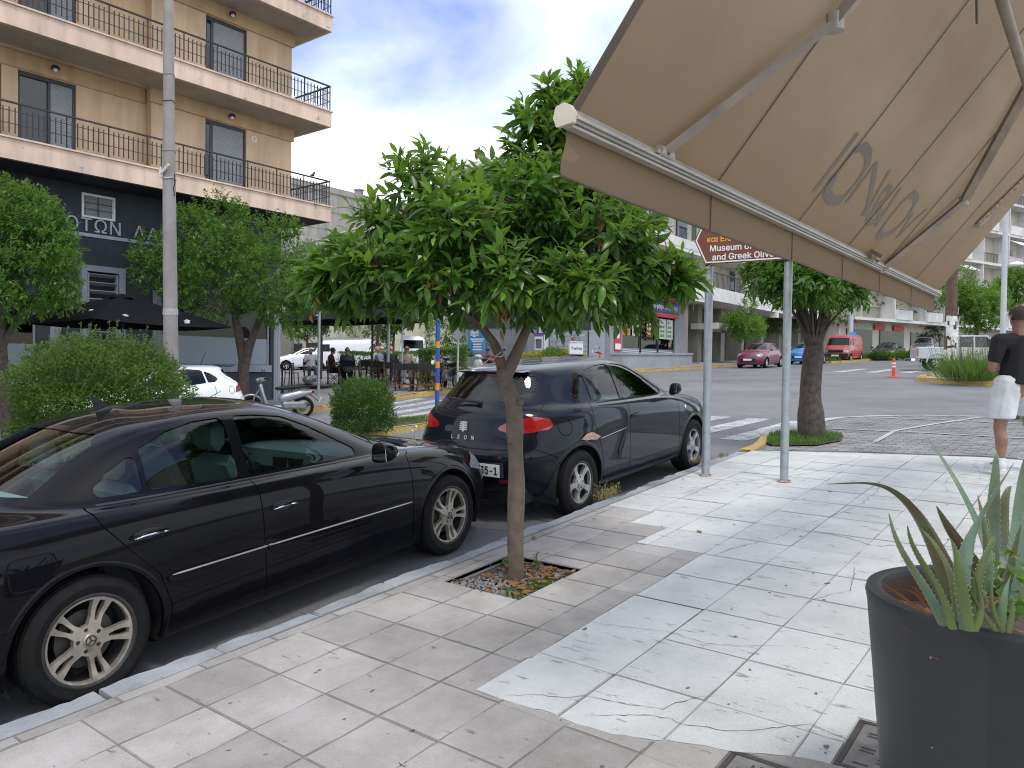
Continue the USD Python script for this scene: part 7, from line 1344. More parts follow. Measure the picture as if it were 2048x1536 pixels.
def on_pot(px, py, w, h, mt, name):
    d = ray(px, py); best = None
    for k in np.linspace(1.4, 2.3, 900):
        p = CAM+d*k; zz = p[2]-pz0; rr = np.interp(zz, [0.02, h_-.05], [RR*.815, RR*.985])
        if np.hypot(p[0]-pcx, p[1]-pcy) <= rr: best = p; break
    a = math.atan2(best[1]-pcy, best[0]-pcx); zz = best[2]-pz0; Vq = []
    for dz_ in (-h/2, h/2):
        for da in (-w/2, 0, w/2): rr = np.interp(zz+dz_, [0.02, h_-.05], [RR*.815, RR*.985])+.0015; Vq.append((rr*math.cos(a+da/RR), rr*math.sin(a+da/RR), zz+dz_*(1+.5*da/w)))
    put(pl, name, trimesh.Trimesh(np.array(Vq), np.array([(0, 1, 4), (0, 4, 3), (1, 2, 5), (1, 5, 4)]), process=False), mt, True)
for px, py, w, h, mt in ((1872, 1316, .02, .004, 'scuff_red'), (1862, 1315, .006, .005, 'scuff_white'), (1865, 1495, .006, .004, 'scuff_white'), (1820, 1262, .015, .003, 'scuff_red')): on_pot(px, py, w, h, mt, 'scuff')
put(pl, 'soil', lathe([(RR-.065, h_-.105), (RR*.5, h_-.085), (.0001, h_-.08)], 40), 'soil', True)
ll = []; rg = np.random.default_rng(12)
for _ in range(70):
    a, r_ = rg.uniform(0, 6.28), rg.uniform(.1, RR-.09); ll.append(curl_leaf(r_*math.cos(a), r_*math.sin(a), h_-.085+rg.uniform(0, .02), rg.uniform(.05, .16), rg.uniform(.008, .02), rg.uniform(0, 6.28), rg))
put(pl, 'leaf_litter', cat(*ll), 'litter', True, kind='stuff')
mat('aloe', {'g': ('texture_coordinate', {}), 'n': ('noise_texture', {'scale': 9., 'detail': 6.}), 'r': ('rgb_ramp', {'ramp': [(.3, (.038, .09, .05)), (.6, (.07, .14, .088)), (.8, (.11, .185, .12))]}), 'o': ('object_info', {}), 'mr': ('rgb_ramp', {'ramp': [(0, (.75, .85, .9)), (.5, (1, 1, 1)), (1, (1.0, 1.1, .6))]}), 'x': ('mix_color', {'blend_type': 'multiply', 'fac': 1., 'use_clamp': False}),
   'p': ('principled_bsdf', {'roughness': .42, 'subsurface_weight': .15, 'subsurface_scale': .01}), 'b': ('bump', {'distance': .0015}), 'f': ('noise_texture', {'scale': 60.})}, [('g.object', 'n.vector'), ('n.fac', 'r.fac'), ('o.random', 'mr.fac'), ('r.color', 'x.a'), ('mr.color', 'x.b'), ('x.result', 'p.base_color'), ('f.fac', 'b.height'), ('b.normal', 'p.normal')])
pm('aloe_red', (.09, .035, .025), .45, .35, 8., col2=(.10, .13, .05)); pm('aloe_olive', (.09, .12, .035), .45, .25, 8.); pm('aloe_thorn', (.28, .33, .22), .5)
al = thing('aloe_plant', 'aloe with long thorny green and reddish leaves growing in the planter', 'plant', (pcx, pcy, pz0+h_-.1))
def aloe(pts, w, mt, curve_up=True, th=True, tip=None):
    """a thick tapering leaf through points given in the plant's own space, with teeth on both edges"""
    w *= .82; c = CubicSpline(np.linspace(0, 1, len(pts)), np.array(pts, float)); u = np.linspace(0, 1, 22); p = c(u); tg = np.gradient(p, axis=0); tg /= np.linalg.norm(tg, axis=1, keepdims=True); cen = np.array([0, 0, .15]); V = []; T_ = []
    for i in range(22):
        inw = cen+np.array([0, 0, .8])-p[i]; s = np.cross(tg[i], inw); s /= np.linalg.norm(s)+1e-9; n = np.cross(s, tg[i]); ww = w*(1-u[i]**1.6)**.8*(.75+.25*min(1, u[i]*6))*.5+.0015; tk = ww*.42
        for a, b in ((-1, .25), (-.55, -.55), (0, -.85), (.55, -.55), (1, .25), (.5, .05), (0, -.1), (-.5, .05)): V.append(p[i]+s*a*ww+n*b*tk)
        if th and 1 < i < 20:
            for sg in (-1, 1):
                q = p[i]+s*sg*ww+n*.25*tk; l = .0028+.0012*(1-u[i]); T_.append(hull([q+tg[i]*.0025-n*.0007, q-tg[i]*.002-n*.0007, q-tg[i]*.001+n*.001, q+s*sg*l+tg[i]*.003]))
    n8 = 8; F = [f for i in range(21) for j in range(8) for f in ((i*8+j, i*8+(j+1) % 8, (i+1)*8+(j+1) % 8), (i*8+j, (i+1)*8+(j+1) % 8, (i+1)*8+j))]
    lf = put(al, 'leaf', trimesh.Trimesh(np.array(V), np.array(F)[:, ::-1], process=False), mt, 50)
    if T_: put(al, 'thorns', cat(*T_), 'aloe_thorn', False, kind='stuff')
O = np.array([pcx, pcy, pz0+h_-.1])
def L3(*rows): return [at(x, y, d)-O for x, y, d in rows]
aloe(L3((1895, 1205, 2.15), (1850, 1060, 2.08), (1790, 985, 2.0), (1725, 965, 1.95), (1652, 968, 1.9)), .048, 'aloe_red')
aloe(L3((1940, 1210, 2.2), (1880, 1100, 2.15), (1840, 1030, 2.12), (1792, 985, 2.1)), .05, 'aloe')
aloe(L3((1885, 1250, 2.0), (1845, 1170, 1.98), (1805, 1105, 1.97), (1778, 1027, 1.96)), .04, 'aloe')
aloe(L3((1905, 1258, 1.97), (1870, 1170, 1.97), (1835, 1110, 1.97), (1815, 1052, 1.97)), .036, 'aloe_olive')
aloe(L3((1990, 1180, 2.35), (1960, 1060, 2.4), (1905, 950, 2.45), (1848, 867, 2.5)), .052, 'aloe')
aloe(L3((1995, 1190, 2.15), (1935, 1110, 2.1), (1900, 1060, 2.07), (1873, 1012, 2.05)), .062, 'aloe_red')
aloe(L3((1930, 1260, 1.95), (1925, 1150, 1.95), (1945, 1070, 1.97), (1990, 985, 2.0), (2028, 926, 2.03)), .045, 'aloe')
aloe(L3((1940, 1262, 1.93), (1922, 1170, 1.93), (1915, 1120, 1.93), (1900, 1075, 1.94)), .038, 'aloe_olive')
aloe(L3((1985, 1130, 2.45), (1985, 1040, 2.5), (1990, 960, 2.5), (1992, 900, 2.52)), .055, 'aloe'); aloe(L3((2010, 1140, 2.45), (2005, 1060, 2.5), (2010, 1000, 2.5), (2023, 972, 2.52)), .05, 'aloe')
aloe(L3((2030, 1200, 2.3), (2040, 1080, 2.35), (2046, 980, 2.4), (2056, 900, 2.4)), .075, 'aloe'); aloe(L3((2060, 1220, 2.2), (2080, 1100, 2.2), (2090, 1000, 2.2)), .07, 'aloe'); aloe(L3((1975, 1150, 2.45), (1978, 1100, 2.46), (1975, 1060, 2.46), (1972, 1032, 2.46)), .034, 'aloe_olive')
aloe(L3((1950, 1262, 1.93), (1960, 1200, 1.93), (1940, 1130, 1.94)), .022, 'aloe_olive', th=False); aloe(L3((1990, 1262, 1.93), (1955, 1210, 1.93), (1925, 1155, 1.93)), .02, 'aloe_olive', th=False); aloe(L3((2005, 1264, 1.93), (1985, 1215, 1.93), (1985, 1160, 1.93)), .016, 'aloe_olive', th=False); aloe(L3((2000, 1264, 1.94), (2008, 1200, 1.94), (2022, 1150, 1.95)), .024, 'aloe', th=False); aloe(L3((2018, 1266, 1.93), (2024, 1230, 1.93), (2027, 1193, 1.93)), .015, 'aloe_olive', th=False); aloe(L3((1985, 1200, 2.2), (2020, 1140, 2.2), (2040, 1080, 2.2)), .05, 'aloe')
aloe(L3((1915, 1240, 2.0), (1900, 1150, 2.02), (1870, 1090, 2.05), (1835, 1050, 2.08)), .035, 'aloe'); aloe(L3((1960, 1230, 2.05), (1975, 1130, 2.08), (1968, 1050, 2.1), (1955, 990, 2.12)), .04, 'aloe'); aloe(L3((1945, 1240, 2.0), (1955, 1160, 2.0), (1975, 1105, 2.0), (1990, 1070, 2.0)), .03, 'aloe_olive'); aloe(L3((2015, 1240, 2.1), (2020, 1150, 2.12), (2035, 1080, 2.14), (2048, 1020, 2.15)), .045, 'aloe')
for k, rr in enumerate((((1855, 1230), (1800, 1190), (1757, 1162)), ((1850, 1215), (1815, 1180), (1760, 1190)), ((1868, 1225), (1840, 1190), (1824, 1172)))): aloe(L3(*[(x, y, 2.05) for x, y in rr]), .018, 'litter', th=False)
n = 26; cl = at(2020, 1165, 2.1)-O; P = cl+rg.normal(0, .025, (n, 3))*[1, 1, 1.6]; V, F, nv = leaves(P, rg.normal(0, 1, (n, 3))+[0, 0, .3], .03, .026, 'mid', rg); cv = thing('clover_weed', 'bright green clover weed among the aloe leaves in the planter', 'weed', O); put(cv, 'leaves', leafmesh(V, F, nv), 'leaf_pale', True, kind='stuff'); cl = at(2035, 1225, 2.0)-O; P = cl+rg.normal(0, .025, (n, 3)); V, F, nv = leaves(P, rg.normal(0, 1, (n, 3))+[0, 0, .3], .034, .03, 'mid', rg); put(cv, 'leaves', leafmesh(V, F, nv), 'leaf_tree', True, kind='stuff')
# ---------------------------------------------------------------- other vehicles
pm('silver_plastic', (.33, .35, .37), .35, .1, 6., metal=.5, coat=.5); pm('seat_black', (.012, .012, .013), .7, .2); pm('paint_cream', (.45, .47, .44), .4, .1, coat=.6); pm('engine_grey', (.25, .25, .25), .5, .3, 12., metal=.6); pm('box_white', (.62, .63, .63), .5, .06); pm('moped_red', (.50, .025, .02), .35, .1, coat=.6); pm('helmet_dark', (.05, .052, .056), .4, .1, coat=.4)
glassmat('screen_glass', (.80, .85, .86), .05)
def basecar(rings, paint, **kw):
    b = dict(D2 if rings is HATCH else D1); b.update(rings=rings, paint=paint, detail=False, step=.2, rim_mat='alloy_plain', glass='car_glass_dark', interior=False, lamps=[l for l in b['lamps'] if l[0] not in ('reflector', 'side_repeater')], spokes=5, rim='five', spin=7., key='hatch'); b.update(kw); return b
def plate(t, x, z, txt='IZN'):
    s = 1 if x > 0 else -1; put(t, 'number_plate', bbox(x, x+.012*s, -.26, .26, z-.055, z+.055, .002) if s > 0 else bbox(x-.012, x, -.26, .26, z-.055, z+.055, .002), 'plate_white', False)
def face(t, x, w, z, mt='black_plastic'): put(t, 'grille', bbox(x-.05, x+.012, -w, w, z-.09, z+.09, .03), mt, False)
pw_ = on_t(507, 780, 16.0); wc, _ = car('hatchback_car', 'white hatchback half hidden behind the privet bush beside the scooter', 'car', (pw_[0]-2.13, 16.55, float(H(pw_[0]-2, 16.5))+ROAD), math.pi, math.atan(slope(8)), basecar(HATCH, 'paint_white', key=None, lamps=[('tail_light','sideF',[(-1.55,.80),(-1.9,.84),(-2.02,.97),(-1.80,1.0),(-1.62,.93)],'tail_dark',None)]))
put(wc, 'roof_antenna', tube([(-1.2, 0, 1.43), (-1.35, 0, 1.75)], [.012, .004], 6), 'black_plastic'); door_mirror(wc, SL, .60, 1.0, 'paint_white', w=.17); put(wc, 'roof_spoiler', hull([(-1.66, .52, 1.39), (-1.66, -.52, 1.39), (-1.82, .42, 1.41), (-1.82, -.42, 1.41), (-1.45, .52, 1.42), (-1.45, -.52, 1.42), (-1.75, .4, 1.37), (-1.75, -.4, 1.37)]), 'frame_dark')
def far(px, Y): p = at(px, 740, Y); return p[0], p[1]
def placed(name, label, px, Y, rings, paint, az=math.pi, **kw):
    x, y = far(px, Y); return car(name, label, 'car', (x, y, float(H(x, y))+ROAD+.0), az, math.atan(slope(x)), basecar(rings, paint, **kw))[0]
mg = placed('hatchback_car', 'magenta five door hatchback first in the parked row up the street', 1520, 46, HATCH, 'paint_magenta', scale=(.93, .97, 1.01)); face(mg, 2.18, .5, .48); plate(mg, 2.19, .5); door_mirror(mg, SL, .6, 1.0, 'paint_magenta', w=.17)
bl = placed('hatchback_car', 'small bright blue hatchback behind the magenta one', 1614, 52, HATCH, 'paint_blue', scale=(.86, .93, 1.0)); face(bl, 2.18, .42, .5); plate(bl, 2.19, .5); door_mirror(bl, SL, .6, 1.0, 'paint_blue', w=.17)
face(merc, 2.29, .42, .58, 'chrome'); plate(merc, 2.30, .42)
x_, y_ = far(1775, 60); dup(merc, 'black saloon parked behind the red van up the street', (x_, y_, float(H(x_, y_))+ROAD), math.pi, math.atan(slope(x_)))
sv = placed('jeep', 'dark green boxy jeep at the far end of the parked row', 1848, 66, HATCH, 'paint_green', scale=(1.0, 1.03, 1.2)); face(sv, 2.15, .6, .72, 'shutter'); put(sv, 'bull_bar', cat(*[tube([(2.2, -.5, z), (2.25, 0, z), (2.2, .5, z)], .03, 6) for z in (.6, .85)]), 'black_plastic'); put(sv, 'roof_bars', cat(*[bar((.2-.9*k, -.6, 1.5), (.2-.9*k, .6, 1.5), .06) for k in (0, 1)]), 'black_plastic')
def boxrings(rows):
    out = []
    for xf, xr, w, z in rows: out.append([(xf, 0, z), (xf-.02, w*.55, z), (xf-.12, w*.93, z)]+[(min(x, xf-.25), w, z) for x in (1.25, .8, 0, -.75, -1.25)]+[(xr+.08, w*.95, z), (xr+.01, w*.55, z), (xr, 0, z)])
    return out
VAN = boxrings([(2.0,-2.1,.66,.26),(2.15,-2.24,.80,.26),(2.25,-2.3,.85,.42),(2.26,-2.32,.87,.66),(2.2,-2.32,.87,.92),(2.08,-2.31,.86,1.06),(1.98,-2.31,.85,1.12),(1.92,-2.3,.84,1.18),(1.62,-2.28,.80,1.52),(1.38,-2.24,.75,1.80),(1.22,-2.12,.62,1.93),(1.0,-1.9,.35,1.97),(.5,-1.2,0,1.985)])
VB = dict(belt=7, W=.87, track=.76, R=.31, r=.19, w=.19, arches=[(1.45, .36), (-1.35, .36)], rim='plain', spokes=12, windscreen=[(-.1,1.2),(.5,1.2),(.76,1.22),(.68,1.72),(-.1,1.76)])
vn = placed('van', 'faded red delivery van parked between the blue car and the black saloon', 1688, 56, VAN, 'paint_red', **VB, key='van', side_glass=[[(1.55,1.22),(1.42,1.45),(1.15,1.68),(.72,1.68),(.72,1.2)]], rear_glass=[(-.1,1.25),(.6,1.25),(.55,1.7),(-.1,1.7)], lamps=[('tail_light','rear',[(.68,.75),(.82,.75),(.82,1.0),(.68,1.0)],'tail_red',None), ('headlight','sideF',[(1.9,.72),(2.15,.72),(2.2,.86),(1.95,.9)],'lamp_front',None)], lines=[('sideF',[(.66,1.6),(.66,.3)]), ('sideF',[(-.6,1.6),(-.6,.3)]), ('sideF',[(-2.1,1.15),(.6,1.15)])]); put(vn, 'bumper', bbox(2.1, 2.34, -.84, .84, .36, .66, .05), 'black_plastic', False); plate(vn, 2.35, .5); face(vn, 2.27, .5, .82)
for px, Y, az, lb, sg_ in ((683, 50, 2.5, 'white delivery van with a roof rack behind the terrace', [[(1.55,1.22),(1.42,1.45),(1.15,1.68),(.72,1.68),(.72,1.2)]]), (828, 46, .75, 'old white minibus with side windows behind the terrace hedge', [[(1.55,1.22),(1.42,1.45),(1.15,1.68),(.72,1.68),(.72,1.2)],[(.6,1.2),(.6,1.68),(-.5,1.68),(-.5,1.2)],[(-.62,1.2),(-.62,1.68),(-1.9,1.66),(-1.9,1.2)]])):
    v_ = placed('van', lb, px, Y, VAN, 'paint_white', az, **VB, key='van' if 'rack' in lb else None, side_glass=sg_, rear_glass=[(-.1,1.2),(.62,1.2),(.58,1.7),(-.1,1.7)], lamps=[('tail_light','rear',[(.68,.75),(.82,.75),(.82,1.0),(.68,1.0)],'tail_red',None)], lines=[('sideF',[(.66,1.6),(.66,.3)])]); plate(v_, -2.36, .7)
    if 'rack' in lb: put(v_, 'roof_rack', cat(*[bar((x, -.6, 2.06), (x, .6, 2.06), .05) for x in (.8, -.2, -1.2)], *[bar((1., y, 2.06), (-1.6, y, 2.06), .05) for y in (-.6, .6)]), 'galvanised', False)
for px, Y, lb in ((610, 52, 'white car parked at the far left behind the terrace'), (645, 54, 'silver hatchback parked next to the white van')): placed('hatchback_car', lb, px, Y, HATCH, 'paint_white' if px == 610 else 'paint_silver', 2.6)
# silver pickup on the cross street
px_ = on_g(1868, 741, ROAD); az = math.radians(-70); pk_l = np.array([px_[0], px_[1]])+1.1*np.array([math.cos(az), math.sin(az)])+.85*np.array([-math.sin(az), math.cos(az)])*0
pk = thing('pickup_truck', 'silver double cab pickup truck passing behind the wooden pole', 'pickup truck', (pk_l[0], pk_l[1], float(H(*pk_l))+ROAD), az)
put(pk, 'bed', cat(bbox(-2.0, -.35, -.88, -.80, .55, 1.12, .03), bbox(-2.0, -.35, .80, .88, .55, 1.12, .03), box(-2., -.35, -.8, .8, .55, .62)), 'paint_silver', False); put(pk, 'tailgate', bbox(-2.06, -2.0, -.86, .86, .58, 1.1, .02), 'paint_silver', False); put(pk, 'bumper', bbox(-2.28, -2.07, -.88, .88, .42, .58, .03), 'chrome', False)
put(pk, 'cab', hull([(x, s*y, z) for s in (-1, 1) for x, y, z in ((-.33, .88, .5), (-.33, .88, 1.1), (-.25, .72, 1.72), (1.05, .70, 1.72), (1.75, .82, 1.1), (1.8, .88, .5))]), 'paint_silver', 20); put(pk, 'bonnet', hull([(x, s*y, z) for s in (-1, 1) for x, y, z in ((1.75, .86, .5), (1.75, .82, 1.1), (2.95, .78, .95), (3.0, .82, .5))]), 'paint_silver', 20)
for s in (-1, 1):
    put(pk, 'side_window', hull([(x, s*(y+.004+d), z) for d in (0, .006) for x, y, z in ((-.18, .868, 1.14), (-.12, .735, 1.64), (.42, .735, 1.64), (.42, .866, 1.14))]), 'glass_dark', False); put(pk, 'side_window', hull([(x, s*(y+.004+d), z) for d in (0, .006) for x, y, z in ((.5, .866, 1.14), (.5, .735, 1.64), (.98, .73, 1.64), (1.5, .85, 1.14))]), 'glass_dark', False)
    put(pk, 'tail_light', bbox(-2.05, -1.96, *sorted((s*.79, s*.895)), .68, 1.04, .01), 'tail_red', False); put(pk, 'arch', move(tube([(.44*math.cos(a), 0, .44*math.sin(a)) for a in np.linspace(0, math.pi, 15)], .05, 6), (-1.15, s*.86, .38)), 'paint_silver', True)
    wheel(pk, -1.15, s*.74, .37, .37, .21, .24, 'five', 6, 'alloy_plain', s, None, False); wheel(pk, 1.95, s*.74, .37, .37, .21, .24, 'five', 6, 'alloy_plain', s, None, False)
put(pk, 'rear_window', hull([(-.345+d, s*y, z) for d in (0, .006) for s in (-1, 1) for y, z in ((.72, 1.16), (.62, 1.62))]), 'glass_dark', False)
# --- two-wheelers: x forward, origin between the wheels on the ground
def bike(name, label, loc, rz, paint, R=.28, wb=1.3, box_=None, screen=False, moto=False, rack=None, step=True):
    t = thing(name, label, 'motorbike' if moto else 'scooter', loc, rz); a = wb/2; Wd = .06
    for x in (a, -a):
        p = group_part(t, 'wheel'); put(p, 'tyre', move(tyre_mesh(R, R-.09, .10, False, 36), (x, 0, R)), 'rubber', 40); put(p, 'rim', cat(move(lathe([(R-.085, -.03), (R-.085, .03), (R-.105, .02), (R-.105, -.02), (R-.085, -.03)], 30), (x, 0, R), rx=math.pi/2), *[bar((x+.03*math.cos(q), 0, R+.03*math.sin(q)), (x+(R-.09)*math.cos(q), 0, R+(R-.09)*math.sin(q)), .03, .02) for q in np.arange(5)*2*math.pi/5]), 'engine_grey', 30); put(p, 'hub', move(lathe([(.0001, -.05), (.06, -.05), (.06, .05), (.0001, .05)], 14), (x, 0, R), rx=math.pi/2), 'engine_grey', 30)
    hx = a-.28; put(t, 'fork', cat(*[tube([(a, s*.07, R), (a-.08, s*.07, R+.25), (hx, s*.05, .86)], .022, 8) for s in (-1, 1)]), 'engine_grey', 40)
    put(t, 'front_mudguard', move(cat(*[tube([(( R+.035)*math.cos(q), y, (R+.035)*math.sin(q)) for q in np.linspace(.5, 2.7, 14)], .03, 6) for y in (-.035, 0, .035)]), (a, 0, R)), paint, True)
    if moto:
        put(t, 'tank', blob([(((hx-.1, 0, .82), (.16, .13, .12)), ((hx-.4, 0, .78), (.12, .09, .08)))], .05), paint, True); put(t, 'engine', cat(bbox(-.2, .25, -.16, .16, .25, .62, .05), move(lathe([(.0001, -.18), (.11, -.18), (.11, .18), (.0001, .18)], 14), (-.05, 0, .35), rx=math.pi/2)), 'engine_grey', False); put(t, 'frame', cat(*[tube([(hx, 0, .8), (-.1, s*.1, .62), (-a+.1, s*.1, .6), (-a, s*.1, R)], .025, 7) for s in (-1, 1)]), 'black_plastic', True)
    else:
        put(t, 'leg_shield', blob([(((hx+.05, 0, .80), (.06, .14, .10)), ((hx-.02, 0, .55), (.05, .20, .12))), (((hx-.02, 0, .55), (.05, .20, .12)), ((hx-.10, 0, .32), (.07, .15, .06)))], .05), paint, True)
        if step: put(t, 'footboard', bbox(-.12, hx-.05, -.17, .17, .24, .33, .04), paint, False)
        put(t, 'engine', cat(bbox(-a-.05, -.1, .04, .17, .22, .42, .05), move(lathe([(.0001, .05), (.12, .05), (.12, .2), (.0001, .2)], 16), (-a, 0, R), rx=math.pi/2)), 'engine_grey', False)
    put(t, 'body', blob([(((-.12, 0, .50), (.10, .15, .14)), ((-.55, 0, .62), (.14, .16, .12))), (((-.55, 0, .62), (.14, .16, .12)), ((-a-.22, 0, .68), (.05, .09, .05)))], .05), paint, True)
    put(t, 'seat', blob([(((-.05, 0, .76), (.12, .12, .05)), ((-.40, 0, .80), (.16, .15, .06))), (((-.40, 0, .80), (.16, .15, .06)), ((-.78, 0, .85), (.10, .12, .05)))], .05), 'seat_black', True)
    put(t, 'exhaust', tube([(-.2, -.13, .25), (-.45, -.17, .27), (-a-.25, -.18, .36)], [.02, .05, .055], 10), 'engine_grey', 40); put(t, 'rear_mudguard', hull([(-a-.15, -.06, .62), (-a-.15, .06, .62), (-a-.42, -.05, .40), (-a-.42, .05, .40), (-a-.14, 0, .66), (-a-.38, 0, .46)]), 'black_plastic', False)
    put(t, 'number_plate', move(bbox(-.004, .004, -.10, .10, -.09, .09, .002), (-a-.43, 0, .46), ry=-.5), 'plate_white', False); put(t, 'tail_light', bbox(-a-.30, -a-.2, -.09, .09, .64, .71, .02), 'tail_red', False)
    put(t, 'handlebar', cat(tube([(hx-.12, -.34, 1.0), (hx-.04, -.2, 1.02), (hx, 0, .98), (hx-.04, .2, 1.02), (hx-.12, .34, 1.0)], .017, 8), *[tube([(hx-.13, s*.36, 1.0), (hx-.09, s*.24, 1.01)], .024, 8) for s in (-1, 1)]), 'black_plastic', True); put(t, 'headset', blob([(((hx+.03, 0, .98), (.10, .13, .07)), ((hx-.04, 0, 1.0), (.06, .16, .05)))], .04), paint, True); put(t, 'headlight', move(trimesh.creation.icosphere(subdivisions=2), (hx+.11, 0, .97), s=.06), 'lamp_front', True)
    for s in (-1, 1): put(t, 'mirror', cat(tube([(hx-.06, s*.24, 1.02), (hx-.02, s*.32, 1.2)], .008, 6), move(hull([(.012*i, s*y, z) for i in (0, 1) for y, z in ((-.05, 0), (-.03, .07), (.05, .07), (.06, .01), (0, -.02))]), (hx-.02, s*.34, 1.19))), 'black_plastic', False)
    put(t, 'stand', cat(*[bar((-.15, s*.1, .3), (-.28, s*.17, .0), .025) for s in (-1, 1)]), 'engine_grey', False)
    if box_: put(t, 'top_box', blob([(((-a-.12, .1, .99), (.14, .12, .11)), ((-a-.12, -.1, .99), (.14, .12, .11))), (((-a-.26, .1, 1.02), (.1, .1, .1)), ((-a-.26, -.1, 1.02), (.1, .1, .1)))], .05), box_, True); put(t, 'box_lamp', bbox(-a-.385, -a-.33, -.13, .13, 1.02, 1.09, .02), 'tail_red', False); put(t, 'rack', bar((-.75, 0, .86), (-a-.25, 0, .88), .1, .03), 'black_plastic', False)
    if screen: 
        q = np.array([(hx+.02-.28*v+.0, .30*s_*(1-.35*v*v), .98+.62*v) for v in np.linspace(0, 1, 7) for s_ in np.linspace(-1, 1, 7)]); q[:, 0] += .06*(1-(q[:, 1]/.3)**2); put(t, 'wind_screen', trimesh.Trimesh(q, np.array([f for i in range(6) for j in range(6) for f in ((i*7+j, i*7+j+1, (i+1)*7+j+1), (i*7+j, (i+1)*7+j+1, (i+1)*7+j))]), process=False), 'screen_glass', True)
    if rack: put(t, 'delivery_box', bbox(-a-.42, -a+.20, -.29, .29, .88, 1.42, .03), 'box_white', False); put(t, 'box_lid', bbox(-a-.44, -a+.22, -.31, .31, 1.42, 1.47, .02), 'box_white', False); m = ctext('Twins', .13, .003, True); put(t, 'box_lettering', cat(*[trimesh.Trimesh(np.c_[-a-.11+sg*m.vertices[:, 0], sg*-1*(.291+m.vertices[:, 2]), m.vertices[:, 1]+1.1], m.faces, process=False) for sg in (1,)]), 'ink_black', False)
    return t
r_ = on_g(605, 833, ROAD); az = math.radians(150); c = np.array([r_[0], r_[1]])+.64*np.array([math.cos(az), math.sin(az)]); bike('scooter', 'silver scooter with a dark top box parked behind the white car', (c[0], c[1], float(H(*c))+ROAD), az, 'silver_plastic', .28, 1.3, 'helmet_dark')
r_ = on_g(912, 788, ROAD); az = math.radians(62); c = np.array([r_[0], r_[1]])+.62*np.array([math.cos(az), math.sin(az)]); bike('motorbike', 'dark motorbike seen from behind with a white number plate by the hedge', (c[0], c[1], float(H(*c))), az, 'paint_dark', .29, 1.25, None, moto=True)
c = at(958, 770, 27.0); bike('scooter', 'cream scooter with a tall clear wind screen behind the charcoal hatchback', (c[0], c[1], float(H(c[0], c[1]))), math.radians(215), 'paint_cream', .27, 1.28, None, True)
c = at(984, 765, 27.6); bike('moped', 'red moped standing behind the ribbon of the near tree', (c[0], c[1], float(H(c[0], c[1]))), math.radians(20), 'moped_red', .26, 1.2)
c = at(1183, 735, 35.5); bike('moped', 'red delivery moped with a big white box in front of the supermarket', (c[0], c[1], float(H(c[0], c[1]))+.0), math.radians(-52), 'moped_red', .28, 1.25, None, rack=True)
# ---------------------------------------------------------------- the cafe terrace and the people
pm('chair_wood', (.13, .05, .025), .5, .25, 9., rnd=.15); pm('chair_cloth', (.012, .013, .016), .9, .2, 9.); pm('metal_black', (.012, .012, .013), .5, .1); pm('table_dark', (.03, .028, .027), .4, .2); pm('parasol_black', (.006, .0065, .009), .9, .2, 3., spec=.15)
def chair_parts(t):
    for s in (-1, 1):
        put(t, 'leg', bar((-.24, s*.27, 0), (.22, s*.27, .44), .022, .045, (0, 1, 0)), 'chair_wood', False); put(t, 'leg', bar((.24, s*.275, 0), (-.22, s*.275, .44), .022, .045, (0, 1, 0)), 'chair_wood', False)
        put(t, 'post', bar((-.22, s*.28, .42), (-.25, s*.28, .90), .035, .025), 'chair_wood', False); put(t, 'post', bar((.2, s*.28, .42), (.2, s*.28, .64), .035, .025), 'chair_wood', False); put(t, 'armrest', bbox(-.26, .24, s*.28-.03, s*.28+.03, .635, .66, .006), 'chair_wood', False)
    for x in (-.2, .18): put(t, 'cross_bar', bar((x, -.28, .20), (x, .28, .20), .022, .03), 'chair_wood', False)
    put(t, 'seat', bbox(-.22, .22, -.26, .26, .425, .445, .005), 'chair_cloth', False); put(t, 'backrest', bbox(-.262, -.245, -.29, .29, .66, .88, .004), 'chair_cloth', False)
def spot_(px, py, dz=0): p = on_g(px, py); return (p[0], p[1], float(H(p[0], p[1])))
rows = [(806, 781, 38, 'near row chair, second from the left end of the row'), (838, 782, 30, 'chair at the near table between two others in the front row'), (852, 782, 52, 'chair close behind the striped post'), (735, 770, 60, 'chair with its back to us left of the middle tables'), (758, 772, 40, 'chair right of the middle of the terrace'), (694, 768, 52, 'chair under the man in the grey shirt'), (668, 768, -30, 'chair under the person in maroon'), (622, 762, -120, 'chair under the white haired man at the far left'), (785, 776, 230, 'chair facing the near row across the table'), (812, 768, 235, 'chair under the blonde woman in cream'), (748, 764, -20, 'chair under the elderly person in patterned shirt'), (765, 764, -60, 'chair under the bearded man in blue'), (780, 764, 60, 'chair under the person in a dark jacket'), (868, 780, 45, 'chair at the right end of the front row')]
c0 = None; CH = {}
for i, (px, py, a, lb) in enumerate(rows):
    loc = spot_(px, py); lb = 'wooden director chair with black cloth, '+lb.replace('chair ', '', 1) if False else 'wooden director '+lb
    if c0 is None: c0 = thing('director_chair', lb, 'chair', loc, math.radians(a), group='director chairs on the terrace'); chair_parts(c0); CH[i] = (loc, a)
    else: dup(c0, lb, loc, math.radians(a)); CH[i] = (loc, a)
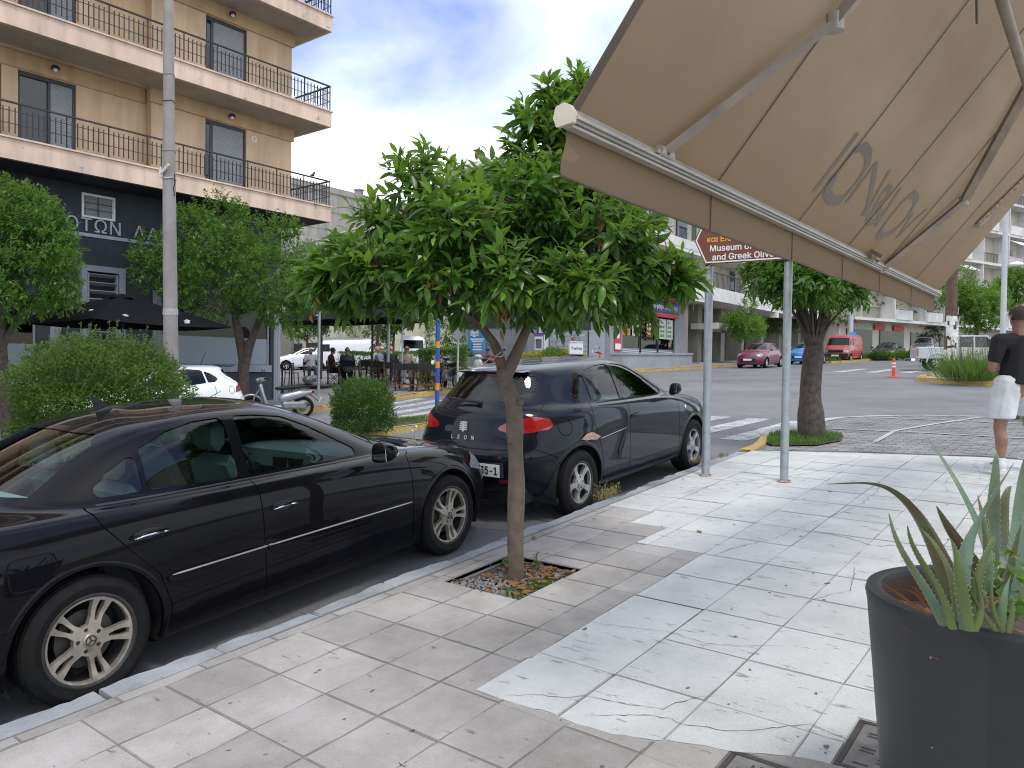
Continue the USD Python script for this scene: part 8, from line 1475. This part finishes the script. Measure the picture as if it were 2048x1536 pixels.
def table(px, py, lb, r=.38, h=.74, sq=False):
    t = thing('cafe_table', lb, 'table', spot_(px, py)); put(t, 'table_top', bbox(-r, r, -r, r, h-.03, h, .008) if sq else lathe([(.0001, h-.03), (r, h-.03), (r, h), (.0001, h)], 24), 'table_dark', 30)
    if sq:
        for x in (-1, 1):
            for y in (-1, 1): put(t, 'leg', box(x*r*.88-.02, x*r*.88+.02, y*r*.88-.02, y*r*.88+.02, 0, h-.03), 'metal_black', False)
    else: put(t, 'column', tube([(0, 0, .02), (0, 0, h-.03)], .03, 10), 'metal_black', True); put(t, 'foot', lathe([(.22, 0), (.2, .02), (.03, .03)], 18), 'metal_black', 30)
    return t
tb = table(826, 778, 'dark table in front of the blonde woman', .36, .74, True); table(757, 768, 'dark table between the group of elderly people', .36, .74, True); table(680, 768, 'dark table between the man in grey and the person in maroon', .36, .74, True); table(560, 790, 'black high table near the silver scooter', .30, 1.02, True); table(18, 830, 'black cafe table at the left edge behind the black saloon', .35, .74, True)
for (px, py, lb) in ((533, 792, 'left black metal bar stool by the high table'), (583, 790, 'right black metal bar stool by the high table'), (8, 840, 'black metal chair at the left edge behind the black saloon')):
    t = thing('bar_stool', lb, 'stool', spot_(px, py), .5); hs = .74 if px > 100 else .45; put(t, 'seat', bbox(-.18, .18, -.18, .18, hs-.03, hs, .008), 'metal_black', False)
    for x in (-1, 1):
        for y in (-1, 1): put(t, 'leg', bar((x*.2, y*.2, 0), (x*.15, y*.15, hs-.02), .028), 'metal_black', False)
    put(t, 'foot_ring', cat(*[bar((x0, y0, .28), (x1, y1, .28), .02) for x0, y0, x1, y1 in ((-.19, -.19, .19, -.19), (.19, -.19, .19, .19), (.19, .19, -.19, .19), (-.19, .19, -.19, -.19))]), 'metal_black', False); put(t, 'backrest', cat(*[bar((-.16, y, hs), (-.2, y, hs+.3), .02) for y in (-.15, 0, .15)], bar((-.2, -.17, hs+.3), (-.2, .17, hs+.3), .04, .03)), 'metal_black', False)
for lb, dx, h, mt in (('small green bottle standing on the table of the blonde woman', .12, .24, 'leaf_pale'), ('white coffee cup on the table of the blonde woman', -.12, .09, 'lamp_white')):
    o = np.array(spot_(826, 778))+[dx, 0, .74]; t = thing('bottle' if h > .1 else 'cup', lb, 'bottle' if h > .1 else 'cup', o); put(t, 'body', lathe([(.0001, 0), (.035, 0), (.037, h*.6), (.015, h*.8), (.014, h)] if h > .1 else [(.0001, 0), (.03, 0), (.045, h), (.04, h), (.03, .01)], 14), pm('bottle_green', (.05, .35, .22), .2) if h > .1 else mt, 40); put(t, 'top', lathe([(.017, h), (.017, h+.02), (.0001, h+.02)], 10) if h > .1 else move(tube([(.045, 0, .03), (.07, 0, .05), (.045, 0, .075)], .006, 5), (0, 0, 0)), 'lamp_white', 30)
def parasol(loc, half, h0, h1, rz, lb):
    t = thing('parasol', lb, 'parasol', loc, rz); n = 9; V, F = [], []
    for k in range(4):
        a = math.pi/2*k; ca, sa = math.cos(a), math.sin(a); o = len(V)
        for i in range(n):
            u = i/(n-1)
            for j in range(n):
                v = (j/(n-1)*2-1)*u; x, y = half*u, half*v; z = h1-(h1-h0)*u**1.12-.10*u*(1-(v/max(u, .01))**2)*.6; V.append((x*ca-y*sa, x*sa+y*ca, z))
        F += [f for i in range(n-1) for j in range(n-1) for f in ((o+i*n+j, o+(i+1)*n+j, o+(i+1)*n+j+1), (o+i*n+j, o+(i+1)*n+j+1, o+i*n+j+1))]
    put(t, 'canopy', (np.array(V), np.array(F)), 'parasol_black', 25); put(t, 'top_vent', lathe([(half*.2, h1-.06), (half*.1, h1+.01), (.0001, h1+.05)], 4), 'parasol_black', False); put(t, 'pole', tube([(0, 0, 0), (0, 0, h1)], .04, 10), 'metal_black', True); put(t, 'base', bbox(-.4, .4, -.4, .4, 0, .09, .02), 'table_dark', False)
    for k in range(8):
        a = math.pi/4*k+.0; l = half*(1.41 if k % 2 else 1.)*.97; put(t, 'rib', bar((.05*math.cos(a), .05*math.sin(a), h1-.10), (l*math.cos(a), l*math.sin(a), h0-.0-(.06 if not k % 2 else .0)-.02), .02), 'metal_black', False)
    for a, l in ((-2.6, .75), (-2.1, .9), (-1.2, .95)): put(t, 'spot_lamp', move(lathe([(.0001, 0), (.06, .0), (.07, .07), (.0001, .09)], 12), (l*half*math.cos(a), l*half*math.sin(a), h0+(h1-h0)*(1-l)+.0)), 'lamp_white', 30)
u0 = on_t(245, 660, 18.4); parasol((u0[0], 18.4, float(H(u0[0], 18.4))), 1.75, 2.30, 2.98, .12, 'black square cafe parasol between the left tree and the concrete pole')
for px, Y, lb in ((640, 27.5, 'dark parasol over the left end of the terrace'), (745, 27.0, 'dark parasol over the middle of the terrace')): c = at(px, 650, Y); parasol((c[0], c[1], float(H(c[0], c[1]))), 1.5, 2.35, 2.8, .3, lb)
# --- people
pm('skin', (.42, .23, .155), .5, .12, 9., subsurface_weight=.1, subsurface_scale=.01); pm('skin_tan', (.24, .13, .085), .5, .15, 9.); pm('hair_dark', (.032, .023, .017), .7, .3, 40.); pm('hair_white', (.5, .49, .47), .7, .2, 40.); pm('hair_blond', (.42, .32, .18), .7, .25, 40.); pm('eye_dark', (.015, .012, .01), .3)
for n_, c_ in dict(cloth_black=(.008, .008, .010), cloth_white=(.56, .57, .58), cloth_maroon=(.11, .025, .025), cloth_grey=(.10, .095, .105), cloth_blue=(.17, .24, .33), cloth_navy=(.012, .014, .025), cloth_cream=(.55, .48, .36), cloth_light=(.36, .38, .42), cloth_red=(.42, .02, .025), cloth_jean=(.03, .045, .08)).items(): pm(n_, c_, .85, .14, 5., bump=.002, bscale=35.)
def head_bits(t, c, f, r, hair, skin_, bald=.0, glasses=False):
    """hair, eyes, nose, mouth and ears of a head at c facing f"""
    f = np.asarray(f, float)*[1, 1, 0]; f /= np.linalg.norm(f); s = np.array([-f[1], f[0], 0]); z = np.array([0, 0, 1.]); P = lambda a, b, d: c+f*a*r+s*b*r+z*d*r
    sph = trimesh.creation.icosphere(subdivisions=3); v = np.asarray(sph.vertices)*[1.07, .94, 1.16]; v = v[:, 0:1]*f*r+v[:, 1:2]*s*r+v[:, 2:3]*z*r; m = trimesh.Trimesh(c+v+z*r*.06, sph.faces, process=False); rel = (np.asarray(m.triangles_center)-c)/r; fr = rel@f; keep = (rel[:, 2] > .42+.15*bald) | ((fr < -.05-.3*bald) & (rel[:, 2] > -.38)) | ((fr < .3) & (rel[:, 2] > .15)); m.update_faces(keep)
    m.vertices = np.asarray(m.vertices)+(meshkit.noise(np.asarray(m.vertices)*60)-.5)[:, None]*.004; put(t, 'hair', m, hair, True)
    put(t, 'nose', hull([P(.92, 0, .12), P(1.16, 0, -.18), P(.95, .14, -.25), P(.95, -.14, -.25), P(.9, 0, -.3)]), skin_, 60); put(t, 'mouth', hull([P(.90, .26, -.54), P(.90, -.26, -.54), P(.97, 0, -.50), P(.96, 0, -.60)]), 'red_wood', 60)
    for q in (-1, 1): put(t, 'eye', move(trimesh.creation.icosphere(subdivisions=1), P(.88, .33*q, .08), s=r*.11), 'eye_dark', True); put(t, 'ear', move(hull([(.02, 0, .05), (-.03, 0, .06), (-.04, .02*q, 0), (-.02, .02*q, -.05), (.02, 0, -.05), (.02, .01*q, .0)]), P(0, .86*q, -.05), rz=math.atan2(f[1], f[0]), s=r/.1*.75), skin_, 60)
    if glasses: put(t, 'sunglasses', cat(*[move(trimesh.creation.icosphere(subdivisions=2), P(.93, .36*q, .1), s=r*.25) for q in (-1, 1)], bar(P(.97, -.5, .14), P(.97, .5, .14), .01), *[bar(P(.9, .58*q, .12), P(0, .92*q, .1), .008) for q in (-1, 1)]), 'eye_dark', True)
def hand(w, d, n, sd):
    """palm, four fingers and a thumb from the wrist w along d, palm normal n"""
    d = d/np.linalg.norm(d); n = n-d*(n@d); n /= np.linalg.norm(n); s = np.cross(d, n); B = [((w, .024), (w+d*.045+s*.02, .021)), ((w, .024), (w+d*.045-s*.02, .021)), ((w+d*.045+s*.02, .021), (w+d*.08, .019)), ((w+d*.045-s*.02, .021), (w+d*.08, .019))]
    for k, (o, l) in enumerate(((.030, .070), (.010, .080), (-.010, .074), (-.029, .058))): a = w+d*.078+s*o; b = a+d*l*.45-n*.012; e_ = b+d*l*.30-n*.03; B += [((a, .0095), (b, .009)), ((b, .009), (e_, .0078))]
    a = w+d*.025+s*.03*sd; b = a+d*.03+s*.03*sd-n*.012; B += [((a, .013), (b, .011)), ((b, .011), (b+d*.028-n*.012+s*.006*sd, .009))]; return B
def seated(label, loc, az, top, legs, hair, skin_='skin', lean=0., turn=0., glasses=False, bald=0., arms=(.32, .30), scale=1.):
    t = thing('person', label, 'person', loc, math.radians(az)); hp = np.array([-.08, 0, .52]); ch = np.array([-.12+lean, 0, .98]); nk = ch+[.02+lean*.2, 0, .12]; hd = nk+[.05+lean*.15, 0, .16]; B = [((hp, (.15, .17, .12)), (ch, (.12, .17, .14))), ((ch, .09), (nk, .055)), ((nk, .055), (hd-[.0, 0, .05], .07)), ((hd+[-.015, 0, .03], (.105, .085, .10)), (hd+[.02, 0, -.07], (.075, .06, .06)))]; S, Tt = [((hp, (.16, .185, .12)), (ch+[0, 0, -.02], (.135, .185, .15))), ((ch+[0, 0, .02], (.12, .16, .12)), (nk-[0, 0, .05], .07))], []
    for s in (-1, 1):
        k = hp+[.46, s*.12, -.02]; an = k+[.02+.06*s, 0, -.42]; B += [((hp+[0, s*.09, 0], .09), (k, .06)), ((k, .058), (an, .038)), ((an, .04), (an+[.14, 0, -.04], .03))]; Tt += [((hp+[0, s*.08, 0], .115), (k, .078)), ((k, .076), (an+[0, 0, .04], .055))]
        sh = ch+[0, s*.19, .06]; el = sh+[.10+lean*.4, s*.06, -.27]; wr = el+[arms[0], -s*.12, arms[1]-.22]; B += [((sh, .055), (el, .042)), ((el, .04), (wr, .028))]+hand(wr, wr-el, np.array([0, 0, 1.]), -s); S += [((sh, .072), (sh+(el-sh)*.75, .058))]
    put(t, 'body', blob(B, .035, 6), skin_, True); put(t, 'shirt', blob(S, .045, 6), top, True); put(t, 'trousers', blob(Tt, .05, 6), legs, True); a = math.radians(turn); head_bits(t, hd, (math.cos(a), math.sin(a), 0), .098, hair, skin_, bald, glasses)
    for s in (-1, 1): k = hp+[.46, s*.12, -.02]; an = k+[.02+.06*s, 0, -.42]; put(t, 'shoe', hull([an+[dx, dy, dz] for dx in (-.06, .2) for dy in (-.04, .04) for dz in (-.09, -.03 if dx > 0 else .02)]), 'cloth_navy', 30)
    return t
for i, lb, top, legs, hair, kw in ((7, 'white haired man in a pale checked shirt seated at the far left of the terrace', 'cloth_light', 'cloth_jean', 'hair_white', dict(skin_='skin_tan', turn=30)), (6, 'seated person in maroon wearing a dark skirt and sunglasses', 'cloth_maroon', 'cloth_navy', 'hair_dark', dict(glasses=True, turn=40)), (5, 'man in a grey shirt seated with his back to us', 'cloth_grey', 'cloth_navy', 'hair_dark', {}), (10, 'elderly person with glasses bending over the table in a patterned shirt', 'cloth_light', 'cloth_grey', 'hair_blond', dict(lean=.14, glasses=True)), (11, 'bearded white haired man in a blue shirt seated facing us', 'cloth_blue', 'cloth_jean', 'hair_white', dict(turn=-30)), (12, 'person in a dark navy jacket seated with the back to us', 'cloth_navy', 'cloth_navy', 'hair_dark', {}), (9, 'blonde woman in a cream top with sunglasses leaning on the table', 'cloth_cream', 'cloth_light', 'hair_blond', dict(lean=.12, glasses=True))):
    loc, a = CH[i]; seated(lb, loc, a, top, legs, hair, **kw)
# delivery man at the lockers
c = at(1143, 735, 36.0); t = thing('person', 'man in a red shirt looking at his hands in front of the parcel locker', 'person', (c[0], c[1], float(H(c[0], c[1]))), math.radians(-50))
B, S, Tt = [], [], []; hp = np.array([0, 0, .95]); ch = np.array([.0, 0, 1.35]); nk = np.array([.02, 0, 1.50]); hd = np.array([.06, 0, 1.64]); B += [((hp, (.12, .16, .1)), (ch, (.11, .17, .12))), ((ch, .09), (nk, .055)), ((nk, .055), (hd-[0, 0, .05], .065)), ((hd+[-.015, 0, .03], (.105, .085, .10)), (hd+[.02, 0, -.07], (.075, .06, .06)))]; S += [((hp, (.14, .175, .1)), (ch, (.13, .185, .13))), ((ch, (.12, .16, .12)), (nk-[0, 0, .05], .07))]
for s in (-1, 1):
    sh = ch+[0, s*.19, .07]; el = sh+[.06, s*.05, -.29]; wr = el+[.24, -s*.12, .08]; B += [((sh, .055), (el, .042)), ((el, .04), (wr, .028))]+hand(wr, wr-el, np.array([0, 0, 1.]), -s); S += [((sh, .072), (sh+(el-sh)*.7, .06))]; k = hp+[.03, s*.1, -.45]; an = k+[-.02, 0, -.42]; B += [((hp+[0, s*.09, 0], .09), (k, .06)), ((k, .058), (an, .038)), ((an, .04), (an+[.14, 0, -.04], .03))]; Tt += [((hp+[0, s*.08, 0], .115), (k, .08)), ((k, .078), (an, .06))]; put(t, 'shoe', hull([an+[dx, dy, dz] for dx in (-.06, .2) for dy in (-.04, .04) for dz in (-.08, -.02)]), 'cloth_navy', 30)
put(t, 'body', blob(B, .035, 6), 'skin_tan', True); put(t, 'shirt', blob(S, .045, 6), 'cloth_red', True); put(t, 'trousers', blob(Tt, .05, 6), 'cloth_navy', True); head_bits(t, hd, (1, 0, 0), .098, 'hair_dark', 'skin_tan')
# the man walking away in the foreground
dm = 7.95; fo = on_g(2003, 940); O = np.array([fo[0], fo[1], float(H(fo[0], fo[1]))]); mn = thing('person', 'man in a black T-shirt and pale shorts walking away past the planter', 'person', O); J = lambda px, py, d=0.: at(px, py, dm+d)-O
hd, nk = J(2040, 633), J(2038, 663); hpL, hpR = J(2014, 774), J(2060, 775); shL, shR = J(1999, 683, .02), J(2090, 684, .02); ch_ = (shL+shR)/2; hc = (hpL+hpR)/2
elL, wrL = J(1985, 736, .02), J(2010, 738, .24); elR, wrR = J(2098, 748, .02), J(2090, 745, .25); knL, anL = J(1999, 856), J(2001, 925, -.02); knR, anR = J(2058, 848, .24), J(2070, 905, .16)
toL = anL+FW*.17-[0, 0, .055]; toR = anR+FW*.16-[0, 0, .05]; zup = np.array([0, 0, 1.])
B = [((hc, (.13, .14, .11)), (ch_-zup*.08, (.13, .15, .15))), ((ch_-zup*.02, .10), (nk, .062)), ((nk, .060), (hd-zup*.05, .07)), ((hd+zup*.025-FW*.01, (.088, .098, .105)), (hd-zup*.06+FW*.03, (.065, .07, .06)))]
for sh, el, wr, hp, kn, an, to, sd in ((shL, elL, wrL, hpL, knL, anL, toL, -1), (shR, elR, wrR, hpR, knR, anR, toR, 1)):
    md = (el+sh)/2; cf = kn+(an-kn)*.3-FW*.025; B += [((ch_-zup*.01, .08), (sh, .065)), ((sh, .065), (md, .052)), ((md, .052), (el, .041)), ((el, .041), (el+(wr-el)*.35, .043)), ((el+(wr-el)*.35, .043), (wr, .028)), ((hp, .09), (kn, .058)), ((kn, .056), (cf, .060)), ((cf, .060), (an, .036)), ((an, .038), (to, .03))]+hand(wr, wr-el, zup, sd)
put(mn, 'body', blob(B, .018, 8), 'skin_tan', True)
S = [((hc+zup*.05, (.165, .19, .035)), (ch_-zup*.10, (.165, .185, .16))), ((ch_-zup*.06, (.15, .17, .12)), (nk-zup*.075, (.085, .09, .05)))]+[((ch_, .10), (sh, .085)) for sh in (shL, shR)]+[((sh, .083), (sh+(el-sh)*.62, .070)) for sh, el in ((shL, elL), (shR, elR))]
m = blob(S, .02, 8); v = np.array(m.vertices); v += (meshkit.fbm(v*[7, 7, 4], 3, 2)-.5)[:, None]*.022*np.array([1, 1, .2]); m.vertices = v; put(mn, 'shirt', m, 'cloth_black', True)
S = [((hpL+zup*.06, (.13, .13, .07)), (hpR+zup*.06, (.13, .13, .07)))]+[((hp, .132), (hp+(kn-hp)*.74, (.128, .128, .02))) for hp, kn in ((hpL, knL), (hpR, knR))]; m = blob(S, .02, 4); v = np.array(m.vertices); v += (meshkit.fbm(v*[8, 8, 3.5], 3, 6)-.5)[:, None]*.05*np.array([1, 1, .2]); m.vertices = v; put(mn, 'shorts', m, 'cloth_white', True)
for an, to in ((anL, toL), (anR, toR)):
    put(mn, 'shoe', blob([((an-zup*.035-FW*.03, .042), (an+zup*.01, .046)), ((an-zup*.045-FW*.03, .04), (to-zup*.0, .040)), ((to, .040), (to+FW*.05, .034))], .02, 4), 'cloth_white', True); put(mn, 'shoe_sole', blob([((an-zup*.075-FW*.035, (.04, .04, .012)), (to-zup*.03+FW*.055, (.036, .036, .012)))], .02, 2), 'lamp_white', True); put(mn, 'sock', tube([an+zup*.005, an+zup*.05], [.044, .042], 12), 'cloth_white', True)
head_bits(mn, hd, FW, .104, 'hair_dark', 'skin_tan')
